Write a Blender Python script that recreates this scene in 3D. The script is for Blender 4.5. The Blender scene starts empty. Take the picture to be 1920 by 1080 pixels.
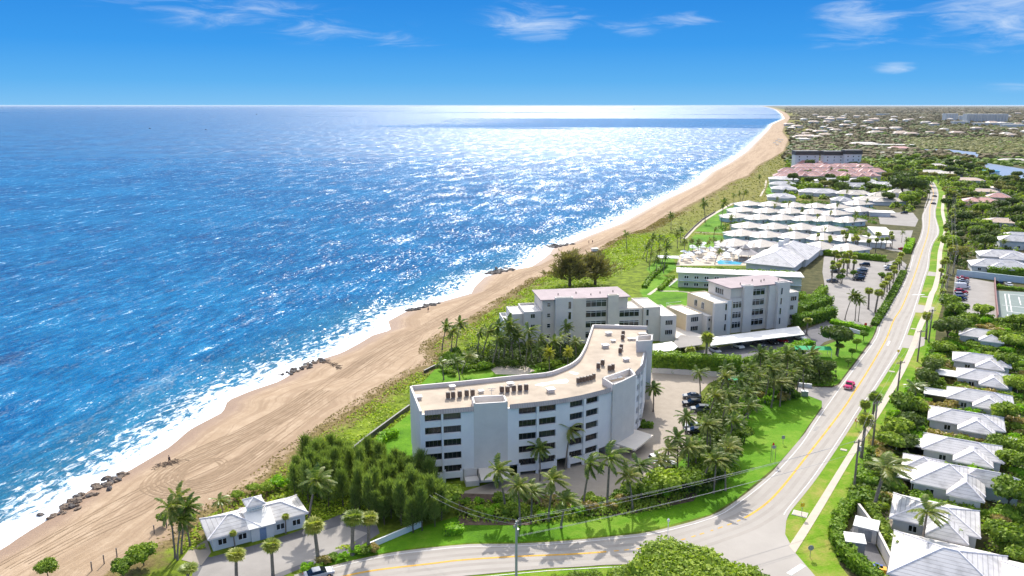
import bpy, math, random
import numpy as np
from mathutils import Vector, Matrix
from mathutils.geometry import tessellate_polygon
R = math.radians
scene = bpy.context.scene
col = scene.collection
# ------------------------------------------------------------------ camera (drone, 72 m up) and the pixel -> ground helper
CH, CF, CT = 72.0, 1480.0, R(13.05)
cam = bpy.data.objects.new('camera', bpy.data.cameras.new('camera'))
col.objects.link(cam)
cam.location = (0, 0, CH)
cam.rotation_euler = (R(90) - CT, 0, 0)
cam.data.sensor_width = 36
cam.data.lens = CF / 1920 * 36
cam.data.clip_start = 1
cam.data.clip_end = 200000
scene.camera = cam

def P(px, py, z=0.0):
    u = (px - 960) / CF
    v = (540 - py) / CF
    t = (z - CH) / (-math.sin(CT) + v * math.cos(CT))
    return (u * t, (math.cos(CT) + v * math.sin(CT)) * t)

def PP(l, z=0.0):
    return [P(x, y, z) for x, y in l]

def proj(x, y, z):
    d = y * math.cos(CT) - (z - CH) * math.sin(CT)
    w = y * math.sin(CT) + (z - CH) * math.cos(CT)
    return (960 + CF * x / d, 540 - CF * w / d)

def ztop(x, y, ty):
    lo, hi = 0.0, 70.0
    for _ in range(40):
        m = (lo + hi) / 2
        if proj(x, y, m)[1] > ty:
            lo = m
        else:
            hi = m
    return lo

# ------------------------------------------------------------------ materials
def mat(name):
    m = bpy.data.materials.new(name)
    m.use_nodes = True
    return m, m.node_tree.nodes, m.node_tree.links, m.node_tree.nodes['Principled BSDF']

def N(ns, t, **kw):
    n = ns.new(t)
    for k, v in kw.items():
        if k[0] == 'i' and k[1:].isdigit():
            n.inputs[int(k[1:])].default_value = v
        else:
            setattr(n, k, v)
    return n

def ramp(ns, stops, interp='LINEAR'):
    r = ns.new('ShaderNodeValToRGB')
    r.color_ramp.interpolation = interp
    e = r.color_ramp.elements
    while len(e) < len(stops):
        e.new(0.5)
    for q, (p, c) in zip(e, stops):
        q.position = p
        q.color = (*c, 1) if len(c) == 3 else c
    return r

def plain(name, c, rough=0.7, var=0.12, scale=0.6, spec=0.3, bump=0.0, metal=0.0, streak=None):
    """base colour with two scales of wear"""
    m, ns, lk, b = mat(name)
    tc = N(ns, 'ShaderNodeTexCoord')
    n1 = N(ns, 'ShaderNodeTexNoise')
    n1.inputs['Scale'].default_value = scale
    n1.inputs['Detail'].default_value = 6
    n1.inputs['Roughness'].default_value = 0.65
    if streak:
        mp = N(ns, 'ShaderNodeMapping')
        mp.inputs['Scale'].default_value = streak
        lk.new(tc.outputs['Object'], mp.inputs[0])
        lk.new(mp.outputs[0], n1.inputs['Vector'])
    else:
        lk.new(tc.outputs['Object'], n1.inputs['Vector'])
    lo = [max(0, x * (1 - var * 1.4)) for x in c]
    hi = [min(1, x * (1 + var)) for x in c]
    r = ramp(ns, [(0.3, lo), (0.55, c), (0.75, hi)])
    lk.new(n1.outputs['Fac'], r.inputs[0])
    lk.new(r.outputs[0], b.inputs['Base Color'])
    b.inputs['Roughness'].default_value = rough
    b.inputs['Specular IOR Level'].default_value = spec
    b.inputs['Metallic'].default_value = metal
    if bump:
        bp = N(ns, 'ShaderNodeBump')
        bp.inputs['Strength'].default_value = bump
        n2 = N(ns, 'ShaderNodeTexNoise')
        n2.inputs['Scale'].default_value = 9
        lk.new(tc.outputs['Object'], n2.inputs['Vector'])
        lk.new(n2.outputs['Fac'], bp.inputs['Height'])
        lk.new(bp.outputs[0], b.inputs['Normal'])
    return m

def leafmat(name, cols, trans=0.4, rough=0.45, spec=0.35, hue=0.0):
    m, ns, lk, b = mat(name)
    g = N(ns, 'ShaderNodeNewGeometry')
    oi = N(ns, 'ShaderNodeObjectInfo')
    tc = N(ns, 'ShaderNodeTexCoord')
    nz = N(ns, 'ShaderNodeTexNoise')
    nz.inputs['Scale'].default_value = 0.55
    nz.inputs['Detail'].default_value = 3
    lk.new(tc.outputs['Object'], nz.inputs['Vector'])
    a1 = N(ns, 'ShaderNodeMath', operation='MULTIPLY_ADD', i1=0.5, i2=-0.12)
    lk.new(g.outputs['Random Per Island'], a1.inputs[0])
    a2 = N(ns, 'ShaderNodeMath', operation='MULTIPLY_ADD', i1=0.7)
    lk.new(nz.outputs['Fac'], a2.inputs[0])
    lk.new(a1.outputs[0], a2.inputs[2])
    a3 = N(ns, 'ShaderNodeMath', operation='MULTIPLY_ADD', i1=0.36)
    lk.new(oi.outputs['Random'], a3.inputs[0])
    lk.new(a2.outputs[0], a3.inputs[2])
    k = len(cols)
    r = ramp(ns, [(0.1 + 0.85 * i / (k - 1), c) for i, c in enumerate(cols)])
    lk.new(a3.outputs[0], r.inputs[0])
    lk.new(r.outputs[0], b.inputs['Base Color'])
    b.inputs['Roughness'].default_value = rough
    b.inputs['Specular IOR Level'].default_value = spec
    tr = N(ns, 'ShaderNodeBsdfTranslucent')
    br = N(ns, 'ShaderNodeMixRGB', blend_type='MULTIPLY')
    br.inputs[0].default_value = 1
    br.inputs[2].default_value = (1.25, 1.35, 0.55, 1)
    lk.new(r.outputs[0], br.inputs[1])
    lk.new(br.outputs[0], tr.inputs['Color'])
    mx = N(ns, 'ShaderNodeMixShader')
    mx.inputs[0].default_value = trans
    lk.new(b.outputs[0], mx.inputs[1])
    lk.new(tr.outputs[0], mx.inputs[2])
    lk.new(mx.outputs[0], ns['Material Output'].inputs['Surface'])
    return m

def grassmat(name, c1, c2, c3, sc=0.25):
    m, ns, lk, b = mat(name)
    tc = N(ns, 'ShaderNodeTexCoord')
    n1 = N(ns, 'ShaderNodeTexNoise')
    n1.inputs['Scale'].default_value = sc
    n1.inputs['Detail'].default_value = 9
    n1.inputs['Roughness'].default_value = 0.7
    lk.new(tc.outputs['Object'], n1.inputs['Vector'])
    n2 = N(ns, 'ShaderNodeTexNoise')
    n2.inputs['Scale'].default_value = 0.045
    n2.inputs['Detail'].default_value = 4
    lk.new(tc.outputs['Object'], n2.inputs['Vector'])
    ad = N(ns, 'ShaderNodeMath', operation='MULTIPLY_ADD', i1=0.5)
    lk.new(n2.outputs['Fac'], ad.inputs[0])
    h = N(ns, 'ShaderNodeMath', operation='MULTIPLY', i1=0.5)
    lk.new(n1.outputs['Fac'], h.inputs[0])
    lk.new(h.outputs[0], ad.inputs[2])
    r = ramp(ns, [(0.36, c1), (0.5, c2), (0.64, c3)])
    lk.new(ad.outputs[0], r.inputs[0])
    lk.new(r.outputs[0], b.inputs['Base Color'])
    b.inputs['Roughness'].default_value = 0.9
    b.inputs['Specular IOR Level'].default_value = 0.1
    bp = N(ns, 'ShaderNodeBump')
    bp.inputs['Strength'].default_value = 0.6
    bp.inputs['Distance'].default_value = 0.3
    n3 = N(ns, 'ShaderNodeTexNoise')
    n3.inputs['Scale'].default_value = 2.5
    n3.inputs['Detail'].default_value = 5
    lk.new(tc.outputs['Object'], n3.inputs['Vector'])
    lk.new(n3.outputs['Fac'], bp.inputs['Height'])
    lk.new(bp.outputs[0], b.inputs['Normal'])
    return m

def glassmat(name, c=(0.015, 0.02, 0.022)):
    m, ns, lk, b = mat(name)
    oi = N(ns, 'ShaderNodeObjectInfo')
    r = ramp(ns, [(0.0, [x * 0.5 for x in c]), (0.6, c), (0.85, [x * 2.2 for x in c]), (1.0, (0.09, 0.085, 0.07))])
    lk.new(oi.outputs['Random'], r.inputs[0])
    lk.new(r.outputs[0], b.inputs['Base Color'])
    b.inputs['Roughness'].default_value = 0.08
    b.inputs['Specular IOR Level'].default_value = 0.5
    return m

def ribbed(name, c, axis_scale=2.2, depth=0.6, var=0.08):
    """white concrete tile roof: parallel ridges from UV.y"""
    m, ns, lk, b = mat(name)
    uv = N(ns, 'ShaderNodeUVMap')
    sp = N(ns, 'ShaderNodeSeparateXYZ')
    lk.new(uv.outputs[0], sp.inputs[0])
    w = N(ns, 'ShaderNodeMath', operation='MULTIPLY', i1=axis_scale)
    lk.new(sp.outputs['Y'], w.inputs[0])
    fr = N(ns, 'ShaderNodeMath', operation='FRACT')
    lk.new(w.outputs[0], fr.inputs[0])
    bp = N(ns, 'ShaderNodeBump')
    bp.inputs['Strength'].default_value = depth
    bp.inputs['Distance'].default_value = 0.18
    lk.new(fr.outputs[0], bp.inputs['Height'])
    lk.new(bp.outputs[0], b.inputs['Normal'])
    tc = N(ns, 'ShaderNodeTexCoord')
    n1 = N(ns, 'ShaderNodeTexNoise')
    n1.inputs['Scale'].default_value = 0.5
    n1.inputs['Detail'].default_value = 7
    lk.new(tc.outputs['Object'], n1.inputs['Vector'])
    r = ramp(ns, [(0.3, [x * (1 - 2.2 * var) for x in c]), (0.5, c), (0.8, [min(1, x * (1 + var)) for x in c])])
    lk.new(n1.outputs['Fac'], r.inputs[0])
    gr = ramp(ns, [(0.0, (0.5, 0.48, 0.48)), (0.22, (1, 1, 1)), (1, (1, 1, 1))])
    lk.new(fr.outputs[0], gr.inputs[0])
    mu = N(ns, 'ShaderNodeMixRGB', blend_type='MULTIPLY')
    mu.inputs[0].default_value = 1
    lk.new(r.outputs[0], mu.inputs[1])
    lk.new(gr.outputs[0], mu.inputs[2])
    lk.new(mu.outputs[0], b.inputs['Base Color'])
    b.inputs['Roughness'].default_value = 0.55
    return m

M = {}
M['white'] = plain('white_stucco', (0.72, 0.71, 0.68), 0.8, 0.06, 0.4)
M['warm'] = plain('warm_stucco', (0.69, 0.62, 0.53), 0.85, 0.07, 0.35)
M['grey'] = plain('grey_stucco', (0.69, 0.64, 0.58), 0.85, 0.05, 0.5)
M['facade'] = plain('facade_white', (0.83, 0.80, 0.76), 0.8, 0.04, 0.3)
M['roofflat'] = plain('flat_roof', (0.455, 0.37, 0.28), 0.85, 0.2, 0.16)
M['roofwhite'] = plain('flat_roof_white', (0.78, 0.75, 0.69), 0.8, 0.1, 0.3)
M['coating'] = plain('white_coating', (0.85, 0.85, 0.84), 0.6, 0.03, 0.5)
M['mauve'] = plain('mauve_roof', (0.36, 0.29, 0.29), 0.8, 0.12, 0.25)
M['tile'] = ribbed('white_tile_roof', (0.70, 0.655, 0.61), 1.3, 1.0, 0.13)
M['tilewarm'] = ribbed('cream_tile_roof', (0.54, 0.475, 0.39), 1.2, 0.4)
M['tilepink'] = ribbed('pink_tile_roof', (0.52, 0.24, 0.20), 1.2, 0.4)
M['tilebrown'] = ribbed('tan_tile_roof', (0.50, 0.36, 0.26), 1.2, 0.4)
M['ridge'] = plain('ridge_cap', (0.80, 0.75, 0.74), 0.6, 0.03)
M['mansard'] = ribbed('grey_mansard_tile', (0.40, 0.35, 0.31), 2.0, 0.9)
M['palegreen'] = plain('pale_green_wall', (0.60, 0.62, 0.50), 0.85, 0.05, 0.4)
M['paleblue'] = plain('pale_blue_wall', (0.55, 0.66, 0.68), 0.85, 0.05, 0.4)
M['yellowwall'] = plain('yellow_stucco', (0.66, 0.54, 0.36), 0.85, 0.06, 0.4)
M['trim'] = plain('white_trim', (0.80, 0.80, 0.78), 0.5, 0.03)
M['glass'] = glassmat('dark_glass')
M['metal'] = plain('dark_metal', (0.07, 0.065, 0.06), 0.5, 0.2, 2, 0.5)
M['rust'] = plain('rusty_casing', (0.17, 0.12, 0.09), 0.6, 0.3, 2)
M['alu'] = plain('grey_metal', (0.35, 0.36, 0.37), 0.45, 0.1, 2, 0.5, 0, 0.4)
M['road'] = plain('sun_bleached_asphalt', (0.385, 0.35, 0.31), 0.9, 0.07, 0.12, 0.15, 0.15)
M['roadwear'] = plain('worn_wheel_path', (0.345, 0.31, 0.272), 0.85, 0.1, 0.15, 0.2)
M['roadpatch'] = plain('patched_asphalt', (0.33, 0.31, 0.285), 0.9, 0.1, 0.3, 0.15)
M['asphalt'] = plain('parking_asphalt', (0.31, 0.285, 0.26), 0.9, 0.12, 0.15, 0.15, 0.15)
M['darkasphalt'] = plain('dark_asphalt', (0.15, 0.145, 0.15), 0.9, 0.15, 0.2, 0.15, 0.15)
M['paver'] = plain('beige_pavers', (0.37, 0.315, 0.255), 0.9, 0.08, 0.5, 0.15, 0.2)
M['walk'] = plain('pale_concrete', (0.52, 0.45, 0.36), 0.9, 0.07, 0.5, 0.15)
M['kerb'] = plain('kerb_concrete', (0.55, 0.52, 0.48), 0.9, 0.08)
M['yellow'] = plain('yellow_line_paint', (0.66, 0.36, 0.05), 0.8, 0.25, 0.6)
M['whitep'] = plain('white_line_paint', (0.72, 0.70, 0.68), 0.8, 0.15, 0.6)
M['wood'] = plain('weathered_pole', (0.24, 0.20, 0.17), 0.9, 0.2, 3)
M['concretepole'] = plain('concrete_pole', (0.42, 0.40, 0.37), 0.9, 0.1, 2)
M['trunk'] = plain('palm_trunk', (0.25, 0.21, 0.17), 0.9, 0.3, 3, 0.2, 0.4)
M['bark'] = plain('tree_bark', (0.13, 0.10, 0.075), 0.9, 0.3, 3, 0.2, 0.4)
M['black'] = plain('tyre_rubber', (0.02, 0.02, 0.02), 0.8)
M['wire'] = plain('power_wire', (0.30, 0.30, 0.31), 0.6)
M['rock'] = plain('dark_rock', (0.075, 0.062, 0.055), 0.7, 0.4, 1.5, 0.4, 0.8)
M['rockdry'] = plain('brown_rock', (0.20, 0.15, 0.11), 0.85, 0.35, 1.2, 0.3, 0.8)
M['red'] = plain('sign_red', (0.62, 0.04, 0.02), 0.5)
M['sunyellow'] = plain('sign_yellow', (0.80, 0.55, 0.03), 0.5)
M['signback'] = plain('sign_back', (0.30, 0.31, 0.33), 0.5)
M['greencanvas'] = plain('green_canvas', (0.03, 0.38, 0.14), 0.7, 0.1)
M['greencourt'] = plain('court_surface', (0.20, 0.24, 0.22), 0.9, 0.08, 0.3)
M['blue'] = plain('blue_door', (0.22, 0.30, 0.44), 0.5)
M['bluebin'] = plain('blue_bin_plastic', (0.06, 0.10, 0.33), 0.5)
M['orangebin'] = plain('orange_bin_plastic', (0.75, 0.38, 0.02), 0.5)
M['mulch'] = plain('dark_mulch', (0.12, 0.085, 0.06), 0.95, 0.4, 0.8)
M['pool'] = plain('pool_water', (0.10, 0.45, 0.60), 0.1, 0.1, 0.5)
M['slab'] = plain('umbrella_canvas', (0.80, 0.80, 0.80), 0.8, 0.03)
M['skin'] = plain('skin', (0.42, 0.25, 0.17), 0.6, 0.05)
M['cloth'] = plain('dark_cloth', (0.03, 0.03, 0.045), 0.9, 0.1)
M['hair'] = plain('dark_hair', (0.03, 0.02, 0.015), 0.7, 0.1)
M['lawn'] = grassmat('lawn_grass', (0.05, 0.135, 0.006), (0.10, 0.235, 0.009), (0.19, 0.30, 0.03))
M['verge'] = grassmat('verge_grass', (0.075, 0.175, 0.006), (0.14, 0.255, 0.012), (0.33, 0.28, 0.075))
M['garden'] = grassmat('garden_ground', (0.04, 0.06, 0.015), (0.06, 0.10, 0.015), (0.11, 0.13, 0.04))
M['leaf_palm'] = leafmat('palm_leaf', [(0.044, 0.069, 0.018), (0.094, 0.158, 0.023), (0.189, 0.252, 0.037), (0.378, 0.353, 0.114)], 0.42, 0.38, 0.5)
M['leaf_date'] = leafmat('date_palm_leaf', [(0.21, 0.228, 0.035), (0.438, 0.42, 0.052), (0.55, 0.525, 0.14)], 0.4)
M['leaf_sabal'] = leafmat('sabal_leaf', [(0.105, 0.149, 0.035), (0.228, 0.298, 0.052), (0.438, 0.42, 0.105)], 0.4)
M['leaf_casu'] = leafmat('casuarina_leaf', [(0.07, 0.11, 0.03), (0.145, 0.21, 0.05), (0.26, 0.33, 0.09)], 0.4, 0.6, 0.2)
M['leaf_casub'] = leafmat('casuarina_brown_leaf', [(0.13, 0.115, 0.05), (0.21, 0.185, 0.075), (0.28, 0.245, 0.09)], 0.35, 0.6, 0.2)
M['leaf_tree'] = leafmat('broad_leaf', [(0.052, 0.088, 0.018), (0.114, 0.184, 0.026), (0.219, 0.315, 0.035), (0.385, 0.473, 0.061)], 0.33, 0.6, 0.16)
M['leaf_dark'] = leafmat('dark_broad_leaf', [(0.038, 0.063, 0.021), (0.079, 0.123, 0.028), (0.149, 0.201, 0.044)], 0.3, 0.6, 0.16)
M['leaf_bright'] = leafmat('bright_leaf', [(0.096, 0.228, 0.018), (0.193, 0.385, 0.021), (0.35, 0.55, 0.044)], 0.4, 0.6, 0.16)
M['leaf_olive'] = leafmat('olive_leaf', [(0.105, 0.114, 0.035), (0.21, 0.219, 0.052), (0.35, 0.306, 0.088)], 0.3, 0.6, 0.16)
M['leaf_hedge'] = leafmat('hedge_leaf', [(0.061, 0.114, 0.018), (0.131, 0.236, 0.025), (0.263, 0.385, 0.038)], 0.3, 0.6, 0.16)
M['leaf_red'] = leafmat('bronze_leaf', [(0.123, 0.105, 0.035), (0.28, 0.245, 0.061), (0.455, 0.333, 0.105)], 0.3)
M['leaf_far'] = leafmat('far_canopy', [(0.11, 0.092, 0.042), (0.16, 0.132, 0.06), (0.22, 0.175, 0.088)], 0.2, 0.7, 0.1)
M['leaf_dune'] = leafmat('dune_leaf', [(0.079, 0.131, 0.018), (0.21, 0.298, 0.021), (0.367, 0.49, 0.035), (0.55, 0.55, 0.07)], 0.35, 0.6, 0.16)
M['leaf_dunebrown'] = leafmat('dune_brown_leaf', [(0.14, 0.114, 0.044), (0.263, 0.201, 0.079), (0.35, 0.298, 0.088)], 0.25, 0.7, 0.1)
CARC = {'black': (0.012, 0.012, 0.014), 'white': (0.75, 0.75, 0.75), 'silver': (0.38, 0.39, 0.41), 'grey': (0.11, 0.12, 0.13), 'red': (0.42, 0.02, 0.03), 'blue': (0.04, 0.10, 0.24), 'pink': (0.66, 0.045, 0.17), 'navy': (0.02, 0.03, 0.07)}
for k, c in CARC.items():
    M['car_' + k] = plain('car_paint_' + k, c, 0.25, 0.03, 1, 0.6)
M['lamp'] = plain('headlight_lens', (0.75, 0.76, 0.78), 0.15, 0.02, 1, 0.6)
M['chrome'] = plain('chrome', (0.6, 0.6, 0.6), 0.2, 0.02, 1, 0.5, 0, 0.9)

# ------------------------------------------------------------------ mesh builder
class MB:
    def __init__(s):
        s.v = []; s.f = []; s.m = []; s.uv = {}
    def add(s, vs, fs, mi=0):
        o = len(s.v)
        s.v += [tuple(x) for x in vs]
        for f in fs:
            s.f.append(tuple(o + i for i in f)); s.m.append(mi)
    def box(s, x0, y0, z0, x1, y1, z1, mi=0, top=None):
        v = [(x0, y0, z0), (x1, y0, z0), (x1, y1, z0), (x0, y1, z0), (x0, y0, z1), (x1, y0, z1), (x1, y1, z1), (x0, y1, z1)]
        s.add(v, [(0, 3, 2, 1), (0, 1, 5, 4), (1, 2, 6, 5), (2, 3, 7, 6), (3, 0, 4, 7)], mi)
        s.add(v[4:], [(0, 1, 2, 3)], mi if top is None else top)
    def beam(s, a, b, w, z0, z1, mi=0, side=0.0):
        """upright slab from a to b (2D), thickness w to the left of a->b shifted by side"""
        dx, dy = b[0] - a[0], b[1] - a[1]
        l = math.hypot(dx, dy) or 1
        nx, ny = -dy / l, dx / l
        q = [(a[0] + nx * side, a[1] + ny * side), (b[0] + nx * side, b[1] + ny * side), (b[0] + nx * (side + w), b[1] + ny * (side + w)), (a[0] + nx * (side + w), a[1] + ny * (side + w))]
        s.prism(q, z0, z1, mi)
    def prism(s, poly, z0, z1, mi=0, top=None, cap=True):
        n = len(poly)
        ar = sum(poly[i][0] * poly[(i + 1) % n][1] - poly[(i + 1) % n][0] * poly[i][1] for i in range(n))
        if ar < 0:
            poly = poly[::-1]
        v = [(x, y, z0) for x, y in poly] + [(x, y, z1) for x, y in poly]
        s.add(v, [(i, (i + 1) % n, n + (i + 1) % n, n + i) for i in range(n)], mi)
        if cap:
            tr = tessellate_polygon([[Vector((x, y, 0)) for x, y in poly]])
            tv = v[n:]
            fs = []
            for a, b, c in tr:
                p, q, r = poly[a], poly[b], poly[c]
                if (q[0] - p[0]) * (r[1] - p[1]) - (q[1] - p[1]) * (r[0] - p[0]) < 0:
                    a, c = c, a
                fs.append((a, b, c))
            s.add(tv, fs, mi if top is None else top)
    def tube(s, pts, rad, n=6, mi=0, cap=True):
        pts = [Vector(p) for p in pts]
        if not hasattr(rad, '__len__'):
            rad = [rad] * len(pts)
        o = len(s.v)
        for i, p in enumerate(pts):
            d = (pts[min(i + 1, len(pts) - 1)] - pts[max(i - 1, 0)]).normalized()
            a = d.orthogonal().normalized() if abs(d.z) < 0.95 else Vector((1, 0, 0))
            a = (a - d * a.dot(d)).normalized()
            b = d.cross(a)
            for k in range(n):
                t = 2 * math.pi * k / n
                s.v.append(tuple(p + (a * math.cos(t) + b * math.sin(t)) * rad[i]))
        for i in range(len(pts) - 1):
            for k in range(n):
                s.f.append((o + i * n + k, o + i * n + (k + 1) % n, o + (i + 1) * n + (k + 1) % n, o + (i + 1) * n + k)); s.m.append(mi)
        if cap:
            s.f.append(tuple(o + (len(pts) - 1) * n + k for k in range(n))); s.m.append(mi)
    def quv(s, vs, uvs, mi=0):
        o = len(s.v)
        s.v += [tuple(x) for x in vs]
        s.uv[len(s.f)] = uvs
        s.f.append(tuple(range(o, o + len(vs)))); s.m.append(mi)
    def hip(s, x0, y0, x1, y1, z, h, over=0.6, mi=0, gable=False):
        """hip roof on a rectangle, ridge along the longer side; ridge runs parallel to eaves (tile courses)"""
        x0 -= over; y0 -= over; x1 += over; y1 += over
        lx, ly = x1 - x0, y1 - y0
        if lx >= ly:
            c = (y0 + y1) / 2; i = 0.02 if gable else ly / 2
            a, b = (x0 + i, c, z + h), (x1 - i, c, z + h)
        else:
            c = (x0 + x1) / 2; i = 0.02 if gable else lx / 2
            a, b = (c, y0 + i, z + h), (c, y1 - i, z + h)
        A, B, C, D = (x0, y0, z), (x1, y0, z), (x1, y1, z), (x0, y1, z)
        def face(*ps):
            p0, p1 = Vector(ps[0]), Vector(ps[1])
            e = (p1 - p0).normalized()
            nn = e.cross(Vector(ps[2]) - p0).normalized()
            g = nn.cross(e)
            s.quv(ps, [((Vector(p) - p0).dot(e), (Vector(p) - p0).dot(g)) for p in ps], mi)
        if lx >= ly:
            face(A, B, b, a); face(C, D, a, b); face(B, C, b); face(D, A, a)
            rd = [(a, b), (A, a), (D, a), (B, b), (C, b)]
        else:
            face(A, B, a); face(B, C, b, a); face(C, D, b); face(D, A, a, b)
            rd = [(a, b), (A, a), (B, a), (C, b), (D, b)]
        # fascia + soffit
        t = 0.22
        s.add([A, B, C, D] + [(x, y, q - t) for x, y, q in (A, B, C, D)], [(0, 4, 5, 1), (1, 5, 6, 2), (2, 6, 7, 3), (3, 7, 4, 0), (4, 7, 6, 5)], mi + 1)
        for p, q in rd:
            s.tube([(p[0], p[1], p[2] + 0.03), (q[0], q[1], q[2] + 0.03)], 0.13, 5, mi + 1)
    def build(s, name, mats, parent=None, loc=None, smooth=False, link=True):
        me = bpy.data.meshes.new(name)
        me.from_pydata(s.v, [], s.f)
        if not isinstance(mats, (list, tuple)):
            mats = [mats]
        for m in mats:
            me.materials.append(M[m] if isinstance(m, str) else m)
        me.polygons.foreach_set('material_index', s.m)
        if s.uv:
            u = me.uv_layers.new(name='UVMap').data
            for fi, uvs in s.uv.items():
                st = me.polygons[fi].loop_start
                for k, q in enumerate(uvs):
                    u[st + k].uv = q
        if smooth:
            me.polygons.foreach_set('use_smooth', [True] * len(me.polygons))
        me.update()
        o = bpy.data.objects.new(name, me)
        if link:
            col.objects.link(o)
        if parent is not None:
            o.parent = parent
        if loc is not None:
            o.location = loc
        return o

def quadmesh(name, centers, ax, ay, m, parent=None, loc=None, extra=None, link=True):
    """many loose leaf quads (numpy); extra = MB whose faces come along"""
    n = len(centers)
    v = np.empty((n, 4, 3), np.float32)
    v[:, 0] = centers - ax - ay; v[:, 1] = centers + ax - ay * 0.6; v[:, 2] = centers + ax * 0.5 + ay; v[:, 3] = centers - ax * 0.7 + ay * 0.8
    return rawquads(name, v, m, parent, loc, extra, link)

def rawquads(name, v, m, parent=None, loc=None, extra=None, link=True):
    n = len(v)
    vs = v.reshape(-1, 3).astype(np.float32)
    lv = np.arange(n * 4, dtype=np.int32)
    ls = np.arange(0, n * 4, 4, dtype=np.int32)
    lt = np.full(n, 4, np.int32)
    if extra is not None and extra.f:
        ev = np.array(extra.v, np.float32)
        o = len(vs)
        vs = np.vstack([vs, ev])
        el = np.array([i + o for f in extra.f for i in f], np.int32)
        en = np.array([len(f) for f in extra.f], np.int32)
        es = len(lv) + np.concatenate([[0], np.cumsum(en)[:-1]]).astype(np.int32)
        lv = np.concatenate([lv, el]); ls = np.concatenate([ls, es]); lt = np.concatenate([lt, en])
    me = bpy.data.meshes.new(name)
    me.vertices.add(len(vs)); me.vertices.foreach_set('co', vs.ravel())
    me.loops.add(len(lv)); me.loops.foreach_set('vertex_index', lv)
    me.polygons.add(len(ls)); me.polygons.foreach_set('loop_start', ls); me.polygons.foreach_set('loop_total', lt)
    me.materials.append(M[m] if isinstance(m, str) else m)
    me.update(calc_edges=True)
    me.validate()
    o = bpy.data.objects.new(name, me)
    if link:
        col.objects.link(o)
    if parent is not None:
        o.parent = parent
    if loc is not None:
        o.location = loc
    return o

def unit(a):
    return a / np.maximum(np.linalg.norm(a, axis=-1, keepdims=True), 1e-6)

def leaf_axes(rng, n, nrm, size, asp=0.7):
    t = unit(np.cross(nrm, rng.normal(size=(n, 3))))
    b = np.cross(nrm, t)
    s = size * rng.uniform(0.6, 1.3, (n, 1))
    return t * s, b * s * asp

# ------------------------------------------------------------------ object bookkeeping
AUTO = []      # (object, description, (x, y)) that still need a label
LAND = []      # (phrase, x, y)
def landmark(phrase, x, y):
    LAND.append((phrase, x, y))

def tag(o, label, cat, group=None):
    o['category'] = cat
    if label:
        o['label'] = label
    if group:
        o['group'] = group
    return o

def empty(name, x, y, z=0.0, rz=0.0, label=None, cat=None, group=None):
    o = bpy.data.objects.new(name, None)
    o.empty_display_size = 0.5
    col.objects.link(o)
    o.location = (x, y, z)
    o.rotation_euler = (0, 0, rz)
    if cat:
        tag(o, label, cat, group)
    return o

def struct(o, kind='structure'):
    o['kind'] = kind
    return o

def dup(root, x, y, z=0.0, rz=0.0, sc=1.0):
    r = root.copy()
    col.objects.link(r)
    r.location = (x, y, z); r.rotation_euler = (0, 0, rz)
    r.scale = (sc, sc, sc) if not hasattr(sc, '__len__') else sc
    for k in ('label', 'group'):
        if k in r:
            del r[k]
    for ch in KIDS.get(root.name, ()):
        c = ch.copy()
        col.objects.link(c)
        c.parent = r
        for g in KIDS.get(ch.name, ()):
            d = g.copy()
            col.objects.link(d)
            d.parent = c
    return r
KIDS = {}
def kit(root):
    """remember a finished thing's parts so that it can be copied"""
    for o in bpy.data.objects:
        if o.parent is not None:
            KIDS.setdefault(o.parent.name, [])
            if o not in KIDS[o.parent.name]:
                KIDS[o.parent.name].append(o)
    return root
USED = set()
def first_or_dup(root, *a, **k):
    if root.name not in USED:
        USED.add(root.name)
        x, y = a[0], a[1]
        root.location = (x, y, k.get('z', 0.0)); root.rotation_euler = (0, 0, k.get('rz', 0.0))
        s = k.get('sc', 1.0)
        root.scale = (s, s, s) if not hasattr(s, '__len__') else s
        return root
    return dup(root, *a, **k)

def inpoly(x, y, poly):
    c = False
    j = len(poly) - 1
    for i in range(len(poly)):
        xi, yi = poly[i]; xj, yj = poly[j]
        if (yi > y) != (yj > y) and x < (xj - xi) * (y - yi) / (yj - yi) + xi:
            c = not c
        j = i
    return c
BLOCK = []     # footprints (polygons) that vegetation keeps clear of
def block(poly):
    xs = [p[0] for p in poly]; ys = [p[1] for p in poly]
    BLOCK.append((min(xs), min(ys), max(xs), max(ys), poly))
def blocked(x, y, r=0.0):
    for x0, y0, x1, y1, poly in BLOCK:
        if x0 - r < x < x1 + r and y0 - r < y < y1 + r:
            if inpoly(x, y, poly):
                return True
            if r:
                for k in range(8):
                    if inpoly(x + r * math.cos(k * .785), y + r * math.sin(k * .785), poly):
                        return True
    return False

def sheet(name, pts, z, m, kind='structure'):
    b = MB()
    tr = tessellate_polygon([[Vector((x, y, 0)) for x, y in pts]])
    fs = []
    for a, q, c in tr:
        p0, p1, p2 = pts[a], pts[q], pts[c]
        if (p1[0] - p0[0]) * (p2[1] - p0[1]) - (p1[1] - p0[1]) * (p2[0] - p0[0]) < 0:
            a, c = c, a
        fs.append((a, q, c))
    b.add([(x, y, z) for x, y in pts], fs)
    return struct(b.build(name, m), kind)

def smoothline(pts, n=4):
    out = []
    for i in range(len(pts) - 1):
        p0 = pts[max(i - 1, 0)]; p1 = pts[i]; p2 = pts[i + 1]; p3 = pts[min(i + 2, len(pts) - 1)]
        for k in range(n):
            t = k / n
            out.append(tuple(0.5 * (2 * p1[d] + (p2[d] - p0[d]) * t + (2 * p0[d] - 5 * p1[d] + 4 * p2[d] - p3[d]) * t * t + (3 * p1[d] - p0[d] - 3 * p2[d] + p3[d]) * t ** 3) for d in (0, 1)))
    out.append(pts[-1])
    return out

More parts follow.
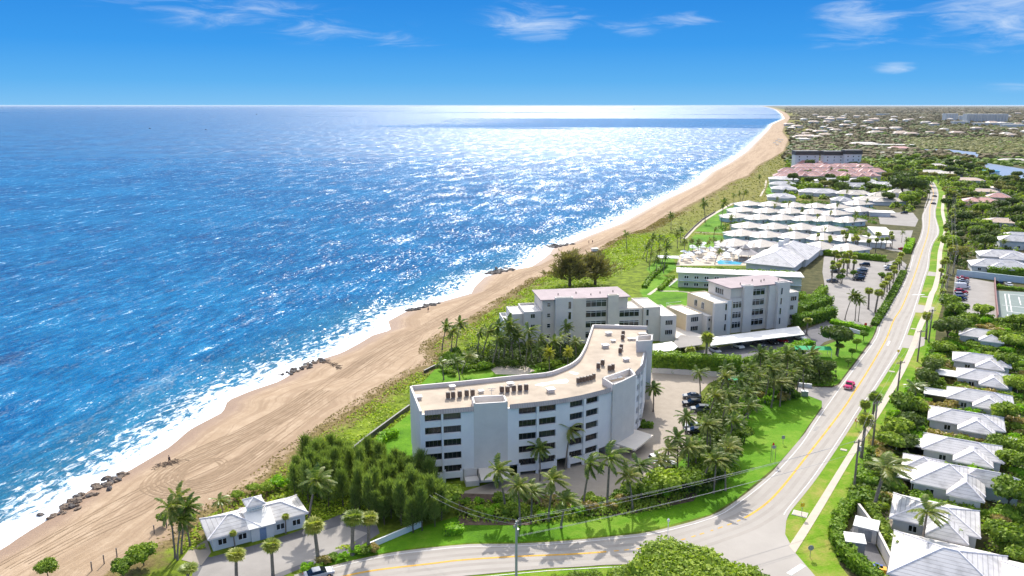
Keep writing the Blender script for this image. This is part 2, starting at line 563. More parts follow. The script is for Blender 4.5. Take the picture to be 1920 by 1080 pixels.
def ribbon(name, pts, w, z, m, dash=None, h=0.0):
    b = MB()
    acc = 0.0
    for i in range(len(pts) - 1):
        a, c = pts[i], pts[i + 1]
        l = math.hypot(c[0] - a[0], c[1] - a[1])
        acc += l
        if dash and (acc % (dash[0] + dash[1])) > dash[0]:
            continue
        def nrm(k):
            p, q = pts[max(k - 1, 0)], pts[min(k + 1, len(pts) - 1)]
            d = math.hypot(q[0] - p[0], q[1] - p[1]) or 1
            return (-(q[1] - p[1]) / d * w / 2, (q[0] - p[0]) / d * w / 2)
        n0, n1 = nrm(i), nrm(i + 1)
        q = [(a[0] - n0[0], a[1] - n0[1]), (c[0] - n1[0], c[1] - n1[1]), (c[0] + n1[0], c[1] + n1[1]), (a[0] + n0[0], a[1] + n0[1])]
        if h:
            b.prism(q, z, z + h)
        else:
            b.add([(x, y, z) for x, y in q], [(0, 1, 2, 3)])
    return b.build(name, m)
# ================================================================== SETTING
SEA = -2.0
shore_px = [(-60, 1060), (0, 1033), (44, 1002), (89, 975), (120, 952), (165, 921), (200, 902), (240, 884), (284, 858), (318, 838), (342, 818), (352, 808), (385, 790), (418, 773), (427, 751), (470, 733), (524, 715), (565, 690), (604, 673), (640, 662), (672, 645), (700, 628), (733, 619), (728, 602), (762, 584), (800, 573), (834, 564), (884, 550), (890, 538), (909, 519), (950, 508), (997, 500), (1018, 486), (1031, 476), (1037, 466), (1069, 457), (1106, 441), (1162, 420), (1200, 399), (1247, 374), (1284, 357), (1312, 343), (1334, 323), (1369, 305), (1400, 284), (1422, 262), (1441, 243), (1447, 233), (1466, 224.5), (1471, 222), (1466, 214), (1455, 206), (1443, 202.2), (1428, 199.3)]
veg_px = [(120, 1120), (185, 1080), (235, 1050), (290, 1022), (345, 975), (400, 945), (435, 926), (471, 897), (502, 870), (556, 831), (578, 813), (640, 772), (700, 733), (762, 697), (806, 676), (790, 662), (794, 645), (825, 627), (850, 611), (875, 602), (900, 586), (925, 567), (947, 555), (969, 542), (994, 524), (1028, 512), (1075, 490), (1119, 470), (1144, 455), (1169, 442), (1212, 430), (1225, 421), (1250, 405), (1272, 394), (1334, 360), (1362, 344), (1400, 329), (1419, 310), (1450, 294), (1468, 283), (1477, 262), (1466, 247), (1470, 236), (1479, 224), (1482, 220), (1474, 212), (1460, 205.5), (1448, 202.0), (1432, 199.2)]
shore_w = sorted([P(x, y, SEA) for x, y in shore_px], key=lambda p: p[1])
veg_w = sorted([P(x, y, -0.1) for x, y in veg_px], key=lambda p: p[1])
_sy = np.array([p[1] for p in shore_w]); _sx = np.array([p[0] for p in shore_w])
_vy = np.array([p[1] for p in veg_w]); _vx = np.array([p[0] for p in veg_w])
def shore_x(y):
    if y < _sy[0]:
        return float(_sx[0] + (y - _sy[0]) * 0.25)
    if y > _sy[-1]:
        return float(_sx[-1] + (y - _sy[-1]) * 0.3)
    return float(np.interp(y, _sy, _sx))
def veg_x(y):
    if y < _vy[0]:
        return float(_vx[0] + (y - _vy[0]) * 0.3)
    if y > _vy[-1]:
        return shore_x(y) + 30
    return max(float(np.interp(y, _vy, _vx)), shore_x(y) + 8)
rows = []
y = 40.0
while y < 520:
    rows.append(y); y += 2.5
while y < 70000:
    rows.append(y); y *= 1.02
def ground_z(x, y):
    s = shore_x(y); v = veg_x(y)
    d = x - s
    if d < 0:
        return SEA + 0.09 * d
    t = min(1.0, d / max(v - s, 6))
    return SEA + (0 - SEA) * (1 - (1 - t) ** 1.7)

def grid(name, cols, kind):
    nv = len(rows) * len(cols)
    vs, a1, a2 = [], [], []
    for yy in rows:
        s, v = shore_x(yy), veg_x(yy)
        for c in cols:
            x = c(s, v)
            if kind == 'land':
                z = ground_z(x, yy) if x < v + 1 else 0.0
                a1.append(x - s); a2.append(x - v)
            else:
                z = SEA; a1.append(s - x); a2.append(0)
            vs.append((x, yy, z))
    n = len(cols)
    fs = []
    for i in range(len(rows) - 1):
        for k in range(n - 1):
            q = (i * n + k, i * n + k + 1, (i + 1) * n + k + 1, (i + 1) * n + k)
            fs.append(q)
    me = bpy.data.meshes.new(name)
    me.from_pydata(vs, [], fs)
    for nm, a in (('sh', a1), ('vg', a2)):
        at = me.attributes.new(nm, 'FLOAT', 'POINT')
        at.data.foreach_set('value', a)
    me.polygons.foreach_set('use_smooth', [True] * len(fs))
    o = bpy.data.objects.new(name, me)
    col.objects.link(o)
    return struct(o)

lc = [lambda s, v, d=d: s + d for d in (-60, -25, -10, -4, -1.5)] + [lambda s, v, t=t: s + (v - s) * t for t in np.linspace(0, 1, 15)] + [lambda s, v, d=d: v + d for d in (2, 5, 9, 14, 20, 30, 60, 150, 500, 2000, 10000, 60000, 160000)]
ground = grid('ground', lc, 'land')
sc_ = [lambda s, v, d=d: s - d for d in (-7, -4, -2, -1, 0, 1, 2, 3.5, 5, 7, 10, 14, 19, 26, 36, 52, 80, 150, 400, 1500, 6000, 30000, 150000)]
sea = grid('sea', sc_[::-1], 'sea')

# ---- ground material: wet sand, raked dry sand, dune scrub, land behind
m, ns, lk, b = mat('beach_and_land')
tc = N(ns, 'ShaderNodeTexCoord')
sh = N(ns, 'ShaderNodeAttribute', attribute_name='sh')
vg = N(ns, 'ShaderNodeAttribute', attribute_name='vg')
def mth(op, a, bb=None, c=None, ns=ns, lk=lk):
    n = ns.new('ShaderNodeMath'); n.operation = op
    for i, q in enumerate((a, bb, c)):
        if q is None:
            continue
        if isinstance(q, (int, float)):
            n.inputs[i].default_value = q
        else:
            lk.new(q, n.inputs[i])
    return n.outputs[0]
def noise(vec, scale, det=5, rough=0.6, ns=ns, lk=lk, dist=0.0):
    n = ns.new('ShaderNodeTexNoise')
    n.inputs['Scale'].default_value = scale; n.inputs['Detail'].default_value = det; n.inputs['Roughness'].default_value = rough
    n.inputs['Distortion'].default_value = dist
    if vec is not None:
        lk.new(vec, n.inputs['Vector'])
    return n.outputs['Fac']
def mixc(f, a, bb, ns=ns, lk=lk, bt='MIX'):
    n = ns.new('ShaderNodeMixRGB'); n.blend_type = bt
    for i, q in enumerate((f, a, bb)):
        if isinstance(q, (int, float)):
            n.inputs[i].default_value = q
        elif isinstance(q, tuple):
            n.inputs[i].default_value = (*q, 1)
        else:
            lk.new(q, n.inputs[i])
    return n.outputs[0]
def sstep(x, a, bb, ns=ns, lk=lk):
    n = ns.new('ShaderNodeMapRange'); n.interpolation_type = 'SMOOTHSTEP'
    lk.new(x, n.inputs[0]); n.inputs[1].default_value = a; n.inputs[2].default_value = bb
    return n.outputs[0]
sepp = N(ns, 'ShaderNodeSeparateXYZ'); lk.new(tc.outputs['Object'], sepp.inputs[0])
big = noise(tc.outputs['Object'], 0.035, 5)
mid = noise(tc.outputs['Object'], 0.25, 7, 0.7)
fine = noise(tc.outputs['Object'], 1.6, 6, 0.75)
# along-beach coordinates (tracks follow the shore)
cmb = N(ns, 'ShaderNodeCombineXYZ')
wob = mth('MULTIPLY_ADD', big, 10.0, sh.outputs['Fac'])
lk.new(wob, cmb.inputs[0]); lk.new(mth('MULTIPLY', sepp.outputs['Y'], 0.035), cmb.inputs[1])
track = noise(cmb.outputs[0], 0.9, 4, 0.65)
track2 = noise(cmb.outputs[0], 0.16, 3, 0.5)
sand = mixc(sstep(mid, 0.35, 0.7), (0.375, 0.27, 0.175), (0.46, 0.345, 0.235))
sand = mixc(mth('MULTIPLY', sstep(track, 0.46, 0.62), 0.6), sand, (0.275, 0.19, 0.12))
sand = mixc(mth('MULTIPLY', sstep(track2, 0.50, 0.60), 0.62), sand, (0.30, 0.21, 0.135))
wet = sstep(mth('MULTIPLY_ADD', mid, 5.0, sh.outputs['Fac']), 10.0, 4.0)
sand = mixc(mth('MULTIPLY', wet, 0.9), sand, (0.30, 0.205, 0.14))
vq = mth('ADD', vg.outputs['Fac'], mth('MULTIPLY_ADD', mid, 12.0, mth('MULTIPLY_ADD', big, 6.0, -9.5)))
vmask = sstep(vq, -0.6, 1.2)
scr = mixc(sstep(fine, 0.3, 0.72), (0.115, 0.085, 0.035), (0.27, 0.205, 0.085))
grn = mixc(sstep(mid, 0.36, 0.66), (0.085, 0.12, 0.012), (0.20, 0.27, 0.02))
oli = mixc(sstep(mid, 0.36, 0.66), (0.15, 0.125, 0.035), (0.24, 0.22, 0.05))
inner = sstep(mth('MULTIPLY_ADD', big, 22.0, vq), 14.0, 20.0)
farr = sstep(sepp.outputs['Y'], 330, 620)
grn = mixc(mth('MULTIPLY', farr, 0.85), grn, oli)
dune = mixc(inner, scr, grn)
land = mixc(sstep(mid, 0.35, 0.65), (0.05, 0.055, 0.02), (0.11, 0.10, 0.042))
land = mixc(mth('MULTIPLY', sstep(big, 0.5, 0.65), sstep(sepp.outputs['Y'], 700, 1500)), land, (0.13, 0.13, 0.05))
deep = sstep(vg.outputs['Fac'], 70, 110)
dune = mixc(deep, dune, land)
lk.new(mixc(vmask, sand, dune), b.inputs['Base Color'])
b.inputs['Roughness'].default_value = 0.95
b.inputs['Specular IOR Level'].default_value = 0.1
lk.new(mth('MULTIPLY_ADD', wet, -0.45, 0.95), b.inputs['Roughness'])
bp = N(ns, 'ShaderNodeBump'); bp.inputs['Strength'].default_value = 0.7; bp.inputs['Distance'].default_value = 0.35
lk.new(mth('ADD', mth('MULTIPLY', fine, 0.35), mth('MULTIPLY', track, 0.55)), bp.inputs['Height'])
lk.new(bp.outputs[0], b.inputs['Normal'])
ground.data.materials.append(m)

# ---- sea material
m, ns, lk, b = mat('sea_water')
tc = N(ns, 'ShaderNodeTexCoord')
kw = dict(ns=ns, lk=lk)
sh = N(ns, 'ShaderNodeAttribute', attribute_name='sh')
sp = N(ns, 'ShaderNodeSeparateXYZ'); lk.new(tc.outputs['Object'], sp.inputs[0])
def stretched(ang, sx, sy):
    mp = N(ns, 'ShaderNodeMapping'); mp.vector_type = 'TEXTURE'
    mp.inputs['Rotation'].default_value = (0, 0, R(ang)); mp.inputs['Scale'].default_value = (1 / sx, 1 / sy, 1)
    lk.new(tc.outputs['Object'], mp.inputs[0])
    return mp.outputs[0]
swell = noise(stretched(-9, 0.10, 0.035), 1.0, 4, 0.55, **kw)
chop = noise(stretched(-14, 0.42, 0.17), 1.0, 5, 0.62, **kw)
rip = noise(stretched(8, 1.5, 0.9), 1.0, 4, 0.65, **kw)
patch = noise(tc.outputs['Object'], 0.012, 4, 0.6, **kw)
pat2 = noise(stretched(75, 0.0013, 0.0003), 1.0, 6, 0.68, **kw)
streak = noise(stretched(-10, 0.22, 0.045), 1.0, 6, 0.68, **kw)
def slope(vec, k, det, rough):
    n = ns.new('ShaderNodeTexNoise'); n.inputs['Scale'].default_value = 1; n.inputs['Detail'].default_value = det; n.inputs['Roughness'].default_value = rough
    lk.new(vec, n.inputs['Vector'])
    q = ns.new('ShaderNodeVectorMath'); q.operation = 'MULTIPLY_ADD'
    lk.new(n.outputs['Color'], q.inputs[0]); q.inputs[1].default_value = (k, k * 0.8, 0); q.inputs[2].default_value = (-k / 2, -k * 0.4, 0)
    return q.outputs[0]
def vadd(a, b_):
    q = ns.new('ShaderNodeVectorMath'); q.operation = 'ADD'
    for i, x in enumerate((a, b_)):
        if isinstance(x, tuple):
            q.inputs[i].default_value = x
        else:
            lk.new(x, q.inputs[i])
    return q.outputs[0]
slp = vadd(vadd(slope(stretched(-12, 0.10, 0.03), 0.7, 3, 0.5), slope(stretched(-14, 0.85, 0.28), 1.1, 4, 0.62)), vadd(slope(stretched(8, 1.9, 0.9), 1.1, 3, 0.6), (0, 0, 0)))
farw = sstep(sp.outputs['Y'], 150, 1500, **kw)
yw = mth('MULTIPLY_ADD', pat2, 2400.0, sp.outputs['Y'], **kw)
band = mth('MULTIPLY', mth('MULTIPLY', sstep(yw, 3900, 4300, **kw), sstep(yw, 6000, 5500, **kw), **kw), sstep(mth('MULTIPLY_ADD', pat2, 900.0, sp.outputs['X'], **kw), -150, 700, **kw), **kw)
cloud_shade = mth('MAXIMUM', band, mth('MULTIPLY', sstep(pat2, 0.54, 0.68, **kw), sstep(sp.outputs['Y'], 4500, 7000, **kw), **kw), **kw)  # cloud shadows on the far sea, imitated by flattening and smoothing the waves
scv = ns.new('ShaderNodeVectorMath'); scv.operation = 'SCALE'; lk.new(slp, scv.inputs[0]); lk.new(mth('MULTIPLY', mth('MULTIPLY_ADD', farw, 0.34, 1.16, **kw), mth('MULTIPLY_ADD', cloud_shade, -0.6, 1.0, **kw), **kw), scv.inputs['Scale'])
slp = vadd(scv.outputs[0], (0, 0, 1))
nrmz = ns.new('ShaderNodeVectorMath'); nrmz.operation = 'NORMALIZE'; lk.new(slp, nrmz.inputs[0])
near = sstep(mth('MULTIPLY_ADD', patch, 30.0, sh.outputs['Fac'], **kw), 62, 18, **kw)
deepc = mixc(sstep(patch, 0.35, 0.65, **kw), (0.003, 0.060, 0.17), (0.008, 0.125, 0.275), **kw)
deepc = mixc(mth('MULTIPLY', sstep(chop, 0.48, 0.68, **kw), 0.8, **kw), deepc, (0.028, 0.225, 0.41), **kw)
deepc = mixc(mth('MULTIPLY', sstep(streak, 0.5, 0.36, **kw), 0.6, **kw), deepc, (0.002, 0.03, 0.095), **kw)
deepc = mixc(mth('MULTIPLY', sstep(streak, 0.52, 0.66, **kw), 0.5, **kw), deepc, (0.035, 0.24, 0.40), **kw)
wat = mixc(mth('MULTIPLY', near, 0.7, **kw), deepc, (0.03, 0.15, 0.20), **kw)
# foam: surf by distance from shore + whitecaps on crests
fn = noise(stretched(-16, 0.55, 0.26), 1.0, 7, 0.72, ns=ns, lk=lk, dist=0.6)
fr = ramp(ns, [(0.0, (0.55, 0.55, 0.55)), (0.06, (0.50, 0.50, 0.50)), (0.12, (0.33, 0.33, 0.33)), (0.2, (0.25, 0.25, 0.25)), (0.36, (0.16, 0.16, 0.16)), (0.7, (0.0, 0.0, 0.0))])
lk.new(mth('MULTIPLY', mth('ADD', sh.outputs['Fac'], mth('MULTIPLY_ADD', swell, 14.0, -7.0, **kw), **kw), 1 / 45, **kw), fr.inputs[0])
surf = sstep(mth('ADD', mth('MULTIPLY', fn, 1.15, **kw), fr.outputs[0], **kw), 0.75, 0.95, **kw)
cap = sstep(mth('ADD', mth('MULTIPLY', streak, 0.46, **kw), mth('ADD', mth('MULTIPLY', fn, 0.30, **kw), mth('MULTIPLY', rip, 0.24, **kw), **kw), **kw), 0.56, 0.64, **kw)
cap = mth('MULTIPLY', cap, 0.85, **kw)
foam = mth('MAXIMUM', surf, cap, **kw)
lk.new(mixc(foam, wat, (0.80, 0.84, 0.86), **kw), b.inputs['Base Color'])
lk.new(mth('MULTIPLY_ADD', foam, 0.6, mth('MULTIPLY_ADD', cloud_shade, -0.12, mth('MULTIPLY_ADD', farw, 0.16, 0.14, **kw), **kw), **kw), b.inputs['Roughness'])
b.inputs['IOR'].default_value = 1.33
lk.new(nrmz.outputs[0], b.inputs['Normal'])
sea.data.materials.append(m)

# ---- sky and sun
SUN_EL, SUN_AZ = 39.0, 3.2           # azimuth to the right of the view direction
w = bpy.data.worlds.new('World'); scene.world = w; w.use_nodes = True
ns, lk = w.node_tree.nodes, w.node_tree.links
kw = dict(ns=ns, lk=lk)
bg = ns['Background']
sky = N(ns, 'ShaderNodeTexSky', sky_type='NISHITA', sun_disc=False)
sky.sun_elevation = R(SUN_EL); sky.sun_rotation = R(SUN_AZ)
sky.air_density = 1.0; sky.dust_density = 1.5; sky.ozone_density = 1.0
tc = N(ns, 'ShaderNodeTexCoord')
nm_ = N(ns, 'ShaderNodeVectorMath', operation='NORMALIZE'); lk.new(tc.outputs['Generated'], nm_.inputs[0])
sp = N(ns, 'ShaderNodeSeparateXYZ'); lk.new(nm_.outputs[0], sp.inputs[0])
el = mth('MULTIPLY', mth('ARCSINE', sp.outputs['Z'], **kw), 57.2958, **kw)
az = mth('MULTIPLY', mth('ARCTAN2', sp.outputs['X'], sp.outputs['Y'], **kw), 57.2958, **kw)
E = 6.667 / 1.65
rp = ramp(ns, [(0.0, tuple(E * x for x in (0.23, 0.57, 0.94))), (0.10, tuple(E * x for x in (0.125, 0.47, 0.93))), (0.25, tuple(E * x for x in (0.055, 0.36, 0.90))), (0.5, tuple(E * x for x in (0.025, 0.26, 0.80))), (1.0, tuple(E * x for x in (0.02, 0.2, 0.7)))])
lk.new(mth('MULTIPLY', el, 1 / 16, **kw), rp.inputs[0])
fade = sstep(el, 48, 22, **kw)
hs = N(ns, 'ShaderNodeHueSaturation'); hs.inputs['Saturation'].default_value = 0.28; hs.inputs['Value'].default_value = 2.0; lk.new(sky.outputs[0], hs.inputs['Color'])
skyc = mixc(mth('MULTIPLY', fade, 1.0, **kw), hs.outputs[0], rp.outputs[0], **kw)
# cirrus wisps
cm = N(ns, 'ShaderNodeCombineXYZ'); lk.new(az, cm.inputs[0]); lk.new(el, cm.inputs[1])
mp = N(ns, 'ShaderNodeMapping'); mp.inputs['Rotation'].default_value = (0, 0, R(14)); mp.inputs['Scale'].default_value = (0.20, 1.0, 1)
lk.new(cm.outputs[0], mp.inputs[0])
wis = noise(mp.outputs[0], 1.15, 8, 0.62, ns=ns, lk=lk, dist=0.8)
tot = None
for px, py, rx, ry, a in [(330, 10, 5, 1.0, .6), (480, 32, 6, 1.0, .72), (640, 58, 5, .9, .66), (760, 80, 4, .7, .5), (1000, 40, 3.4, 1.3, .95), (1150, 55, 3.0, .6, .6), (1265, 40, 2.6, .6, .75), (1570, 50, 3.2, 1.6, .8), (1500, 88, 1.5, .45, .45), (1830, 30, 6.0, 2.2, 1.0), (1636, 132, 1.2, .45, 1.0), (1850, 162, 2.0, .5, .5), (1900, 90, 5, 1.0, .6)]:
    ea = math.degrees(math.atan2((540 - py), CF)) - math.degrees(CT)
    aa = math.degrees(math.atan((px - 960) / CF / math.cos(CT)))
    dx = mth('MULTIPLY', mth('ADD', az, -aa, **kw), 1 / rx, **kw); dy = mth('MULTIPLY', mth('ADD', el, -ea, **kw), 1 / ry, **kw)
    q = mth('ADD', mth('MULTIPLY', dx, dx, **kw), mth('MULTIPLY', dy, dy, **kw), **kw)
    g = mth('MULTIPLY', mth('POWER', 2.718, mth('MULTIPLY', q, -1.0, **kw), **kw), a, **kw)
    tot = g if tot is None else mth('MAXIMUM', tot, g, **kw)
cl = mth('MULTIPLY', sstep(mth('ADD', wis, mth('MULTIPLY', tot, 0.34, **kw), **kw), 0.55, 1.2, **kw), sstep(tot, 0.03, 0.5, **kw), **kw)
skyc = mixc(mth('MULTIPLY', cl, 0.85, **kw), skyc, (E * 0.84, E * 0.95, E * 1.08), **kw)
lk.new(skyc, bg.inputs['Color'])
bg.inputs['Strength'].default_value = 0.15
sun = bpy.data.objects.new('sun', bpy.data.lights.new('sun', 'SUN'))
col.objects.link(sun)
sun.data.energy = 3.5; sun.data.angle = R(0.5); sun.data.color = (1.0, 0.955, 0.88)
d = Vector((math.sin(R(SUN_AZ)) * math.cos(R(SUN_EL)), math.cos(R(SUN_AZ)) * math.cos(R(SUN_EL)), math.sin(R(SUN_EL))))
sun.rotation_euler = d.to_track_quat('Z', 'Y').to_euler()
scene.view_settings.view_transform = 'Standard'
scene.view_settings.look = 'None'
scene.view_settings.gamma = 1
scene.view_settings.exposure = 0.66
scene.cycles.use_denoising = True
scene.cycles.max_bounces = 6
scene.cycles.transparent_max_bounces = 6
scene.cycles.sample_clamp_indirect = 4
scene.cycles.sample_clamp_direct = 6

# ------------------------------------------------------------------ roads, walks, lawns, paving
Lp = [(300, 1180), (480, 1108), (616, 1063), (706, 1042), (775, 1031), (878, 1021), (966, 1020), (1066, 1014), (1150, 1006), (1222, 997), (1331, 968), (1382, 938), (1420, 909), (1455, 878), (1496, 832), (1520, 796), (1541, 766), (1573, 722), (1606, 678), (1638, 634), (1648, 605), (1659, 590), (1672, 565), (1688, 540), (1703, 504), (1712, 470), (1724, 446), (1729, 424), (1729, 403), (1739, 383), (1744, 364), (1741, 348), (1732, 334)]
Rp = [(1474, 978), (1482, 960), (1506, 930), (1536, 891), (1586, 816), (1617, 766), (1636, 741), (1671, 687), (1692, 652), (1710, 604), (1718, 581), (1736, 520), (1742, 502), (1745, 475), (1751, 455), (1760, 441), (1761, 429), (1757, 415), (1754, 400), (1757, 383), (1760, 366), (1756, 350), (1745, 334)]
Bp = [(1472, 1002), (1490, 1036), (1528, 1080), (1610, 1170), (1450, 1170), (1405, 1092), (1340, 1062), (1240, 1056), (1128, 1060), (1025, 1066), (872, 1080), (700, 1110), (520, 1160), (440, 1200)]
Lw, Rw, Bw = smoothline(PP(Lp), 3), smoothline(PP(Rp), 3), PP(Bp)
road_poly = Lw + Rw[::-1] + Bw
sheet('road', road_poly, 0.06, 'road')
block(road_poly)
cl = smoothline(PP([(560, 1102), (640, 1082), (709, 1069), (812, 1057), (862, 1051), (966, 1044), (1066, 1040), (1137, 1035), (1206, 1028), (1262, 1017), (1320, 1000), (1382, 978), (1414, 961), (1442, 940), (1470, 910), (1507, 863), (1554, 803), (1586, 760), (1600, 738), (1627, 696), (1660, 639), (1676, 600), (1690, 578), (1705, 543), (1719, 504), (1728, 475), (1740, 437), (1743, 408), (1744, 388), (1750, 366), (1747, 350), (1739, 335)]), 5)
i0 = min(range(len(cl)), key=lambda i: (cl[i][0] - P(1400, 970)[0]) ** 2 + (cl[i][1] - P(1400, 970)[1]) ** 2)
i1 = min(range(len(cl)), key=lambda i: (cl[i][0] - P(1150, 1034)[0]) ** 2 + (cl[i][1] - P(1150, 1034)[1]) ** 2)
struct(ribbon('road_markings_yellow', cl[i0:], 0.42, 0.075, 'yellow'))
struct(ribbon('road_markings_yellow', cl[:i1], 0.42, 0.075, 'yellow'))
struct(ribbon('road_markings_yellow', [p for p in smoothline(cl[i1:i0 + 1], 3)], 0.26, 0.075, 'yellow', (0.9, 1.2)))
def off(line, d):
    out = []
    for i, p in enumerate(line):
        a, c = line[max(i - 1, 0)], line[min(i + 1, len(line) - 1)]
        l = math.hypot(c[0] - a[0], c[1] - a[1]) or 1
        out.append((p[0] - (c[1] - a[1]) / l * d, p[1] + (c[0] - a[0]) / l * d))
    return out
for o_ in (-3.3, -1.5, 1.5, 3.3):
    struct(ribbon('road_wear', off(cl, o_), 0.75, 0.068, 'roadwear'))
for q in ([(1530, 800), (1544, 799), (1538, 808), (1524, 809)], [(1010, 1056), (1070, 1053), (1072, 1059), (1010, 1063)], [(1665, 622), (1672, 622), (1668, 630), (1661, 630)]):
    sheet('road_patch', PP(q), 0.0645, 'roadpatch')
struct(ribbon('road_markings_white', off(Lw, -0.75), 0.14, 0.075, 'whitep'))
struct(ribbon('road_markings_white', off(Rw, 0.75)[2:], 0.14, 0.075, 'whitep'))
struct(ribbon('road_markings_white', off(Bw, 0.7)[7:], 0.14, 0.075, 'whitep'))
struct(ribbon('road_markings_white', PP([(1479, 1077), (1506, 1060)]), 0.9, 0.075, 'whitep'))
for k in range(5):
    x = 1716 - 0 + k * 4.4
    struct(ribbon('road_markings_white', PP([(x - 4, 552.5), (x - 2.2, 552.9)]), 2.2, 0.075, 'whitep'))
struct(ribbon('road_markings_white', PP([(1664, 648), (1668, 640)]), 0.5, 0.075, 'whitep'))

sheet('lawn', [p for p in PP([(560, 1092), (616, 1060), (706, 1039), (775, 1028), (878, 1018), (966, 1017), (1066, 1011), (1150, 1003), (1222, 994), (1331, 965), (1382, 935), (1455, 874), (1496, 828), (1520, 792), (1541, 762), (1545, 752), (1515, 742), (1480, 742), (1420, 700), (1330, 740), (1312, 800), (1290, 850), (1230, 915), (1120, 945), (1000, 950), (870, 965), (800, 985), (700, 1015), (600, 1050)])], 0.02, 'lawn')
sheet('grass_verge', PP([(1474, 978), (1472, 1002), (1490, 1036), (1528, 1080), (1585, 1140), (1640, 1140), (1575, 1060), (1560, 1020), (1568, 985), (1596, 948), (1632, 848), (1660, 800), (1690, 755), (1738, 690), (1752, 650), (1756, 610), (1770, 560), (1772, 520), (1776, 480), (1782, 440), (1776, 400), (1772, 366), (1768, 346), (1750, 330), (1745, 334), (1756, 350), (1760, 366), (1757, 383), (1754, 400), (1757, 415), (1761, 429), (1760, 441), (1751, 455), (1745, 475), (1742, 502), (1736, 520), (1718, 581), (1710, 604), (1692, 652), (1671, 687), (1636, 741), (1617, 766), (1586, 816), (1536, 891), (1506, 930), (1482, 960)]), 0.03, 'verge')
sheet('grass_verge', PP([(430, 1190), (520, 1150), (700, 1105), (872, 1082), (1025, 1068), (1128, 1062), (1240, 1058), (1340, 1065), (1390, 1092), (1300, 1200), (500, 1260)]), 0.03, 'verge')
swl = PP([(1479, 1024), (1525, 955), (1573, 878), (1617, 808), (1650, 757), (1686, 693), (1708, 645), (1720, 610), (1731, 586), (1741, 553), (1748, 540), (1755, 513), (1757, 490), (1759, 470), (1766, 445), (1770, 425), (1764, 395), (1768, 366)])
swr = PP([(1491, 1038), (1538, 962), (1583, 885), (1627, 813), (1661, 760), (1697, 696), (1719, 648), (1731, 612), (1742, 588), (1752, 553), (1758, 540), (1764, 513), (1766, 490), (1767, 470), (1773, 445), (1776, 425), (1770, 395), (1773, 366)])
swp = smoothline(swl, 3) + smoothline(swr, 3)[::-1]
sheet('lawn', PP([(1571, 720), (1604, 676), (1636, 632), (1646, 606), (1628, 618), (1600, 628), (1545, 648), (1520, 670), (1500, 700), (1500, 722), (1560, 724)]), 0.02, 'lawn')
sheet('sidewalk', swp, 0.09, 'walk')
block(swp)
for q in ([(1692, 652), (1698, 628), (1735, 633), (1733, 648), (1715, 655)], [(1716, 586), (1721, 571), (1752, 576), (1750, 588)], [(1738, 517), (1741, 509), (1770, 513), (1769, 519)], [(1727, 557), (1728, 555), (1745, 556.5), (1745, 558.5)]):
    sheet('driveway', PP(q), 0.065, 'road'); block(PP(q))
sheet('driveway', PP([(1573, 722), (1560, 727), (1497, 725), (1486, 733), (1515, 742), (1541, 752), (1541, 766)]), 0.05, 'asphalt')
block(PP([(1573, 722), (1560, 727), (1497, 725), (1486, 733), (1515, 742), (1541, 752), (1541, 766)]))
court = PP([(1208, 692), (1372, 703), (1330, 718), (1308, 742), (1306, 800), (1288, 832), (1256, 882), (1200, 925), (1100, 940), (1000, 935), (880, 945), (860, 925), (1000, 880), (1180, 820), (1208, 760)])
sheet('parking_court', court, 0.035, 'paver')
block(court)
# garden lawn behind the curved building, lawns by the dune, club lawns
sheet('lawn', PP([(815, 693), (880, 680), (960, 686), (1085, 682), (1090, 705), (1000, 712), (866, 730), (800, 738), (790, 720)]), 0.02, 'lawn')
sheet('lawn', PP([(660, 858), (690, 836), (766, 777), (800, 775), (800, 880), (700, 890), (650, 880)]), 0.02, 'lawn')
sheet('lawn', PP([(1199, 545), (1214, 530), (1236, 516), (1262, 522), (1300, 540), (1330, 545), (1320, 570), (1262, 590), (1240, 590), (1210, 565)]), 0.02, 'lawn')
sheet('lawn', PP([(1303, 433), (1318, 421), (1335, 405), (1362, 388), (1392, 384), (1384, 392), (1352, 404), (1356, 425), (1358, 438)]), 0.02, 'lawn')
sheet('lawn', PP([(1292, 452), (1303, 440), (1350, 441), (1370, 450), (1340, 466), (1290, 470)]), 0.02, 'lawn')
sheet('lawn', PP([(1268, 502), (1262, 480), (1228, 490), (1212, 505), (1225, 520), (1250, 515)]), 0.02, 'lawn')
sheet('lawn', PP([(1434, 364), (1441, 345), (1446, 336), (1462, 338), (1455, 352), (1450, 367)]), 0.02, 'lawn')
sheet('lawn', PP([(1452, 415), (1580, 424), (1590, 430), (1460, 422)]), 0.02, 'lawn')
for pl, wd in (([(1216, 553), (1233, 541), (1258, 530), (1268, 522)], 1.4), ([(1238, 546), (1270, 546), (1300, 549)], 1.2), ([(1283, 448), (1302, 428), (1318, 414), (1341, 400), (1362, 388), (1376, 380)], 2.2), ([(1302, 436), (1352, 437)], 0.8), ([(1426, 368), (1434, 352), (1437, 338)], 1.5)):
    struct(ribbon('path', PP(pl), wd, 0.06, 'walk'))
club_lot = PP([(1545, 480), (1600, 486), (1660, 492), (1688, 486), (1700, 496), (1692, 520), (1672, 552), (1652, 590), (1640, 604), (1622, 616), (1560, 605), (1536, 600), (1556, 570), (1548, 545), (1542, 510)])
sheet('parking_lot', club_lot, 0.03, 'asphalt')
sheet('parking_lot', PP([(1640, 430), (1690, 432), (1712, 432), (1706, 452), (1694, 474), (1630, 462)]), 0.03, 'asphalt')
sheet('parking_lot', PP([(1645, 398), (1712, 399), (1722, 412), (1716, 425), (1650, 420)]), 0.03, 'asphalt')
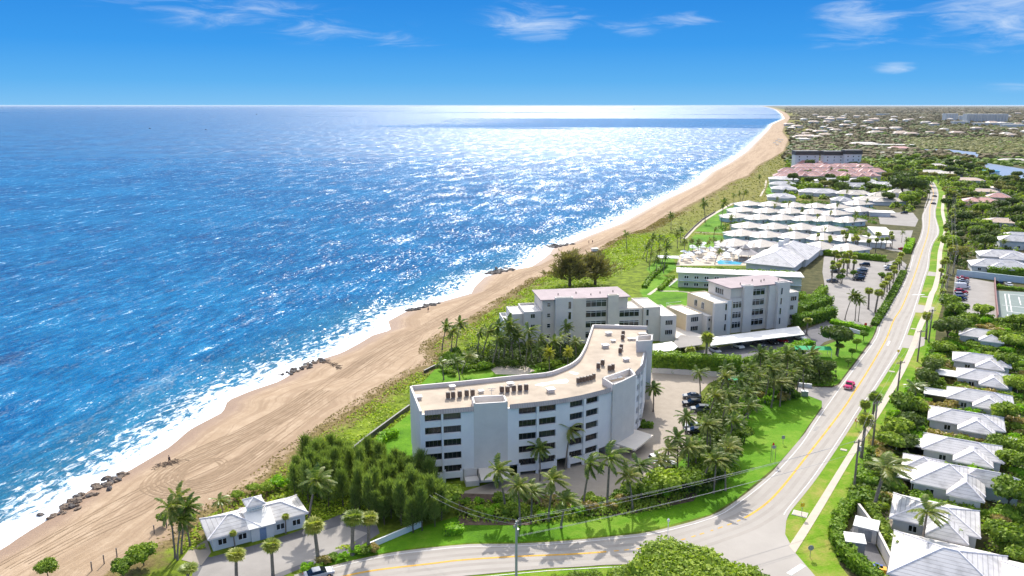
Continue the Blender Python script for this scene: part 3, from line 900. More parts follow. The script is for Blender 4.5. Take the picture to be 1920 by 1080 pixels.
for q in ([(1640, 430), (1712, 432), (1706, 452), (1694, 474), (1630, 462)], [(1645, 398), (1712, 399), (1722, 412), (1716, 425), (1650, 420)], [(1545, 480), (1700, 496), (1692, 520), (1672, 552), (1652, 590), (1640, 604), (1622, 616), (1560, 605), (1536, 600), (1556, 570), (1548, 545), (1542, 510)]):
    block(PP(q))
tlot = PP([(1791, 516), (1864, 530), (1869, 600), (1808, 592), (1785, 572), (1788, 545)])
sheet('parking_lot', tlot, 0.03, 'asphalt'); block(tlot)
tcourt = PP([(1867, 545), (1990, 552), (2000, 612), (1869, 602)])
sheet('tennis_court', tcourt, 0.04, 'greencourt'); block(tcourt)
for a, c in (((1884, 551), (1889, 584)), ((1891, 551), (1897, 585)), ((1910, 557), (1914, 572)), ((1884, 551), (1930, 555)), ((1878, 572), (1930, 578)), ((1889, 584), (1940, 590)), ((1889, 590), (1892, 604)), ((1897, 590), (1900, 606))):
    struct(ribbon('court_markings', PP([a, c]), 0.35, 0.055, 'whitep'))
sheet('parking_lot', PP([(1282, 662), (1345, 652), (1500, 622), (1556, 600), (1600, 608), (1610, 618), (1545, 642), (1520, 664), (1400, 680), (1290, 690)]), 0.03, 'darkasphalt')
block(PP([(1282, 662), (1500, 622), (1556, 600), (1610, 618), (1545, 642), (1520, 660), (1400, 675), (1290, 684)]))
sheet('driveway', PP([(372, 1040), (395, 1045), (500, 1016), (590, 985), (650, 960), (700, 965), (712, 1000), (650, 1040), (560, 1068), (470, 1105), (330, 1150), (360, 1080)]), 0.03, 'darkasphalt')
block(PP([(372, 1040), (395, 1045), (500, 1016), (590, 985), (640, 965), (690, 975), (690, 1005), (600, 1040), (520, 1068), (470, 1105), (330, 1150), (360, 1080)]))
sheet('parking_lot', PP([(380, 1062), (470, 1040), (560, 1010), (640, 985), (690, 1000), (640, 1030), (560, 1060), (470, 1095), (340, 1140)]), 0.045, 'asphalt')
sheet('garden_bed', PP([(860, 925), (1000, 930), (1100, 938), (1200, 925), (1260, 885), (1320, 905), (1300, 940), (1180, 965), (1060, 970), (990, 985), (860, 985)]), 0.05, 'mulch')
sheet('patio', PP([(920, 693), (935, 686), (985, 686), (1003, 695), (985, 703), (930, 702)]), 0.05, 'walk')
sheet('patio', PP([(1640, 955), (1690, 955), (1700, 985), (1665, 995), (1645, 975)]), 0.05, 'paver')
sheet('terrace', PP([(1268, 498), (1275, 478), (1310, 465), (1380, 462), (1440, 468), (1400, 498)]), 0.04, 'walk')
sheet('patio', PP([(340, 1050), (355, 1030), (388, 1012), (396, 1036), (378, 1060)]), 0.05, 'paver')
canal = PP([(1716, 280), (1779, 280), (1833, 286), (1839, 294), (1847, 305), (1925, 318), (2100, 330), (2100, 350), (1925, 336), (1882, 338), (1860, 327), (1844, 308), (1822, 297), (1779, 288.5), (1735, 286)])
cm_, ns, lk, b = mat('canal_water_surface')
b.inputs['Base Color'].default_value = (0.24, 0.29, 0.36, 1); b.inputs['Roughness'].default_value = 0.3
sheet('canal_water', canal, 0.1, cm_); block(canal)
# ================================================================== BUILDINGS
def frame_at(name, px0, ang, label, cat, z=0.0, group=None):
    x, y = P(px0[0], px0[1], z)
    return empty(name, x, y, 0, R(ang), label, cat, group)
def L(root, px, py, z):
    x, y = P(px, py, z)
    x -= root.location.x; y -= root.location.y
    a = root.rotation_euler.z
    return (x * math.cos(a) + y * math.sin(a), -x * math.sin(a) + y * math.cos(a))
def Wd(root, u, v):
    a = root.rotation_euler.z
    return (root.location.x + u * math.cos(a) - v * math.sin(a), root.location.y + u * math.sin(a) + v * math.cos(a))
def blk(root, u0, v0, u1, v1):
    block([Wd(root, u0, v0), Wd(root, u1, v0), Wd(root, u1, v1), Wd(root, u0, v1)])

def volume(root, u0, v0, u1, v1, z0, z1, wall, roof, par=0.45, t=0.25, over=0.0, nm='wall'):
    """a storey block: walls as one part, its roof as another, with a parapet (or an overhanging slab)"""
    b = MB()
    if over:
        b.box(u0, v0, z0, u1, v1, z1)
        b.build(nm, wall, root)
        r = MB(); r.box(u0 - over, v0 - over, z1 + 0.002, u1 + over, v1 + over, z1 + 0.3)
        r.build('roof', roof, root)
    else:
        b.box(u0, v0, z0, u1, v1, z1 - par)
        for q in ((u0, v0, u1, v0 + t), (u0, v1 - t, u1, v1), (u0, v0 + t, u0 + t, v1 - t), (u1 - t, v0 + t, u1, v1 - t)):
            b.box(q[0], q[1], z1 - par - 0.001, q[2], q[3], z1)
        b.build(nm, wall, root)
        r = MB(); r.box(u0 + t, v0 + t, z1 - par - 0.03, u1 - t, v1 - t, z1 - par + 0.03)
        r.build('roof', roof, root)
    blk(root, u0, v0, u1, v1)

def window(root, a, b_, z0, z1, cols=2, rows_=1, frame='trim', depth=0.10, fw=0.07, name='window', glass='glass', transom=None):
    """window on the wall line a->b_ (local 2D, outside is to the right of a->b_)"""
    dx, dy = b_[0] - a[0], b_[1] - a[1]
    l = math.hypot(dx, dy); dx /= l; dy /= l
    nx, ny = dy, -dx
    o = lambda s, d: (a[0] + dx * s + nx * d, a[1] + dy * s + ny * d)
    f = MB()
    def bar(s0, s1, za, zb, d=depth):
        q = [o(s0, 0.0), o(s1, 0.0), o(s1, d), o(s0, d)]
        f.prism(q, za, zb)
    bar(0, l, z0, z0 + fw); bar(0, l, z1 - fw, z1)
    for k in range(cols + 1):
        s = min(max(k * l / cols - fw / 2, 0), l - fw)
        bar(s, s + fw, z0 + fw, z1 - fw, depth * 0.9)
    for k in range(1, rows_):
        zz = z0 + (z1 - z0) * k / rows_
        bar(0, l, zz - fw / 2, zz + fw / 2, depth * 0.8)
    if transom:
        bar(0, l, transom - fw * 0.8, transom + fw * 0.8, depth * 0.85)
    w_ = f.build(name, frame, root)
    p = MB()
    q = [o(0, 0.0), o(l, 0.0), o(l, 0.03), o(0, 0.03)]
    p.prism(q, z0, z1)
    p.build('pane', glass, w_)
    return w_

# ------------------------------------------------------------------ 1. the curved six-storey building
HT = 15.3
c1 = empty('apartment_building', *P(1000, 891), 0, 0, 'curved six-storey white apartment building with flat tan roof and rows of dark windows', 'building')
ox, oy = c1.location.x, c1.location.y
fpx = [(787, 771), (892, 762.5), (953, 759), (1006, 754), (1055, 748), (1094, 740.5), (1144, 728), (1168, 715), (1190, 700), (1206, 683), (1211, 656), (1214, 611)]
_fx = [p[0] for p in fpx]; _fy = [p[1] for p in fpx]
def fr_(x):
    w_ = P(x, float(np.interp(x, _fx, _fy)), HT)
    return (w_[0] - ox, w_[1] - oy)
fpts = smoothline([fr_(x) for x in _fx], 3)
bpts = smoothline([tuple(np.array(P(x, y, HT)) - (ox, oy)) for x, y in [(768, 723), (866, 714), (960, 704), (1023, 698), (1050, 690), (1070, 681), (1082, 672), (1089, 663), (1099, 643), (1111, 608)]], 3)
def inset(line, d):
    return off(line, d)
body = MB()
rec = inset(fpts, 1.1)
outl = rec + bpts[::-1]
body.prism(outl, 2.55, 14.3)
body.build('wall', 'facade', c1)
rb = MB(); rb.prism(inset(fpts, 0.3) + inset(bpts, -0.3)[::-1], 14.2, 14.42); rb.build('roof', 'roofflat', c1)
block([(x + ox, y + oy) for x, y in fpts + bpts[::-1]])
# parapets: back wall and both ends
pb = MB()
for a, c in zip(bpts[:-1], bpts[1:]):
    pb.beam(a, c, 0.4, 2.55, HT, side=-0.4)
pb.beam(bpts[0], fpts[0], 0.4, 2.55, HT)
pb.beam(fpts[-1], bpts[-1], 0.4, 2.55, HT)
pb.build('parapet', 'grey', c1)
# parking level: set-back core and columns
core = MB(); core.prism(inset(fpts, 4.5) + inset(bpts, -1.0)[::-1], 0, 2.55); core.build('ground_floor', 'grey', c1)
BAY = [(796, 827), (830.5, 864), (973, 1006), (1010, 1043), (1069, 1094), (1098, 1123), (1193, 1199), (1200, 1205)]
SOLID = [(787, 796), (864, 893), (952, 973), (1043, 1069), (1123, 1152)]
wl = MB()
for x0, x1 in SOLID:
    wl = MB(); wl.beam(fr_(x0), fr_(x1), 0.58, 2.55, HT - 0.75); wl.build('wall_panel', 'facade', c1)
sp_ = MB()
for x0, x1 in BAY:
    sp_ = MB()
    a, c = fr_(x0), fr_(x1)
    tops = [14.5 - 2.73 * k for k in range(5)]
    for k, t_ in enumerate(tops):
        sp_.beam(a, c, 0.56, t_ - 1.48 - 1.25, t_ - 1.48)
    sp_.beam(a, c, 0.5, 14.5, HT - 0.75, side=0.03)
    sp_.beam(a, c, 0.06, 2.35, HT - 0.75, side=0.5)
    sp_.build('spandrel', 'facade', c1)
for x0, x1 in ((827, 830.5), (1006, 1010), (1094, 1098), (1190, 1193), (1199, 1200), (1205, 1211)):
    sp_ = MB(); sp_.beam(fr_(x0), fr_(x1), 0.85, 2.55, HT - 0.75, side=-0.28); sp_.build('pilaster', 'facade', c1)
for x in (830, 864, 952, 973, 1008, 1043, 1069, 1096, 1123):
    p_ = fr_(x); sp_ = MB(); sp_.box(p_[0] - .3, p_[1] + .1, 0, p_[0] + .3, p_[1] + .7, 2.55); sp_.build('column', 'facade', c1)
for x0, x1 in BAY:
    a, c = inset([fr_(x0), fr_(x1)], 0.5)
    for k in range(5):
        t_ = 14.5 - 2.73 * k
        window(c1, a, c, t_ - 1.48, t_, 4 if x0 < 1190 else 2, 1, 'metal', 0.08, 0.09)
ms = MB()
def mansard(x0, x1, n):
    xs = np.linspace(x0, x1, n + 1)
    for i in range(n):
        a, c = fr_(xs[i]), fr_(xs[i + 1])
        ao, co = inset([a, c], -0.35); ai, ci = inset([a, c], 0.15)
        l = math.hypot(c[0] - a[0], c[1] - a[1]); s0 = i * l
        ms.quv([(ao[0], ao[1], HT - 0.8), (co[0], co[1], HT - 0.8), (ci[0], ci[1], HT), (ai[0], ai[1], HT)], [(0, s0), (0, s0 + l), (1, s0 + l), (1, s0)])
        ms.quv([(ai[0], ai[1], HT), (ci[0], ci[1], HT), (ci[0], ci[1], 14.3), (ai[0], ai[1], 14.3)], [(0, 0)] * 4)
        ms.quv([(ao[0], ao[1], HT - 0.8), (a[0], a[1], HT - 0.85), (c[0], c[1], HT - 0.85), (co[0], co[1], HT - 0.8)], [(0, 0)] * 4)
for q in ((796, 888, 5), (956, 1146, 10), (1192, 1211, 4)):
    ms = MB(); mansard(*q); ms.build('roof_edge', 'mansard', c1)
# stair and lift towers, with hollow tops
def tower(poly_px, z0, z1, zin, name='stair_tower', m='grey'):
    pl = [tuple(np.array(P(x, y, z1)) - (ox, oy)) for x, y in poly_px]
    b = MB()
    cx_, cy_ = np.mean(pl, axis=0)
    b.prism(pl, z0, zin)
    n = len(pl)
    ar = sum(pl[i][0] * pl[(i + 1) % n][1] - pl[(i + 1) % n][0] * pl[i][1] for i in range(n))
    if ar < 0:
        pl = pl[::-1]
    for i in range(n):
        b.beam(pl[i], pl[(i + 1) % n], 0.35, zin - 0.002, z1)
    o = b.build(name, m, c1)
    block([(x + ox, y + oy) for x, y in pl])
    return o
tower([(888, 757.5), (952, 753.5), (946, 740), (884, 743)], 2.2, 15.9, 14.46)
tower([(1150, 721.5), (1169, 714), (1192.5, 702), (1182, 690), (1129, 708)], 2.2, 15.9, 14.46)
tower([(1193.5, 640), (1223, 638), (1224, 626.5), (1193.5, 630)], 2.2, 17.2, 15.6)
for x0, x1, dz in ((895, 950, 0), (1152, 1188, 0)):
    b = MB()
    a, c = fr_(x0), fr_(x1)
    q = inset([a, c], -5.2)
    b.prism([(a[0], a[1] + 1), (c[0], c[1] + 1), q[1], q[0]], 2.05, 2.4)
    b.build('entrance_canopy', 'warm', c1)
    b = MB()
    q2 = inset([a, c], -1.5)
    b.prism([inset([a, c], 4.2)[0], inset([a, c], 4.2)[1], q2[1], q2[0]], 0, 2.05)
    b.build('lobby', 'warm', c1)
b = MB(); a, c = fr_(868), fr_(893)
q = inset([a, c], -0.2); b.beam(q[0], q[1], 0.4, 0, 2.5); q = inset([a, c], -2.6); b.beam(q[0], q[1], 2.0, 0, 1.1)
b.build('entrance_wall', 'grey', c1)
# painted coating patch (white repair on the roof)
pt = [tuple(np.array(P(x, y, 14.43)) - (ox, oy)) for x, y in [(1002, 722), (1015, 718), (1032, 716), (1044, 713), (1062, 710.5), (1066, 714), (1063, 718), (1048, 719), (1030, 720), (1018, 724)]]
b = MB(); b.prism(pt, 14.41, 14.44); b.build('roof_patch', 'coating', c1)
pt = [tuple(np.array(P(x, y, 14.43)) - (ox, oy)) for x, y in [(1066, 698), (1072, 696.5), (1086, 700), (1080, 703)]]
b = MB(); b.prism(pt, 14.41, 14.44); b.build('roof_patch', 'coating', c1)
landmark('the curved apartment building', *P(1000, 800))
landmark('the rear stair tower', *P(1222, 745))
landmark('the seaward end wall', *P(770, 860))

# rooftop machines: each a thing
ac = empty('air_conditioner', 0, 0)
b = MB(); b.box(-.55, -.5, 0, .55, .5, .3); b.build('stand', 'alu', ac)
b = MB(); b.box(-.6, -.6, .3, .6, .6, 1.75)
for k in range(5):
    b.box(-.63, -.63, .62 + k * .22, .63, .63, .70 + k * .22)
b.build('casing', 'rust', ac)
b = MB(); b.tube([(0, 0, 1.75), (0, 0, 1.84)], .5, 12); b.tube([(0, 0, 1.84), (0, 0, 1.87)], .13, 8); b.build('fan_grille', 'metal', ac)
kit(ac)
for px, py in [(840, 740), (849.5, 739), (862, 738), (875, 736), (886, 735), (941, 729), (951.5, 729), (963.5, 727), (975, 726), (986.5, 725), (1084, 712), (1090, 710.5), (1096, 709.5), (1102, 708), (1108, 706.5), (1113.5, 704), (1122, 685), (1130, 679), (1143, 689), (1149, 687), (1163, 656.5), (1165, 649.5), (1167.5, 631.5), (1168.5, 624)]:
    x, y = P(px, py, 15.3)
    o = first_or_dup(ac, x, y, z=14.42, sc=((.66, .66, .8) if not 1080 < px < 1118 else (.46, .5, .72)), rz=R(12 if px < 1080 else 30 if px < 1118 else 75))
    o['category'] = 'air conditioner'; o['group'] = 'air conditioners on the curved flat roof'
    AUTO.append((o, 'dark air conditioner on tan roof', (x, y)))
vent = empty('roof_vent', 0, 0)
b = MB(); b.box(-.55, -.5, 0, .55, .5, .55); b.build('curb', 'warm', vent)
b = MB(); b.box(-.7, -.65, .55, .7, .65, .7); b.build('cap', 'trim', vent)
kit(vent)
for px, py, s in [(784.5, 745, 1), (902, 733, .8), (1032.5, 732, 1.2), (1174, 674, 1), (1150, 638.5, .8), (1157, 610.5, .8), (1141, 625.5, 1.1), (1135, 649, 1.2), (1181, 635, .8), (1187.5, 635, .8), (957, 720, 1.0), (848, 725, .9)]:
    x, y = P(px, py, 14.8)
    o = first_or_dup(vent, x, y, z=14.42, rz=R(20), sc=s)
    o['category'] = 'roof vent'; o['group'] = 'small vents on the curved flat roof'
    AUTO.append((o, 'small square vent box on the tan flat roof', (x, y)))
hatch = empty('roof_hatch', 0, 0)
b = MB(); b.box(-2.0, -1.0, 0, 2.0, 1.0, .45); b.build('curb', 'roofflat', hatch)
b = MB(); b.box(-1.6, -.8, .45, .2, .8, .7); b.box(.5, -.8, .45, 1.6, .8, .62); b.build('lid', 'trim', hatch)
kit(hatch)
for (px, py, rz), lb in zip([(914, 745, 5), (1152, 707, 28), (1205, 632, 10)], ['flat roof hatch with pale lids inside the tower by the seaward end', 'flat roof hatch with pale lids on the tower at the bend', 'flat roof hatch with pale lids on the rear tower top']):
    x, y = P(px, py, 15.0)
    o = first_or_dup(hatch, x, y, z=14.42 if px < 1200 else 15.6, rz=R(rz), sc=1 if px < 1200 else .6)
    tag(o, lb, 'hatch', 'roof hatches')
b = MB(); b.tube([(0, 0, 0), (0, 0, 2.2)], .06, 5); b.tube([(-.8, 0, 2.1), (.8, 0, 2.1)], .05, 5); b.tube([(-.5, 0, 1.7), (.5, 0, 1.7)], .05, 5)
tag(b.build('antenna', 'alu', None, (*P(922, 742, 15.0), 14.42)), 'thin aerial mast standing on the curved tan roof', 'antenna')

# ------------------------------------------------------------------ 2. four-storey stepped building left (mauve roof)
c2 = frame_at('apartment_building', (1232, 641), 9.7, 'four-storey cream apartment building with mauve roof nearest the beach', 'building')
volume(c2, -36.0, 3.0, -9.0, 15.5, 0, 14.1, 'warm', 'mauve', 0.3, over=0.7)
volume(c2, -32.2, 1.6, -26.8, 3.2, 0, 15.0, 'grey', 'roofwhite', nm='stair_tower')
volume(c2, -26.8, 2.2, -22.5, 3.0, 0, 14.4, 'warm', 'mauve', 0.2)
volume(c2, -15.6, 1.6, -12.3, 3.2, 0, 15.2, 'warm', 'roofwhite', nm='stair_tower')
volume(c2, -4.4, 1.0, 1.0, 13.5, 0, 11.0, 'warm', 'roofwhite', 0.3)
volume(c2, -12.3, 1.8, -4.5, 3.0, 0, 10.6, 'warm', 'roofwhite', 0.8)
volume(c2, -8.99, 3.01, -4.42, 13.0, 0, 10.2, 'warm', 'roofwhite', 0.2)
volume(c2, 1.02, 0.0, 6.0, 13.6, 0, 8.3, 'grey', 'roofwhite', 0.3)
volume(c2, -41.5, 3.4, -36.1, 14.5, 0, 10.6, 'grey', 'roofwhite', 0.7)
volume(c2, -45.2, 5.2, -41.6, 15.0, 0, 9.6, 'grey', 'roofwhite', 0.2)
volume(c2, -47.5, 6.0, -45.3, 15.0, 0, 7.6, 'white', 'roofwhite', 0.9)
for k in range(4):
    z = 1.5 + 3.3 * k
    window(c2, (-22.4, 2.98), (-15.8, 2.98), z, z + 2.1, 4, 1, transom=z + 1.6)
    if k < 3:
        window(c2, (-12.0, 1.78), (-5.6, 1.78), z, z + 2.1, 4, 1, transom=z + 1.6)
        window(c2, (-3.6, 0.98), (-2.7, 0.98), z + .2, z + 2.3, 1, 1)
    window(c2, (-28.3, 1.58), (-27.3, 1.58), z, z + 2.4, 1, 1)
    window(c2, (-34.6, 2.98), (-33.5, 2.98), z + .6, z + 1.9, 1, 2)
    if k in (1, 2):
        window(c2, (-39.6, 3.38), (-38.2, 3.38), z + .4, z + 1.8, 2, 1)
for z in (2.2, 5.3):
    window(c2, (2.4, -0.02), (4.8, -0.02), z, z + 1.6, 4, 1, 'white')
for v in (1.2, 4.0):
    b = MB()
b = MB()
for u in np.linspace(-9.0, -4.6, 8):
    b.tube([(u, 3.2, 10.2), (u, 3.2, 11.2)], .03, 4)
b.tube([(-9, 3.2, 11.2), (-4.6, 3.2, 11.2)], .04, 4); b.build('terrace_railing', 'trim', c2)
b = MB(); b.box(-12.3, 3.02, 10.8, -9.02, 6.5, 13.6); b.build('penthouse_wall', 'yellowwall', c2)
for u, v in ((-30, 8), (-24, 9), (-20, 6), (-16.5, 8), (-12, 9)):
    b = MB(); b.tube([(u, v, 14.4), (u, v, 15.0)], .15, 6); b.build('roof_pipe', 'metal', c2)
landmark('the beachside mauve-roofed block', *Wd(c2, -24, 4))

# ------------------------------------------------------------------ 3. four-storey stepped building right
c3 = frame_at('apartment_building', (1336.7, 631.7), 21, 'four-storey grey apartment building with mauve roof behind the long carport', 'building')
volume(c3, 7.5, 2.3, 31.0, 14.5, 0, 14.7, 'warm', 'mauve', 0.3, over=0.7)
volume(c3, 24.5, 0.0, 29.0, 2.28, 0, 15.7, 'grey', 'roofwhite', nm='stair_tower')
volume(c3, 21.8, 1.2, 24.48, 2.28, 0, 14.6, 'grey', 'mauve', 0.2)
volume(c3, 11.6, 0.7, 15.0, 2.7, 0, 15.5, 'grey', 'roofwhite', nm='stair_tower')
volume(c3, 0.7, 1.0, 7.48, 16.5, 0, 10.9, 'yellowwall', 'roofwhite', 0.3)
volume(c3, 0.0, 0.0, 5.2, 0.98, 0, 10.9, 'grey', 'roofwhite', 0.2)
volume(c3, 5.2, 0.5, 6.8, 0.98, 0, 11.2, 'white', 'roofwhite', 0.2)
volume(c3, 7.49, 1.5, 11.58, 2.28, 0, 11.4, 'grey', 'roofwhite', 0.9)
volume(c3, -7.0, 5.0, -1.2, 17.0, 0, 6.8, 'yellowwall', 'roofwhite', 0.3)
volume(c3, -7.05, 4.5, -1.15, 4.98, 0, 6.8, 'grey', 'roofwhite', 0.2)
volume(c3, -1.18, 2.0, 0.68, 16.0, 0, 6.4, 'grey', 'roofwhite', 0.2)
volume(c3, 31.02, 3.0, 35.4, 9.0, 0, 11.2, 'grey', 'roofwhite', 0.3)
volume(c3, 29.02, 2.0, 31.0, 2.28, 0, 11.2, 'grey', 'roofwhite', 0.2)
for k in range(4):
    z = 1.6 + 3.35 * k
    window(c3, (15.6, 2.28), (20.8, 2.28), z, z + 2.1, 3, 1, transom=z + 1.6)
    if k < 3:
        window(c3, (7.9, 1.48), (11.3, 1.48), z, z + 2.1, 3, 1, transom=z + 1.6)
        window(c3, (3.9, -0.02), (4.7, -0.02), z, z + 2.3, 1, 1)
    window(c3, (25.4, -0.02), (26.1, -0.02), z, z + 2.3, 1, 1)
for z in (2.0, 5.2, 8.2):
    window(c3, (32.2, 2.98), (34.6, 2.98) if z > 8 else (33.6, 2.98), z, z + 1.6, 3 if z > 8 else 2, 1, 'white')
for z in (1.3, 4.3):
    window(c3, (-5.6, 4.48), (-2.8, 4.48), z, z + 1.6, 4, 1, 'white')
    window(c3, (-0.7, 1.98), (0.1, 1.98), z + .4, z + 1.4, 1, 1)
for v in (10.5, 6.5):
    window(c3, (0.68, v + 1.6), (0.68, v), 7.4, 9.6, 2, 1)
window(c3, (7.48, 10.5), (7.48, 6.0), 11.6, 13.6, 4, 1)
b = MB()
for v in np.linspace(2.6, 12, 10):
    b.tube([(1.0, v, 10.7), (1.0, v, 11.7)], .03, 4)
b.build('terrace_railing', 'trim', c3)
b = MB()
for v in np.linspace(8, 17, 9):
    b.tube([(-7, v, 6.7), (-7, v, 7.8)], .04, 4)
b.tube([(-7, 8, 7.8), (-7, 17, 7.8), (-1.3, 17, 7.8)], .05, 4); b.build('terrace_railing', 'trim', c3)
for u, v in ((20, 8), (22, 6), (24, 7), (13, 5), (29, 6)):
    b = MB(); b.tube([(u, v, 15.0), (u, v, 15.7)], .16, 6); b.build('roof_pipe', 'metal', c3)
landmark('the carport building', *Wd(c3, 14, 0))
# long carport
x, y = P(1340, 645, 2.6)
cp = empty('carport', c3.location.x, c3.location.y, 0, c3.rotation_euler.z, 'long white flat-roofed carport with cars beneath it', 'carport')
q = [L(cp, *p, 2.7) for p in ((1332, 648), (1509, 627), (1497, 612), (1336, 632))]
b = MB(); b.prism(q, 2.55, 2.75); b.build('roof', 'roofwhite', cp)
for px, py in [(1331, 657), (1372.5, 652), (1412, 645), (1451, 638), (1489, 633)]:
    u, v = L(cp, px, py, 0)
    b = MB(); b.box(u - .12, v - .12, 0, u + .12, v + .12, 2.55); b.build('post', 'yellowwall', cp)
block(PP([(1332, 660), (1509, 640), (1497, 615), (1336, 632)]))
landmark('the long white carport', *P(1420, 645))
c4_ = empty('carport', *P(1262, 648), 0, R(15), 'grey sloping carport roof between the two stepped buildings', 'carport')
q = [L(c4_, *p, 2.4) for p in ((1262, 642), (1276, 628), (1320, 632), (1316, 646), (1273, 652))]
b = MB(); b.prism(q, 2.2, 2.4); b.build('roof', 'asphalt', c4_)
for px, py in ((1276, 655), (1310, 652)):
    u, v = L(c4_, px, py, 0)
    b = MB(); b.box(u - .12, v - .12, 0, u + .12, v + .12, 2.2); b.build('post', 'yellowwall', c4_)
c5_ = empty('carport', *P(1240, 655), 0, R(9.7), 'white flat carport roof beside the curved building', 'carport')
q = [L(c5_, *p, 2.4) for p in ((1224, 645), (1260, 640), (1271, 650), (1262, 657), (1224, 660))]
b = MB(); b.prism(q, 2.2, 2.4); b.build('roof', 'roofwhite', c5_)
for px, py in ((1230, 660), (1258, 657)):
    u, v = L(c5_, px, py, 0)
    b = MB(); b.box(u - .12, v - .12, 0, u + .12, v + .12, 2.2); b.build('post', 'grey', c5_)
b = MB(); q = [P(*p, 1.4) for p in ((1258, 610), (1266, 634), (1316, 634), (1318, 628), (1292, 620))]
o_ = empty('terrace_deck', *P(1280, 636), 0, 0, 'raised cream terrace deck between the two stepped buildings', 'terrace')
b.prism([(x - o_.location.x, y - o_.location.y) for x, y in q], 0, 1.4); b.build('deck', 'warm', o_)
block(PP([(1224, 660), (1316, 655), (1320, 628), (1260, 606), (1224, 640)]))

# ------------------------------------------------------------------ 4. two-storey pale green block
g4 = frame_at('motel_block', (1271, 538), -11.5, 'long two-storey pale green block with white windows and hedge on top', 'building')
u1 = L(g4, 1519, 575, 0)[0]
hh = 6.0
volume(g4, 0, 0, u1, 8.5, 0, hh, 'palegreen', 'roofwhite', 0.3, over=0.8)
nW = 11
for k in range(nW):
    u = 2.2 + k * (u1 - 4) / nW
    for z in (0.5, 3.4):
        window(g4, (u, -0.02), (u + 2.0, -0.02), z, z + 1.6, 2, 1, 'trim', 0.15, 0.22)
b = MB(); b.box(0, -1.4, 2.85, u1, -.002, 3.0)
for k in range(int(u1 / 1.2)):
    b.box(k * 1.2, -1.38, 3.0, k * 1.2 + .06, -1.32, 3.9)
b.box(0, -1.4, 3.9, u1, -1.3, 4.0); b.build('balcony', 'paleblue', g4)
b = MB()
for k in range(10):
    b.box(-3.6 + k * .33, -.6, k * .3, -3.27 + k * .33, .8, k * .3 + .3)
b.build('outside_stair', 'white', g4)
landmark('the pale green block', *Wd(g4, u1 / 2, 0))
landmark('the outside stair', *Wd(g4, -2, 0))

# ------------------------------------------------------------------ houses with hip roofs
def house(name, wx, wy, ang, rects, label, cat='house', tile='tile', wall='white', eave=2.9, group=None, flats=(), win=True):
    """rects: (u0,v0,u1,v1,eave,rise) in local metres"""
    h = empty(name, wx, wy, 0, R(ang), label, cat, group)
    b = MB()
    for i, (u0, v0, u1_, v1, ev, ri) in enumerate(rects):
        b.box(u0, v0, 0, u1_, v1, ev - 0.05 - 0.01 * i)
        blk(h, u0 - .5, v0 - .5, u1_ + .5, v1 + .5)
    b.build('wall', wall, h)
    for u0, v0, u1_, v1, ev, ri in rects:
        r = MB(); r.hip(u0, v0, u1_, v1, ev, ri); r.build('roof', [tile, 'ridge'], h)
    for u0, v0, u1_, v1, z in flats:
        r = MB(); r.box(u0, v0, z, u1_, v1, z + .2); r.build('porch_roof', 'roofwhite', h)
        r = MB()
        for u, v in ((u0 + .2, v0 + .2), (u1_ - .3, v0 + .2), (u0 + .2, v1 - .3)):
            r.box(u, v, 0, u + .15, v + .15, z)
        r.build('porch_post', 'trim', h)
        blk(h, u0, v0, u1_, v1)
    if win:
        u0, v0, u1_, v1, ev, ri = rects[0]
        n = max(2, int((u1_ - u0) / 5))
        for k in range(n):
            u = u0 + (k + .5) * (u1_ - u0) / n
            window(h, (u - .7, v0 - .03), (u + .7, v0 - .03), .9, 2.2, 2, 1, 'trim', .1, .1)
    return h

# nearer row on the right of the road; long axis square to the road
ROWS = [((1846, 622), 12.5, 9, 'white-roofed house nearest the tennis courts on the right', 0),
        ((1841, 669), 13, 9, 'white-roofed house, second from the tennis courts, with red-edged right gable end', 0),
        ((1848, 700), 12, 9, 'white-roofed house, third from the tennis courts, with flat wing', 1),
        ((1838, 738), 13, 9, 'white-roofed house, fourth from the tennis courts, with flat wing', 1),
        ((1812, 778), 14, 9.5, 'white-roofed house, fifth from the tennis courts, hip over its middle', 0),
        ((1805, 832), 13.5, 9.5, 'white-roofed house, sixth from the tennis courts, with small white side roof', 1),
        ((1812, 890), 17, 11, 'large white-roofed house with courtyard notch beside the big coconut palm', 2),
        ((1754, 957), 12.5, 10.5, 'white-roofed house with a coconut palm in front of its ribbed roof', 0)]
for (cpx, ln, dp, lb, kind) in ROWS:
    x, y = P(*cpx, 4.0)
    a = -29
    hl, hd = ln / 2, dp / 2
    rc = [(-hl, -hd + 1.5, hl, hd, 2.9, 1.6), (-hl * .15, -hd - 1.6, hl * .72, hd * .3, 2.75, 1.4)]
    fl = []
    if kind == 1:
        fl = [(-hl - 5.5, -hd + 2.2, -hl + .2, hd - 1.5, 2.45)]
    if kind == 2:
        rc = [(-hl, -hd, hl * .3, hd, 3.0, 2.4), (-hl * .1, -hd * .1, hl, hd - 1, 2.8, 1.9), (-hl * .3, -hd - 2.0, hl * .28, hd * .2, 2.85, 1.8), (-hl - 2, hd * .1, -hl * .5, hd + 1.5, 2.75, 1.6)]
        fl = [(-hl - 4, -hd + 1.5, -hl - .1, -hd + 7, 2.4)]
    h = house('house', x, y, a, rc, lb, flats=fl)
    landmark('the ' + lb.split(',')[0].replace(' on the right', '') if kind != 2 else 'the large notched white-roofed house', x, y) if False else None
for nm, p in (('the first white-roofed house', (1846, 622)), ('the second white-roofed house', (1841, 669)), ('the third white-roofed house', (1848, 700)), ('the fourth white-roofed house', (1838, 738)), ('the fifth white-roofed house', (1812, 778)), ('the sixth white-roofed house', (1805, 832)), ('the large notched house', (1812, 890)), ('the palm-fronted house', (1754, 957))):
    landmark(nm, *P(*p, 3))
x, y = P(1815, 1052, 4)
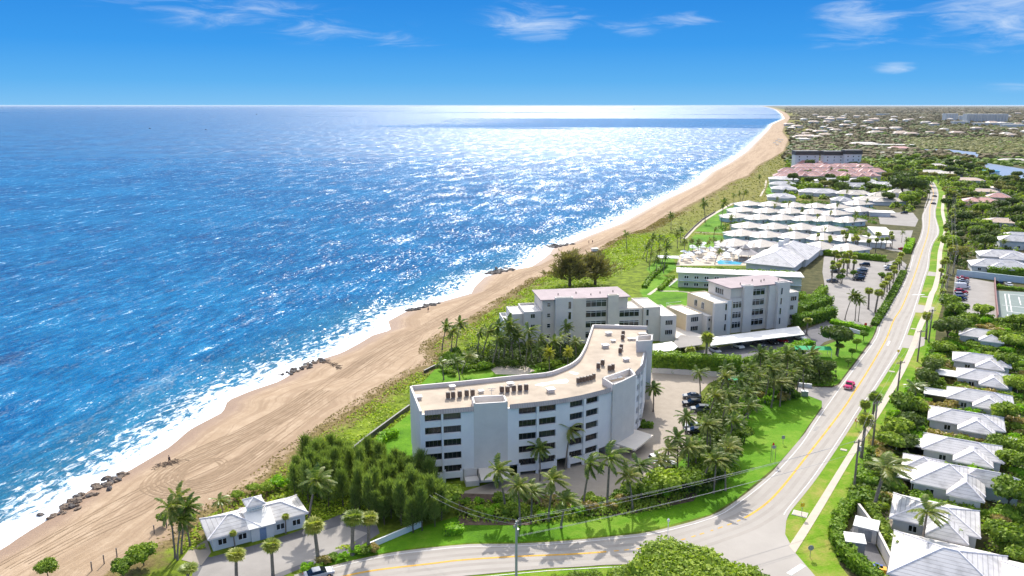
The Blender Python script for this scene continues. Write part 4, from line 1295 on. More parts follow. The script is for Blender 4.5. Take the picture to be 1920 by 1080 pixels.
house('house', x, y, -29, [(-10, -7, 5, 6, 2.9, 2.6), (3, -5, 12, 5.5, 2.6, 1.6)], 'large grey-white roofed house in the bottom corner with palm shadow across it')
landmark('the corner house', x, y)
# houses beyond the tennis courts
for cpx, a, rc, tl, wl_, lb in [
    ((1885, 478), -22, [(-11, -6, 9, 6, 2.9, 2.4), (-3, -9, 6, 0, 2.7, 2.0)], 'tile', 'white', 'cream-roofed house beside the long white wall above the tennis lot'),
    ((1868, 496), -22, [(-10, -6, 12, 6, 2.9, 2.6), (-4, -9, 5, 0, 2.7, 2.0)], 'tile', 'white', 'white-roofed house with tall hedge just behind the long white wall'),
    ((1905, 455), -22, [(-8, -5, 9, 6, 4.5, 2.4)], 'tile', 'white', 'two-storey white-roofed house up the slope from the long wall'),
    ((1912, 443), -22, [(-9, -5, 9, 5, 3, 2.2)], 'tile', 'white', 'white-roofed house farthest behind the long white wall'),
    ((1878, 415), -25, [(-9, -6, 9, 6, 3, 2.2)], 'tilebrown', 'white', 'tan-roofed house among dense trees right of the road'),
    ((1838, 383), -25, [(-11, -7, 11, 7, 5.5, 2.6), (-16, -9, -5, -2, 3, .8)], 'tilepink', 'yellowwall', 'two-storey orange-pink house with white porch among dense trees'),
    ((1870, 375), -25, [(-7, -6, 8, 6, 5.5, 3.0)], 'tilepink', 'yellowwall', 'red-roofed house with chimney right behind the orange-pink one'),
    ((1845, 358), -22, [(-10, -6, 10, 6, 3, 2.0)], 'tilebrown', 'warm', 'tan-roofed house above the orange-pink house'),
    ((1880, 352), -22, [(-8, -6, 8, 6, 3, 2.0)], 'tilebrown', 'warm', 'tan-roofed house right of the upper trees near the canal'),
    ((1815, 337), -20, [(-13, -7, 13, 7, 3, 2.2)], 'tilebrown', 'white', 'wide tan-roofed house near the canal bend'),
    ((1858, 322), -20, [(-7, -6, 7, 6, 4, 1.6)], 'pool', 'paleblue', 'light blue roofed boathouse at the canal bank'),
    ((1785, 325), -20, [(-13, -6, 13, 6, 3, 2.0)], 'tilewarm', 'white', 'cream-roofed house left of the canal bend'),
    ((1748, 323), -15, [(-14, -7, 14, 7, 3, 2.6)], 'tilewarm', 'white', 'cream-roofed house with wide roof below the canal inlet'),
    ((1757, 310), -15, [(-9, -6, 9, 6, 3, 2.2)], 'tilewarm', 'white', 'small pale-roofed house just below the canal inlet'),
    ((1800, 303), -15, [(-12, -7, 12, 7, 3, 2.0)], 'tilebrown', 'white', 'grey-tan roofed house in the crook of the canal'),
    ((1900, 300), -15, [(-16, -7, 16, 7, 3, 2.0)], 'tilewarm', 'white', 'cream-roofed house on the far bank of the canal'),
    ((1686, 280), -10, [(-16, -8, 16, 8, 5, 3.0)], 'tilepink', 'warm', 'red-roofed house left of the canal inlet'),
    ((1672, 287), -10, [(-40, -5, 30, 5, 4, 1.0)], 'roofwhite', 'white', 'long low white building left of the canal inlet'),
    ((1620, 272), -8, [(-22, -9, 22, 9, 6, 2.5)], 'tilewarm', 'yellowwall', 'cream clubhouse with yellow walls beyond the three grey blocks'),
    ((1660, 273), -8, [(-50, -9, 45, 9, 5, 1.0)], 'roofwhite', 'yellowwall', 'long cream flat-roofed building beyond the three grey blocks'),
    ((1524, 258), -5, [(-20, -8, 20, 8, 6, 2.0)], 'tilewarm', 'warm', 'pale-roofed house near the far beach trees'),
    ((1505, 263), -5, [(-14, -8, 14, 8, 6, 2.0)], 'tilewarm', 'white', 'white-walled house near the far beach trees')]:
    x, y = P(*cpx, 3)
    if tl in ('roofwhite', 'pool'):
        h = empty('house' if tl == 'pool' else 'low_building', x, y, 0, R(a), lb, 'house' if tl == 'pool' else 'building')
        for r_ in rc:
            volume(h, r_[0], r_[1], r_[2], r_[3], 0, r_[4], wl_, tl, over=.5)
    else:
        house('house', x, y, a, rc, lb, tile=tl, wall=wl_, win=y < 700)
for nm, p in (('the orange-pink house', (1838, 383)), ('the tan-roofed house', (1878, 415)), ('the hedge-backed house', (1868, 496)), ('the blue boathouse', (1858, 322)), ('the canal inlet house', (1748, 323)), ('the wide canalside house', (1815, 337)), ('the canal crook house', (1800, 303)), ('the upslope house', (1905, 455))):
    landmark(nm, *P(*p, 3))

# ------------------------------------------------------------------ rows of joined villas
VIL = {'first': [(1392, 433), (1439, 436), (1491, 438), (1544, 440), (1594, 442)],
       'second': [(1404, 419), (1452, 421), (1504, 422), (1552, 425)],
       'third': [(1380, 401), (1425, 404), (1467, 405), (1510, 406), (1547, 407), (1590, 409)],
       'fourth': [(1392, 390), (1439, 392), (1483, 393), (1525, 394), (1567, 396), (1612, 390)],
       'fifth': [(1404, 379), (1446, 380), (1489, 382), (1531, 383), (1567, 384), (1609, 378)],
       'nearest': [(1378, 451), (1428, 453), (1538, 457), (1590, 460)]}
ORD = ['first', 'second', 'third', 'fourth', 'fifth', 'sixth', 'seventh', 'eighth', 'ninth', 'tenth', 'eleventh', 'twelfth', 'thirteenth', 'fourteenth', 'fifteenth', 'sixteenth']
for rn, pts in VIL.items():
    for i, (px, py) in enumerate(pts):
        x, y = P(px, py, 4.2)
        far_ = py < 400
        ln = 15 if not far_ else 17
        rowname = {'nearest': 'row directly behind the clubhouse', 'first': 'windowed row second behind the clubhouse', 'second': 'third villa row behind the clubhouse', 'third': 'fourth villa row behind the clubhouse', 'fourth': 'fifth villa row behind the clubhouse', 'fifth': 'last villa row behind the clubhouse'}[rn]
        lab = 'cream hip-roofed villa, ' + (ORD[i] if i else 'seaward first') + ' from the sea in the ' + rowname
        lab = f'cream villa, {ORD[i]} from the sea in the {rowname}'
        h = house('villa', x, y, 26, [(-7.3, -7.0, 7.3, 7.0, 2.9, 2.4 + .1 * (i % 3)), (-10.5, -4.4, 10.5, 2.4, 2.7, 1.2)], lab, 'villa', 'tilewarm', 'paleblue' if rn in ('first', 'third', 'fifth') else 'white', group='villas in rows between the dunes and the road')
landmark('the seaward front villa', *P(1392, 440))
landmark('the landward villa', *P(1612, 412))
landmark('the middle villa', *P(1500, 410))
for i, (cx_, cy_, ln, dp, lb) in enumerate([(1651, 432, 10, 30, 'long flat white carport at the landward end of the villa rows'), (1640, 452, 16, 8, 'flat white carport nearest the club parking beside the villa rows'), (1618, 443, 14, 8, 'flat pale roof between the villa rows and carport'), (1652, 396, 16, 12, 'flat white roof at the top of the villa carports')]):
    x, y = P(cx_, cy_, 3)
    h = empty('carport', x, y, 0, R(-16), lb, 'carport')
    b = MB(); b.box(-ln / 2, -dp / 2, 2.6, ln / 2, dp / 2, 2.9); b.build('roof', 'roofwhite', h)
    b = MB(); b.box(-ln / 2 + .4, -dp / 2 + .4, 0, ln / 2 - 3, dp / 2 - .4, 2.59); b.build('wall', 'white', h)
    blk(h, -ln / 2, -dp / 2, ln / 2, dp / 2)
# houses behind the villa rows
for cpx, ln, dp, lb, tl in [((1465, 366), 20, 14, 'white pyramid-roofed house just behind the villa rows', 'tile'), ((1470, 351), 20, 14, 'white-roofed beach house beside the far dune path', 'tile'), ((1468, 343), 22, 12, 'smaller white roof beside the far dune path', 'tile'), ((1469, 333), 26, 16, 'large white-roofed beach house below the pink townhouses', 'tile'), ((1535, 357), 30, 14, 'wide white-roofed house between hedges behind the villas', 'tile'), ((1565, 337), 34, 14, 'wide white roof below the pink townhouses', 'tile'), ((1615, 337), 26, 14, 'twin-peaked white roof below the pink townhouses', 'tile'), ((1606, 346), 22, 10, 'low white roof between dark hedges', 'tile'), ((1657, 344), 24, 14, 'white-roofed house among clipped trees', 'tile'), ((1578, 372), 14, 12, 'small white gable beside the last villa row', 'tile'), ((1600, 360), 26, 12, 'tan-white roof behind the last villa row', 'tilewarm'), ((1660, 364), 24, 14, 'cream roof near the hedge tunnel by the road', 'tilewarm'), ((1648, 372), 34, 16, 'wide cream roof beside the hedge tunnel', 'tilewarm'), ((1690, 358), 18, 10, 'small cream roof in front of the hedge tunnel', 'tilewarm'), ((1532, 345), 16, 10, 'small cream roof left of the low white roof', 'tilewarm')]:
    x, y = P(*cpx, 4)
    house('house', x, y, -14, [(-ln / 2, -dp / 2, ln / 2, dp / 2, 3, 2.6), (-ln * .15, -dp / 2 - 3, ln * .25, 0, 2.8, 2.2)], lb, tile=tl, win=False)
landmark('the pyramid-roofed house', *P(1465, 366)); landmark('the hedged wide house', *P(1535, 357)); landmark('the twin-peaked white roof', *P(1615, 337)); landmark('the hedge-tunnel cream roofs', *P(1655, 366)); landmark('the far beach house', *P(1469, 336))
# pink townhouses
k = 0
rng = np.random.default_rng(5)
for row, (x0, x1, py, n) in enumerate([(1458, 1640, 327, 10), (1470, 1652, 319, 10), (1490, 1630, 311, 8), (1500, 1610, 305, 6)]):
    for i in range(n):
        px = x0 + (x1 - x0) * (i + .5) / n + rng.uniform(-3, 3)
        x, y = P(px, py + rng.uniform(-1, 1), 6)
        h = house('townhouse', x, y, -12 + rng.uniform(-4, 4), [(-9, -6, 9, 6, 5.2, 3.2 + rng.uniform(0, .8)), (-4 + rng.uniform(-3, 3), -10, 4, 0, 5.0, 2.6)], f'pink-roofed townhouse, {ORD[i]} from the sea in {["the front","the second","the third","the rear"][row]} row of the pink cluster', 'townhouse', 'tilepink', 'warm', group='pink-roofed townhouses', win=False)
landmark('the pink townhouses', *P(1550, 318))
# three grey condo slabs beyond
for px0, px1, pyb, pyt, lb in [(1490, 1534, 315, 283, 'grey condo block with dark mansard top closest to the beach'), (1544, 1581, 316, 283.5, 'middle grey condo block with dark mansard top'), (1583, 1613, 317, 281.5, 'rightmost of three grey condo blocks with dark mansard tops')]:
    x, y = P(px0, pyb)
    x1, y1 = P(px1, pyb)
    h = empty('condo_block', x, y, 0, 0, lb, 'building', 'three grey condo blocks')
    zt = ztop(x, y, pyt); wdt = x1 - x
    b = MB(); b.box(0, 0, 0, wdt, 12, zt - 4.6); b.build('wall', 'trim', h)
    b = MB(); b.prism([(-.6, -.9), (wdt + .6, -.9), (wdt + .6, 12.6), (-.6, 12.6)], zt - 4.6, zt); b.build('mansard_roof', 'metal', h)
    n = 3
    for f in range(4):
        for c in range(n):
            u = (c + .5) * wdt / n
            z = 2 + f * (zt - 6) / 4
            b = MB(); b.box(u - .6, -.08, z, u + .6, -.02, z + 1.3); b.build('window', 'glass', h)
    blk(h, 0, 0, wdt, 12)
landmark('the grey condo blocks', *P(1560, 316))
# the long far block on the right horizon
x, y = P(1812, 229); x1, y1 = P(1886, 229)
h = empty('far_apartment_block', x, y, 0, R(-4), 'long pale high-rise slab near the horizon with vertical bands', 'building')
zt = ztop(x, y, 213.5); wdt = x1 - x
b = MB(); b.box(0, 0, 0, wdt, 40, zt); b.build('wall', 'white', h)
for c in range(13):
    u = c * wdt / 13 + 3
    b = MB(); b.box(u, -4, 0, u + wdt / 26, -.05, zt * (0.93 + .05 * (c % 2))); b.build('bay', 'grey', h)
    b = MB(); b.box(u + wdt / 26 + 1, -.5, 3, u + wdt / 13 - 3, -.06, zt - 5); b.build('window', 'grey', h)
landmark('the horizon high-rise', x, y)
x, y = P(1772, 225.5)
h = empty('far_building', x, y, 0, 0, 'smaller pale block left of the horizon high-rise slab', 'building')
b = MB(); b.box(0, 0, 0, 60, 30, 32); b.box(70, 0, 0, 110, 30, 22); b.build('wall', 'white', h)
b = MB()
for q in range(4):
    b.box(4 + q * 14, -.3, 3, 12 + q * 14, -.1, 29)
b.build('window', 'grey', h)

# ------------------------------------------------------------------ clubhouse, gazebo, umbrellas, pool
ch = empty('clubhouse', *P(1441, 497, 3.5), 0, R(59), 'large white hip-roofed clubhouse with two chimneys beside the pool terrace', 'clubhouse')
b = MB(); b.box(1, -10, 0, 34, 10, 3.4); b.box(22, -11.5, 0, 54, 9, 3.45); b.build('wall', 'white', ch)
for rr in ((1, -10, 36, 10, 3.5, 4.0), (22, -11.5, 54, 9, 3.55, 4.6)):
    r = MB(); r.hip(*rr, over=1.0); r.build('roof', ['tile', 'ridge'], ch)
for u in (30, 42):
    b = MB(); b.box(u, 1, 4, u + 3, 3, 9.6); b.build('chimney', 'white', ch)
blk(ch, 0, -13, 55, 11)
landmark('the white clubhouse', ch.location.x, ch.location.y)
gz = empty('gazebo', *P(1396, 487), 0, 0, 'white pavilion with pointed pyramid roof beside the pool', 'gazebo')
b = MB()
n = 8
for r0, z0, r1, z1 in ((6.5, 3.2, 2.2, 5.4), (2.4, 5.7, 0.15, 7.4)):
    for k in range(n):
        a0, a1 = 2 * math.pi * k / n, 2 * math.pi * (k + 1) / n
        b.add([(r0 * math.cos(a0), r0 * math.sin(a0), z0), (r0 * math.cos(a1), r0 * math.sin(a1), z0), (r1 * math.cos(a1), r1 * math.sin(a1), z1), (r1 * math.cos(a0), r1 * math.sin(a0), z1)], [(0, 1, 2, 3)])
b.build('roof', 'tile', gz)
for k in range(n):
    a0 = 2 * math.pi * k / n
    b = MB(); b.tube([(5.6 * math.cos(a0), 5.6 * math.sin(a0), 0), (5.6 * math.cos(a0), 5.6 * math.sin(a0), 3.4)], .18, 6); b.build('post', 'trim', gz)
b = MB(); b.tube([(0, 0, 0), (0, 0, 1.1)], 3.0, 12); b.build('bar_counter', 'warm', gz)
blk(gz, -6, -6, 6, 6)
landmark('the pointed pavilion', gz.location.x, gz.location.y)
um = empty('parasol', 0, 0)
b = MB(); b.tube([(0, 0, 0), (0, 0, 2.9)], .06, 5); b.build('pole', 'trim', um)
b = MB()
for k in range(8):
    a0, a1 = .785 * k, .785 * (k + 1)
    b.add([(1.9 * math.cos(a0), 1.9 * math.sin(a0), 2.2), (1.9 * math.cos(a1), 1.9 * math.sin(a1), 2.2), (0, 0, 3.0)], [(0, 1, 2)])
b.build('canopy', 'slab', um); kit(um)
lounger = empty('sun_lounger', 0, 0)
b = MB(); b.box(-1, -.35, .25, .5, .35, .38); b.add([(.5, -.35, .38), (.5, .35, .38), (1.1, .35, .85), (1.1, -.35, .85)], [(0, 1, 2, 3)]); b.build('mattress', 'slab', lounger)
b = MB()
for u, v in ((-.9, -.3), (-.9, .3), (.9, -.3), (.9, .3)):
    b.box(u - .04, v - .04, 0, u + .04, v + .04, .3)
b.build('frame', 'trim', lounger); kit(lounger)
rng = np.random.default_rng(11)
ta = PP([(1275, 492), (1283, 474), (1312, 464), (1378, 463), (1386, 478), (1380, 492)])
taken = []
def spread(poly, n, dmin, rng, tries=4000, avoid=0.0, taken=None):
    xs = [p[0] for p in poly]; ys = [p[1] for p in poly]
    out = []
    taken = [] if taken is None else taken
    for _ in range(tries):
        if len(out) >= n:
            break
        x, y = rng.uniform(min(xs), max(xs)), rng.uniform(min(ys), max(ys))
        if not inpoly(x, y, poly) or blocked(x, y, avoid):
            continue
        if any((x - a) ** 2 + (y - c) ** 2 < dmin * dmin for a, c in taken):
            continue
        out.append((x, y)); taken.append((x, y))
    return out
for x, y in spread(ta, 26, 4.4, rng, taken=taken):
    o = first_or_dup(um, x, y, z=.05, rz=rng.uniform(0, 1))
    tag(o, 'white parasol among those crowded on the pool terrace', 'parasol', 'white parasols on the pool terrace')
for x, y in spread(ta, 40, 2.3, rng, taken=taken):
    o = first_or_dup(lounger, x, y, z=.05, rz=rng.uniform(1.2, 1.9))
    tag(o, 'white sun lounger among those on the pool terrace', 'sun lounger', 'white loungers on the pool terrace')
pw = PP([(1342, 491), (1350, 488), (1395, 492), (1390, 497), (1346, 496)])
o = empty('swimming_pool', *pw[0], 0, 0, 'pale blue swimming pool behind the green block hedge', 'pool')
b = MB(); b.prism([(x - pw[0][0], y - pw[0][1]) for x, y in pw], 0.05, 0.14); b.build('coping', 'walk', o)
b = MB(); cx_ = sum(p[0] for p in pw) / 5; cy_ = sum(p[1] for p in pw) / 5
b.prism([((x - cx_) * .93 + cx_ - pw[0][0], (y - cy_) * .93 + cy_ - pw[0][1]) for x, y in pw], 0.1, 0.16); b.build('water', 'pool', o)
ck = empty('canopy_tent', *P(1252, 492), 0, R(-10), 'white flat canopy tent at the dune end of the pool terrace', 'tent')
b = MB(); b.box(-5, -3, 2.5, 5, 3, 2.7); b.build('roof', 'slab', ck)
b = MB()
for u, v in ((-4.8, -2.8), (4.8, -2.8), (-4.8, 2.8), (4.8, 2.8)):
    b.box(u - .06, v - .06, 0, u + .06, v + .06, 2.5)
b.build('post', 'trim', ck)

# ------------------------------------------------------------------ beach house bottom left
p0, p1 = P(400, 1034), P(573, 988)
ang = math.degrees(math.atan2(p1[1] - p0[1], p1[0] - p0[0]))
bh = empty('beach_house', p0[0], p0[1], 0, R(ang), 'low white beach house with ribbed white roof and small blue-grey tower', 'house')
ln = math.hypot(p1[0] - p0[0], p1[1] - p0[1])
b = MB(); b.box(0, 0, 0, ln, 6.2, 2.7); b.box(ln * .40, -.35, 0, ln * .64, -.01, 2.68); b.build('wall', 'white', bh)
blk(bh, -1, -2, ln + 1, 8)
r = MB(); r.hip(0, 0, ln * .45, 6.2, 2.75, 1.5, .8); r.build('roof', ['tile', 'ridge'], bh)
r = MB(); r.hip(ln * .42, 0.3, ln, 6.6, 2.72, 1.35, .6); r.build('roof', ['tile', 'ridge'], bh)
# middle: plain sloping front roof under the tower
b = MB(); b.add([(ln * .37, -1.0, 2.72), (ln * .66, -1.0, 2.72), (ln * .66, 2.6, 4.2), (ln * .37, 2.6, 4.2), (ln * .37, 2.6, 2.72), (ln * .66, 2.6, 2.72)], [(0, 1, 2, 3), (1, 5, 2), (0, 3, 4)]); b.build('porch_roof', 'roofwhite', bh)
b = MB(); b.box(ln * .43, 2.62, 3.0, ln * .58, 4.9, 5.2); b.build('tower_wall', 'paleblue', bh)
r = MB(); r.hip(ln * .43, 2.62, ln * .58, 4.9, 5.2, .8, .45); r.build('tower_roof', ['tile', 'ridge'], bh)
b = MB()
for u in np.linspace(ln * .40, ln * .62, 9):
    b.tube([(u, 2.2, 4.0), (u, 2.2, 4.8)], .04, 4)
b.tube([(ln * .40, 2.2, 4.8), (ln * .62, 2.2, 4.8)], .06, 4); b.tube([(ln * .40, 2.2, 4.4), (ln * .62, 2.2, 4.4)], .04, 4); b.build('tower_railing', 'trim', bh)
for f in (.10, .31, .72, .90):
    window(bh, (ln * f - .75, -.03), (ln * f + .75, -.03), .8, 2.0, 2, 1, 'trim', .1, .1)
d_ = MB(); d_.box(ln * .49, -.42, 0, ln * .56, -.36, 2.1); dd = d_.build('door', 'blue', bh)
d_ = MB(); d_.box(ln * .50, -.46, 1.0, ln * .505, -.43, 1.15); d_.build('handle', 'chrome', dd)
landmark('the beach house', *Wd(bh, ln / 2, 0)); landmark('the beach house porch', *Wd(bh, 0, 0)); landmark('the beach house gable', *Wd(bh, ln, 0))

# ------------------------------------------------------------------ walls, fences, small structures
def wallthing(name, px, h, t, m, label, cat, z=0.0):
    pts = PP(px)
    o = empty(name, pts[0][0], pts[0][1], 0, 0, label, cat)
    b = MB()
    loc = [(x - pts[0][0], y - pts[0][1]) for x, y in pts]
    for i in range(len(loc) - 1):
        b.beam(loc[i], loc[i + 1], t, 0, h, side=-t / 2)
    b.build('panel', m, o)
    c = MB()
    for i in range(len(loc) - 1):
        c.beam(loc[i], loc[i + 1], t + .12, h + .001, h + .1, side=-t / 2 - .06)
    c.build('coping', m, o)
    for i in range(len(pts) - 1):
        q = off([pts[i], pts[i + 1]], .4) + off([pts[i], pts[i + 1]], -.4)[::-1]
        block(q)
    return o
wallthing('garden_wall', [(1222, 699), (1260, 701), (1310, 704), (1376, 709)], 1.3, .35, 'grey', 'low pale wall closing the paved court below the tall hedge', 'wall')
wallthing('garden_wall', [(1793, 517), (1830, 521), (1925, 532), (1990, 540)], 2.6, .4, 'paleblue', 'long white wall along the top of the tennis parking lot', 'wall')
wallthing('court_fence', [(1864, 530), (1866, 560), (1870, 602)], 2.2, .2, 'tilepink', 'pinkish fence along the side of the tennis courts', 'fence')
wallthing('dune_fence', [(652, 857), (690, 826), (730, 796), (768, 768)], 1.2, .3, 'metal', 'dark low fence between dune plants and the bright lawn', 'fence')
wallthing('dune_fence', [(795, 700), (815, 690), (850, 684)], .8, .3, 'metal', 'short dark fence at the beach end of the palm garden', 'fence')
wallthing('curved_wall', [(1608, 966), (1622, 985), (1640, 1010), (1655, 1040), (1672, 1075), (1690, 1110)], 2.2, .3, 'warm', 'pale curved wall beside the two utility cabinets', 'wall')
wallthing('white_fence', [(690, 1030), (742, 1008), (792, 987)], 1.0, .15, 'trim', 'white railing fence along the shaded drive by the pine grove', 'fence')
wallthing('low_wall', [(1495, 724), (1522, 727)], .9, .4, 'white', 'short white entrance wall beside the court driveway', 'wall')
wallthing('gate_fence', [(1592, 621), (1612, 627)], 1.1, .12, 'trim', 'white barred gate at the carport entrance', 'gate')
wallthing('dune_walk_rail', [(1283, 446), (1302, 426), (1318, 412), (1341, 398)], .9, .1, 'wood', 'brown railing along the path through the dunes', 'railing')
def cabinet(px, rz, sx, sy, h, label):
    x, y = P(*px)
    o = empty('utility_cabinet', x, y, 0, R(rz), label, 'cabinet', 'utility cabinets')
    b = MB(); b.box(-sx / 2, -sy / 2, 0, sx / 2, sy / 2, h); b.build('casing', 'warm' if sx > 3 else 'alu', o)
    b = MB(); b.add([(-sx / 2 - .15, -sy / 2 - .15, h), (sx / 2 + .15, -sy / 2 - .15, h), (sx / 2 + .15, sy / 2 + .15, h + .3), (-sx / 2 - .15, sy / 2 + .15, h + .3)], [(0, 1, 2, 3)])
    b.box(-sx / 2 - .15, -sy / 2 - .15, h - .1, sx / 2 + .15, sy / 2 + .15, h - .001); b.build('roof', 'roofwhite', o)
    b = MB(); b.box(-sx * .3, -sy / 2 - .05, .2, sx * .3, -sy / 2 - .01, h - .4); b.build('door', 'alu', o)
    blk(o, -sx / 2, -sy / 2, sx / 2, sy / 2)
    return o
cabinet((1622, 1008), -30, 3.6, 3.0, 2.6, 'cream utility cabinet beside the pale curved wall')
cabinet((1600, 1036), -15, 2.9, 2.4, 2.6, 'grey utility cabinet close to the curved hedge')
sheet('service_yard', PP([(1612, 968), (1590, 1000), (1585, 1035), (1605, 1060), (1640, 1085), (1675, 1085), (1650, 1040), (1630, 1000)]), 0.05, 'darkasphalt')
def bin_(px, m, label):
    x, y = P(*px)
    o = empty('rubbish_bin', x, y, 0, R(-20), label, 'bin')
    b = MB(); b.add([(-.4, -.4, .1), (.4, -.4, .1), (.4, .4, .1), (-.4, .4, .1), (-.5, -.5, 1.1), (.5, -.5, 1.1), (.5, .5, 1.1), (-.5, .5, 1.1)], [(0, 1, 5, 4), (1, 2, 6, 5), (2, 3, 7, 6), (3, 0, 4, 7)]); b.build('tub', m, o)
    b = MB(); b.box(-.55, -.55, 1.1, .55, .55, 1.22); b.build('lid', m, o)
    b = MB()
    for s in (-.45, .45):
        b.tube([(s - .05, .45, .15), (s + .05, .45, .15)], .15, 8)
    b.build('wheels', 'black', o)
bin_((1640, 1071), 'bluebin', 'blue wheeled bin nearer the hedge in the service yard')
bin_((1647, 1074), 'bluebin', 'blue wheeled bin next to the orange one')
bin_((1654, 1078), 'orangebin', 'orange-yellow bin in the service yard')
def awning(px, rz, sx, sy, label):
    x, y = P(*px)
    o = empty('green_awning', x, y, 0, R(rz), label, 'awning')
    b = MB(); b.add([(-sx / 2, -sy / 2, 2.4), (sx / 2, -sy / 2, 2.4), (sx / 2, 0, 3.0), (-sx / 2, 0, 3.0), (-sx / 2, sy / 2, 2.4), (sx / 2, sy / 2, 2.4)], [(0, 1, 2, 3), (3, 2, 5, 4)])
    b.build('canopy', 'greencanvas', o)
    b = MB()
    for u in (-sx / 2 + .1, sx / 2 - .1):
        for v in (-sy / 2 + .1, sy / 2 - .1):
            b.box(u - .05, v - .05, 0, u + .05, v + .05, 2.4)
    b.build('post', 'trim', o)
    blk(o, -sx / 2, -sy / 2, sx / 2, sy / 2)
awning((1521, 667), -5, 10.5, 4, 'bright green canvas canopy below the carport lot')
awning((1369, 725), -15, 3.5, 3, 'small green canvas top among the court palms')
cab = empty('lifeguard_cabin', *P(1115, 472), 0, R(20), 'small white hut at the edge of the dunes above the rocks', 'hut')
b = MB(); b.box(-2, -1.5, .8, 2, 1.5, 2.8); b.build('wall', 'white', cab)
b = MB(); b.box(-2.4, -1.9, 2.8, 2.4, 1.9, 3.0); b.build('roof', 'roofwhite', cab)
b = MB()
for u in (-1.8, 1.8):
    for v in (-1.3, 1.3):
        b.box(u - .1, v - .1, -.4, u + .1, v + .1, .8)
b.build('post', 'wood', cab)
cab.scale = (.75, .75, .6)
# ================================================================== VEGETATION KITS
def frondset(rng, nf, ln, droop, wind, nl=11, lw=0.16, ll=0.85, up=(75, -35), flat=1.0):
    """coconut-type crown: returns quad array (n,4,3)"""
    quads = []
    for i in range(nf):
        az = 2 * math.pi * (i * 0.382 + rng.uniform(-.06, .06))
        e = R(up[0] + (up[1] - up[0]) * ((i + .5) / nf) ** 0.8 + rng.uniform(-8, 8))
        L_ = ln * rng.uniform(.82, 1.12)
        p = np.zeros(3); dirv = np.array([math.cos(az) * math.cos(e), math.sin(az) * math.cos(e), math.sin(e)])
        pts, dirs = [p.copy()], [dirv.copy()]
        seg = nl
        for k in range(seg):
            dirv = unit(dirv + np.array([wind * 0.055, 0.012 * wind, -droop * (0.05 + 0.10 * k / seg)]))
            p = p + dirv * L_ / seg
            pts.append(p.copy()); dirs.append(dirv.copy())
        for k in range(seg):
            a, c, dd = pts[k], pts[k + 1], dirs[k]
            side = unit(np.cross(dd, [0, 0, 1.0]))
            upv = np.cross(side, dd)
            w = 0.05
            quads.append([a - side * w, a + side * w, c + side * w * .6, c - side * w * .6])
            if k == 0:
                continue
            f = k / seg
            l = ll * (0.55 + 0.9 * f if f < .5 else 1.0 * (1.15 - .75 * (f - .5) * 2 * .9))
            for s in (-1, 1):
                for hlf in (0.0, 0.5):
                    base = a + (c - a) * hlf
                    t_ = unit(side * s * 0.85 + dd * 0.55 + np.array([wind * .14, 0, -0.30 - 0.25 * rng.random()]) )
                    tip = base + t_ * l * rng.uniform(.8, 1.1)
                    ww = dd * lw
                    midp = base + (tip - base) * .5 + upv * .05
                    quads.append([base - ww * .6, base + ww * .6, midp + ww, tip])
    return np.array(quads, np.float32)

def trunk_mb(h, lean, r0, r1, curve=0.5, n=7, nseg=7):
    b = MB()
    pts = []
    for k in range(nseg + 1):
        t = k / nseg
        pts.append((lean[0] * (t ** (1 + curve)), lean[1] * (t ** (1 + curve)), -0.3 + (h + .3) * t))
    rad = [r0 * (1.5 - .5 * min(1, k * 1.2)) * (1 - k / nseg) + r1 * k / nseg for k in range(nseg + 1)]
    b.tube(pts, rad, n)
    return b

def coco(seed, h, lean, nf=22, ln=3.6, droop=1.0, wind=1.0, leaf='leaf_palm', name='coconut_palm'):
    rng = np.random.default_rng(seed)
    r = empty(name, 0, 0)
    trunk_mb(h, lean, .24, .15).build('trunk', 'trunk', r, smooth=True)
    q = frondset(rng, nf, ln, droop, wind)
    ex = MB(); ex.tube([(0, 0, -.5), (0, 0, .25)], [.2, .12], 6)
    for k in range(5):
        a = k * 1.26
        ex.add([(math.cos(a) * .28 + x, math.sin(a) * .28 + y, -.35 + z) for x, y, z in ((-.12, 0, 0), (.12, 0, 0), (0, .12, .1), (0, 0, -.17))], [(0, 1, 2), (0, 3, 1), (1, 3, 2), (2, 3, 0)])
    rawquads('crown', q, leaf, r, (lean[0], lean[1], h), ex)
    kit(r); r['h'] = h; r['lx'] = lean[0]; r['ly'] = lean[1]
    return r
COCO = [coco(1, 10, (.9, -.2), 22, 3.5, 1.0, 1.2), coco(2, 10, (-.7, .3), 20, 3.7, 1.15, 1.5), coco(3, 10, (1.8, .2), 24, 3.3, .9, 1.0), coco(4, 10, (.2, .1), 19, 3.8, 1.2, 1.8), coco(5, 10, (-1.3, -.3), 23, 3.4, 1.0, 1.3), coco(61, 10, (1.2, .5), 17, 3.6, 1.35, 2.2), coco(62, 10, (2.6, -.4), 21, 3.2, .8, 1.6), coco(63, 10, (-.2, .6), 26, 3.4, 1.3, .8)]
DATE = [coco(7, 6, (.2, 0), 34, 2.7, .75, .3, 'leaf_date', 'date_palm'), coco(8, 6, (-.1, .1), 32, 2.8, .85, .3, 'leaf_date', 'date_palm')]
DARKP = [coco(9, 8, (.3, 0), 22, 3.8, 1.1, .6, 'leaf_dark')]

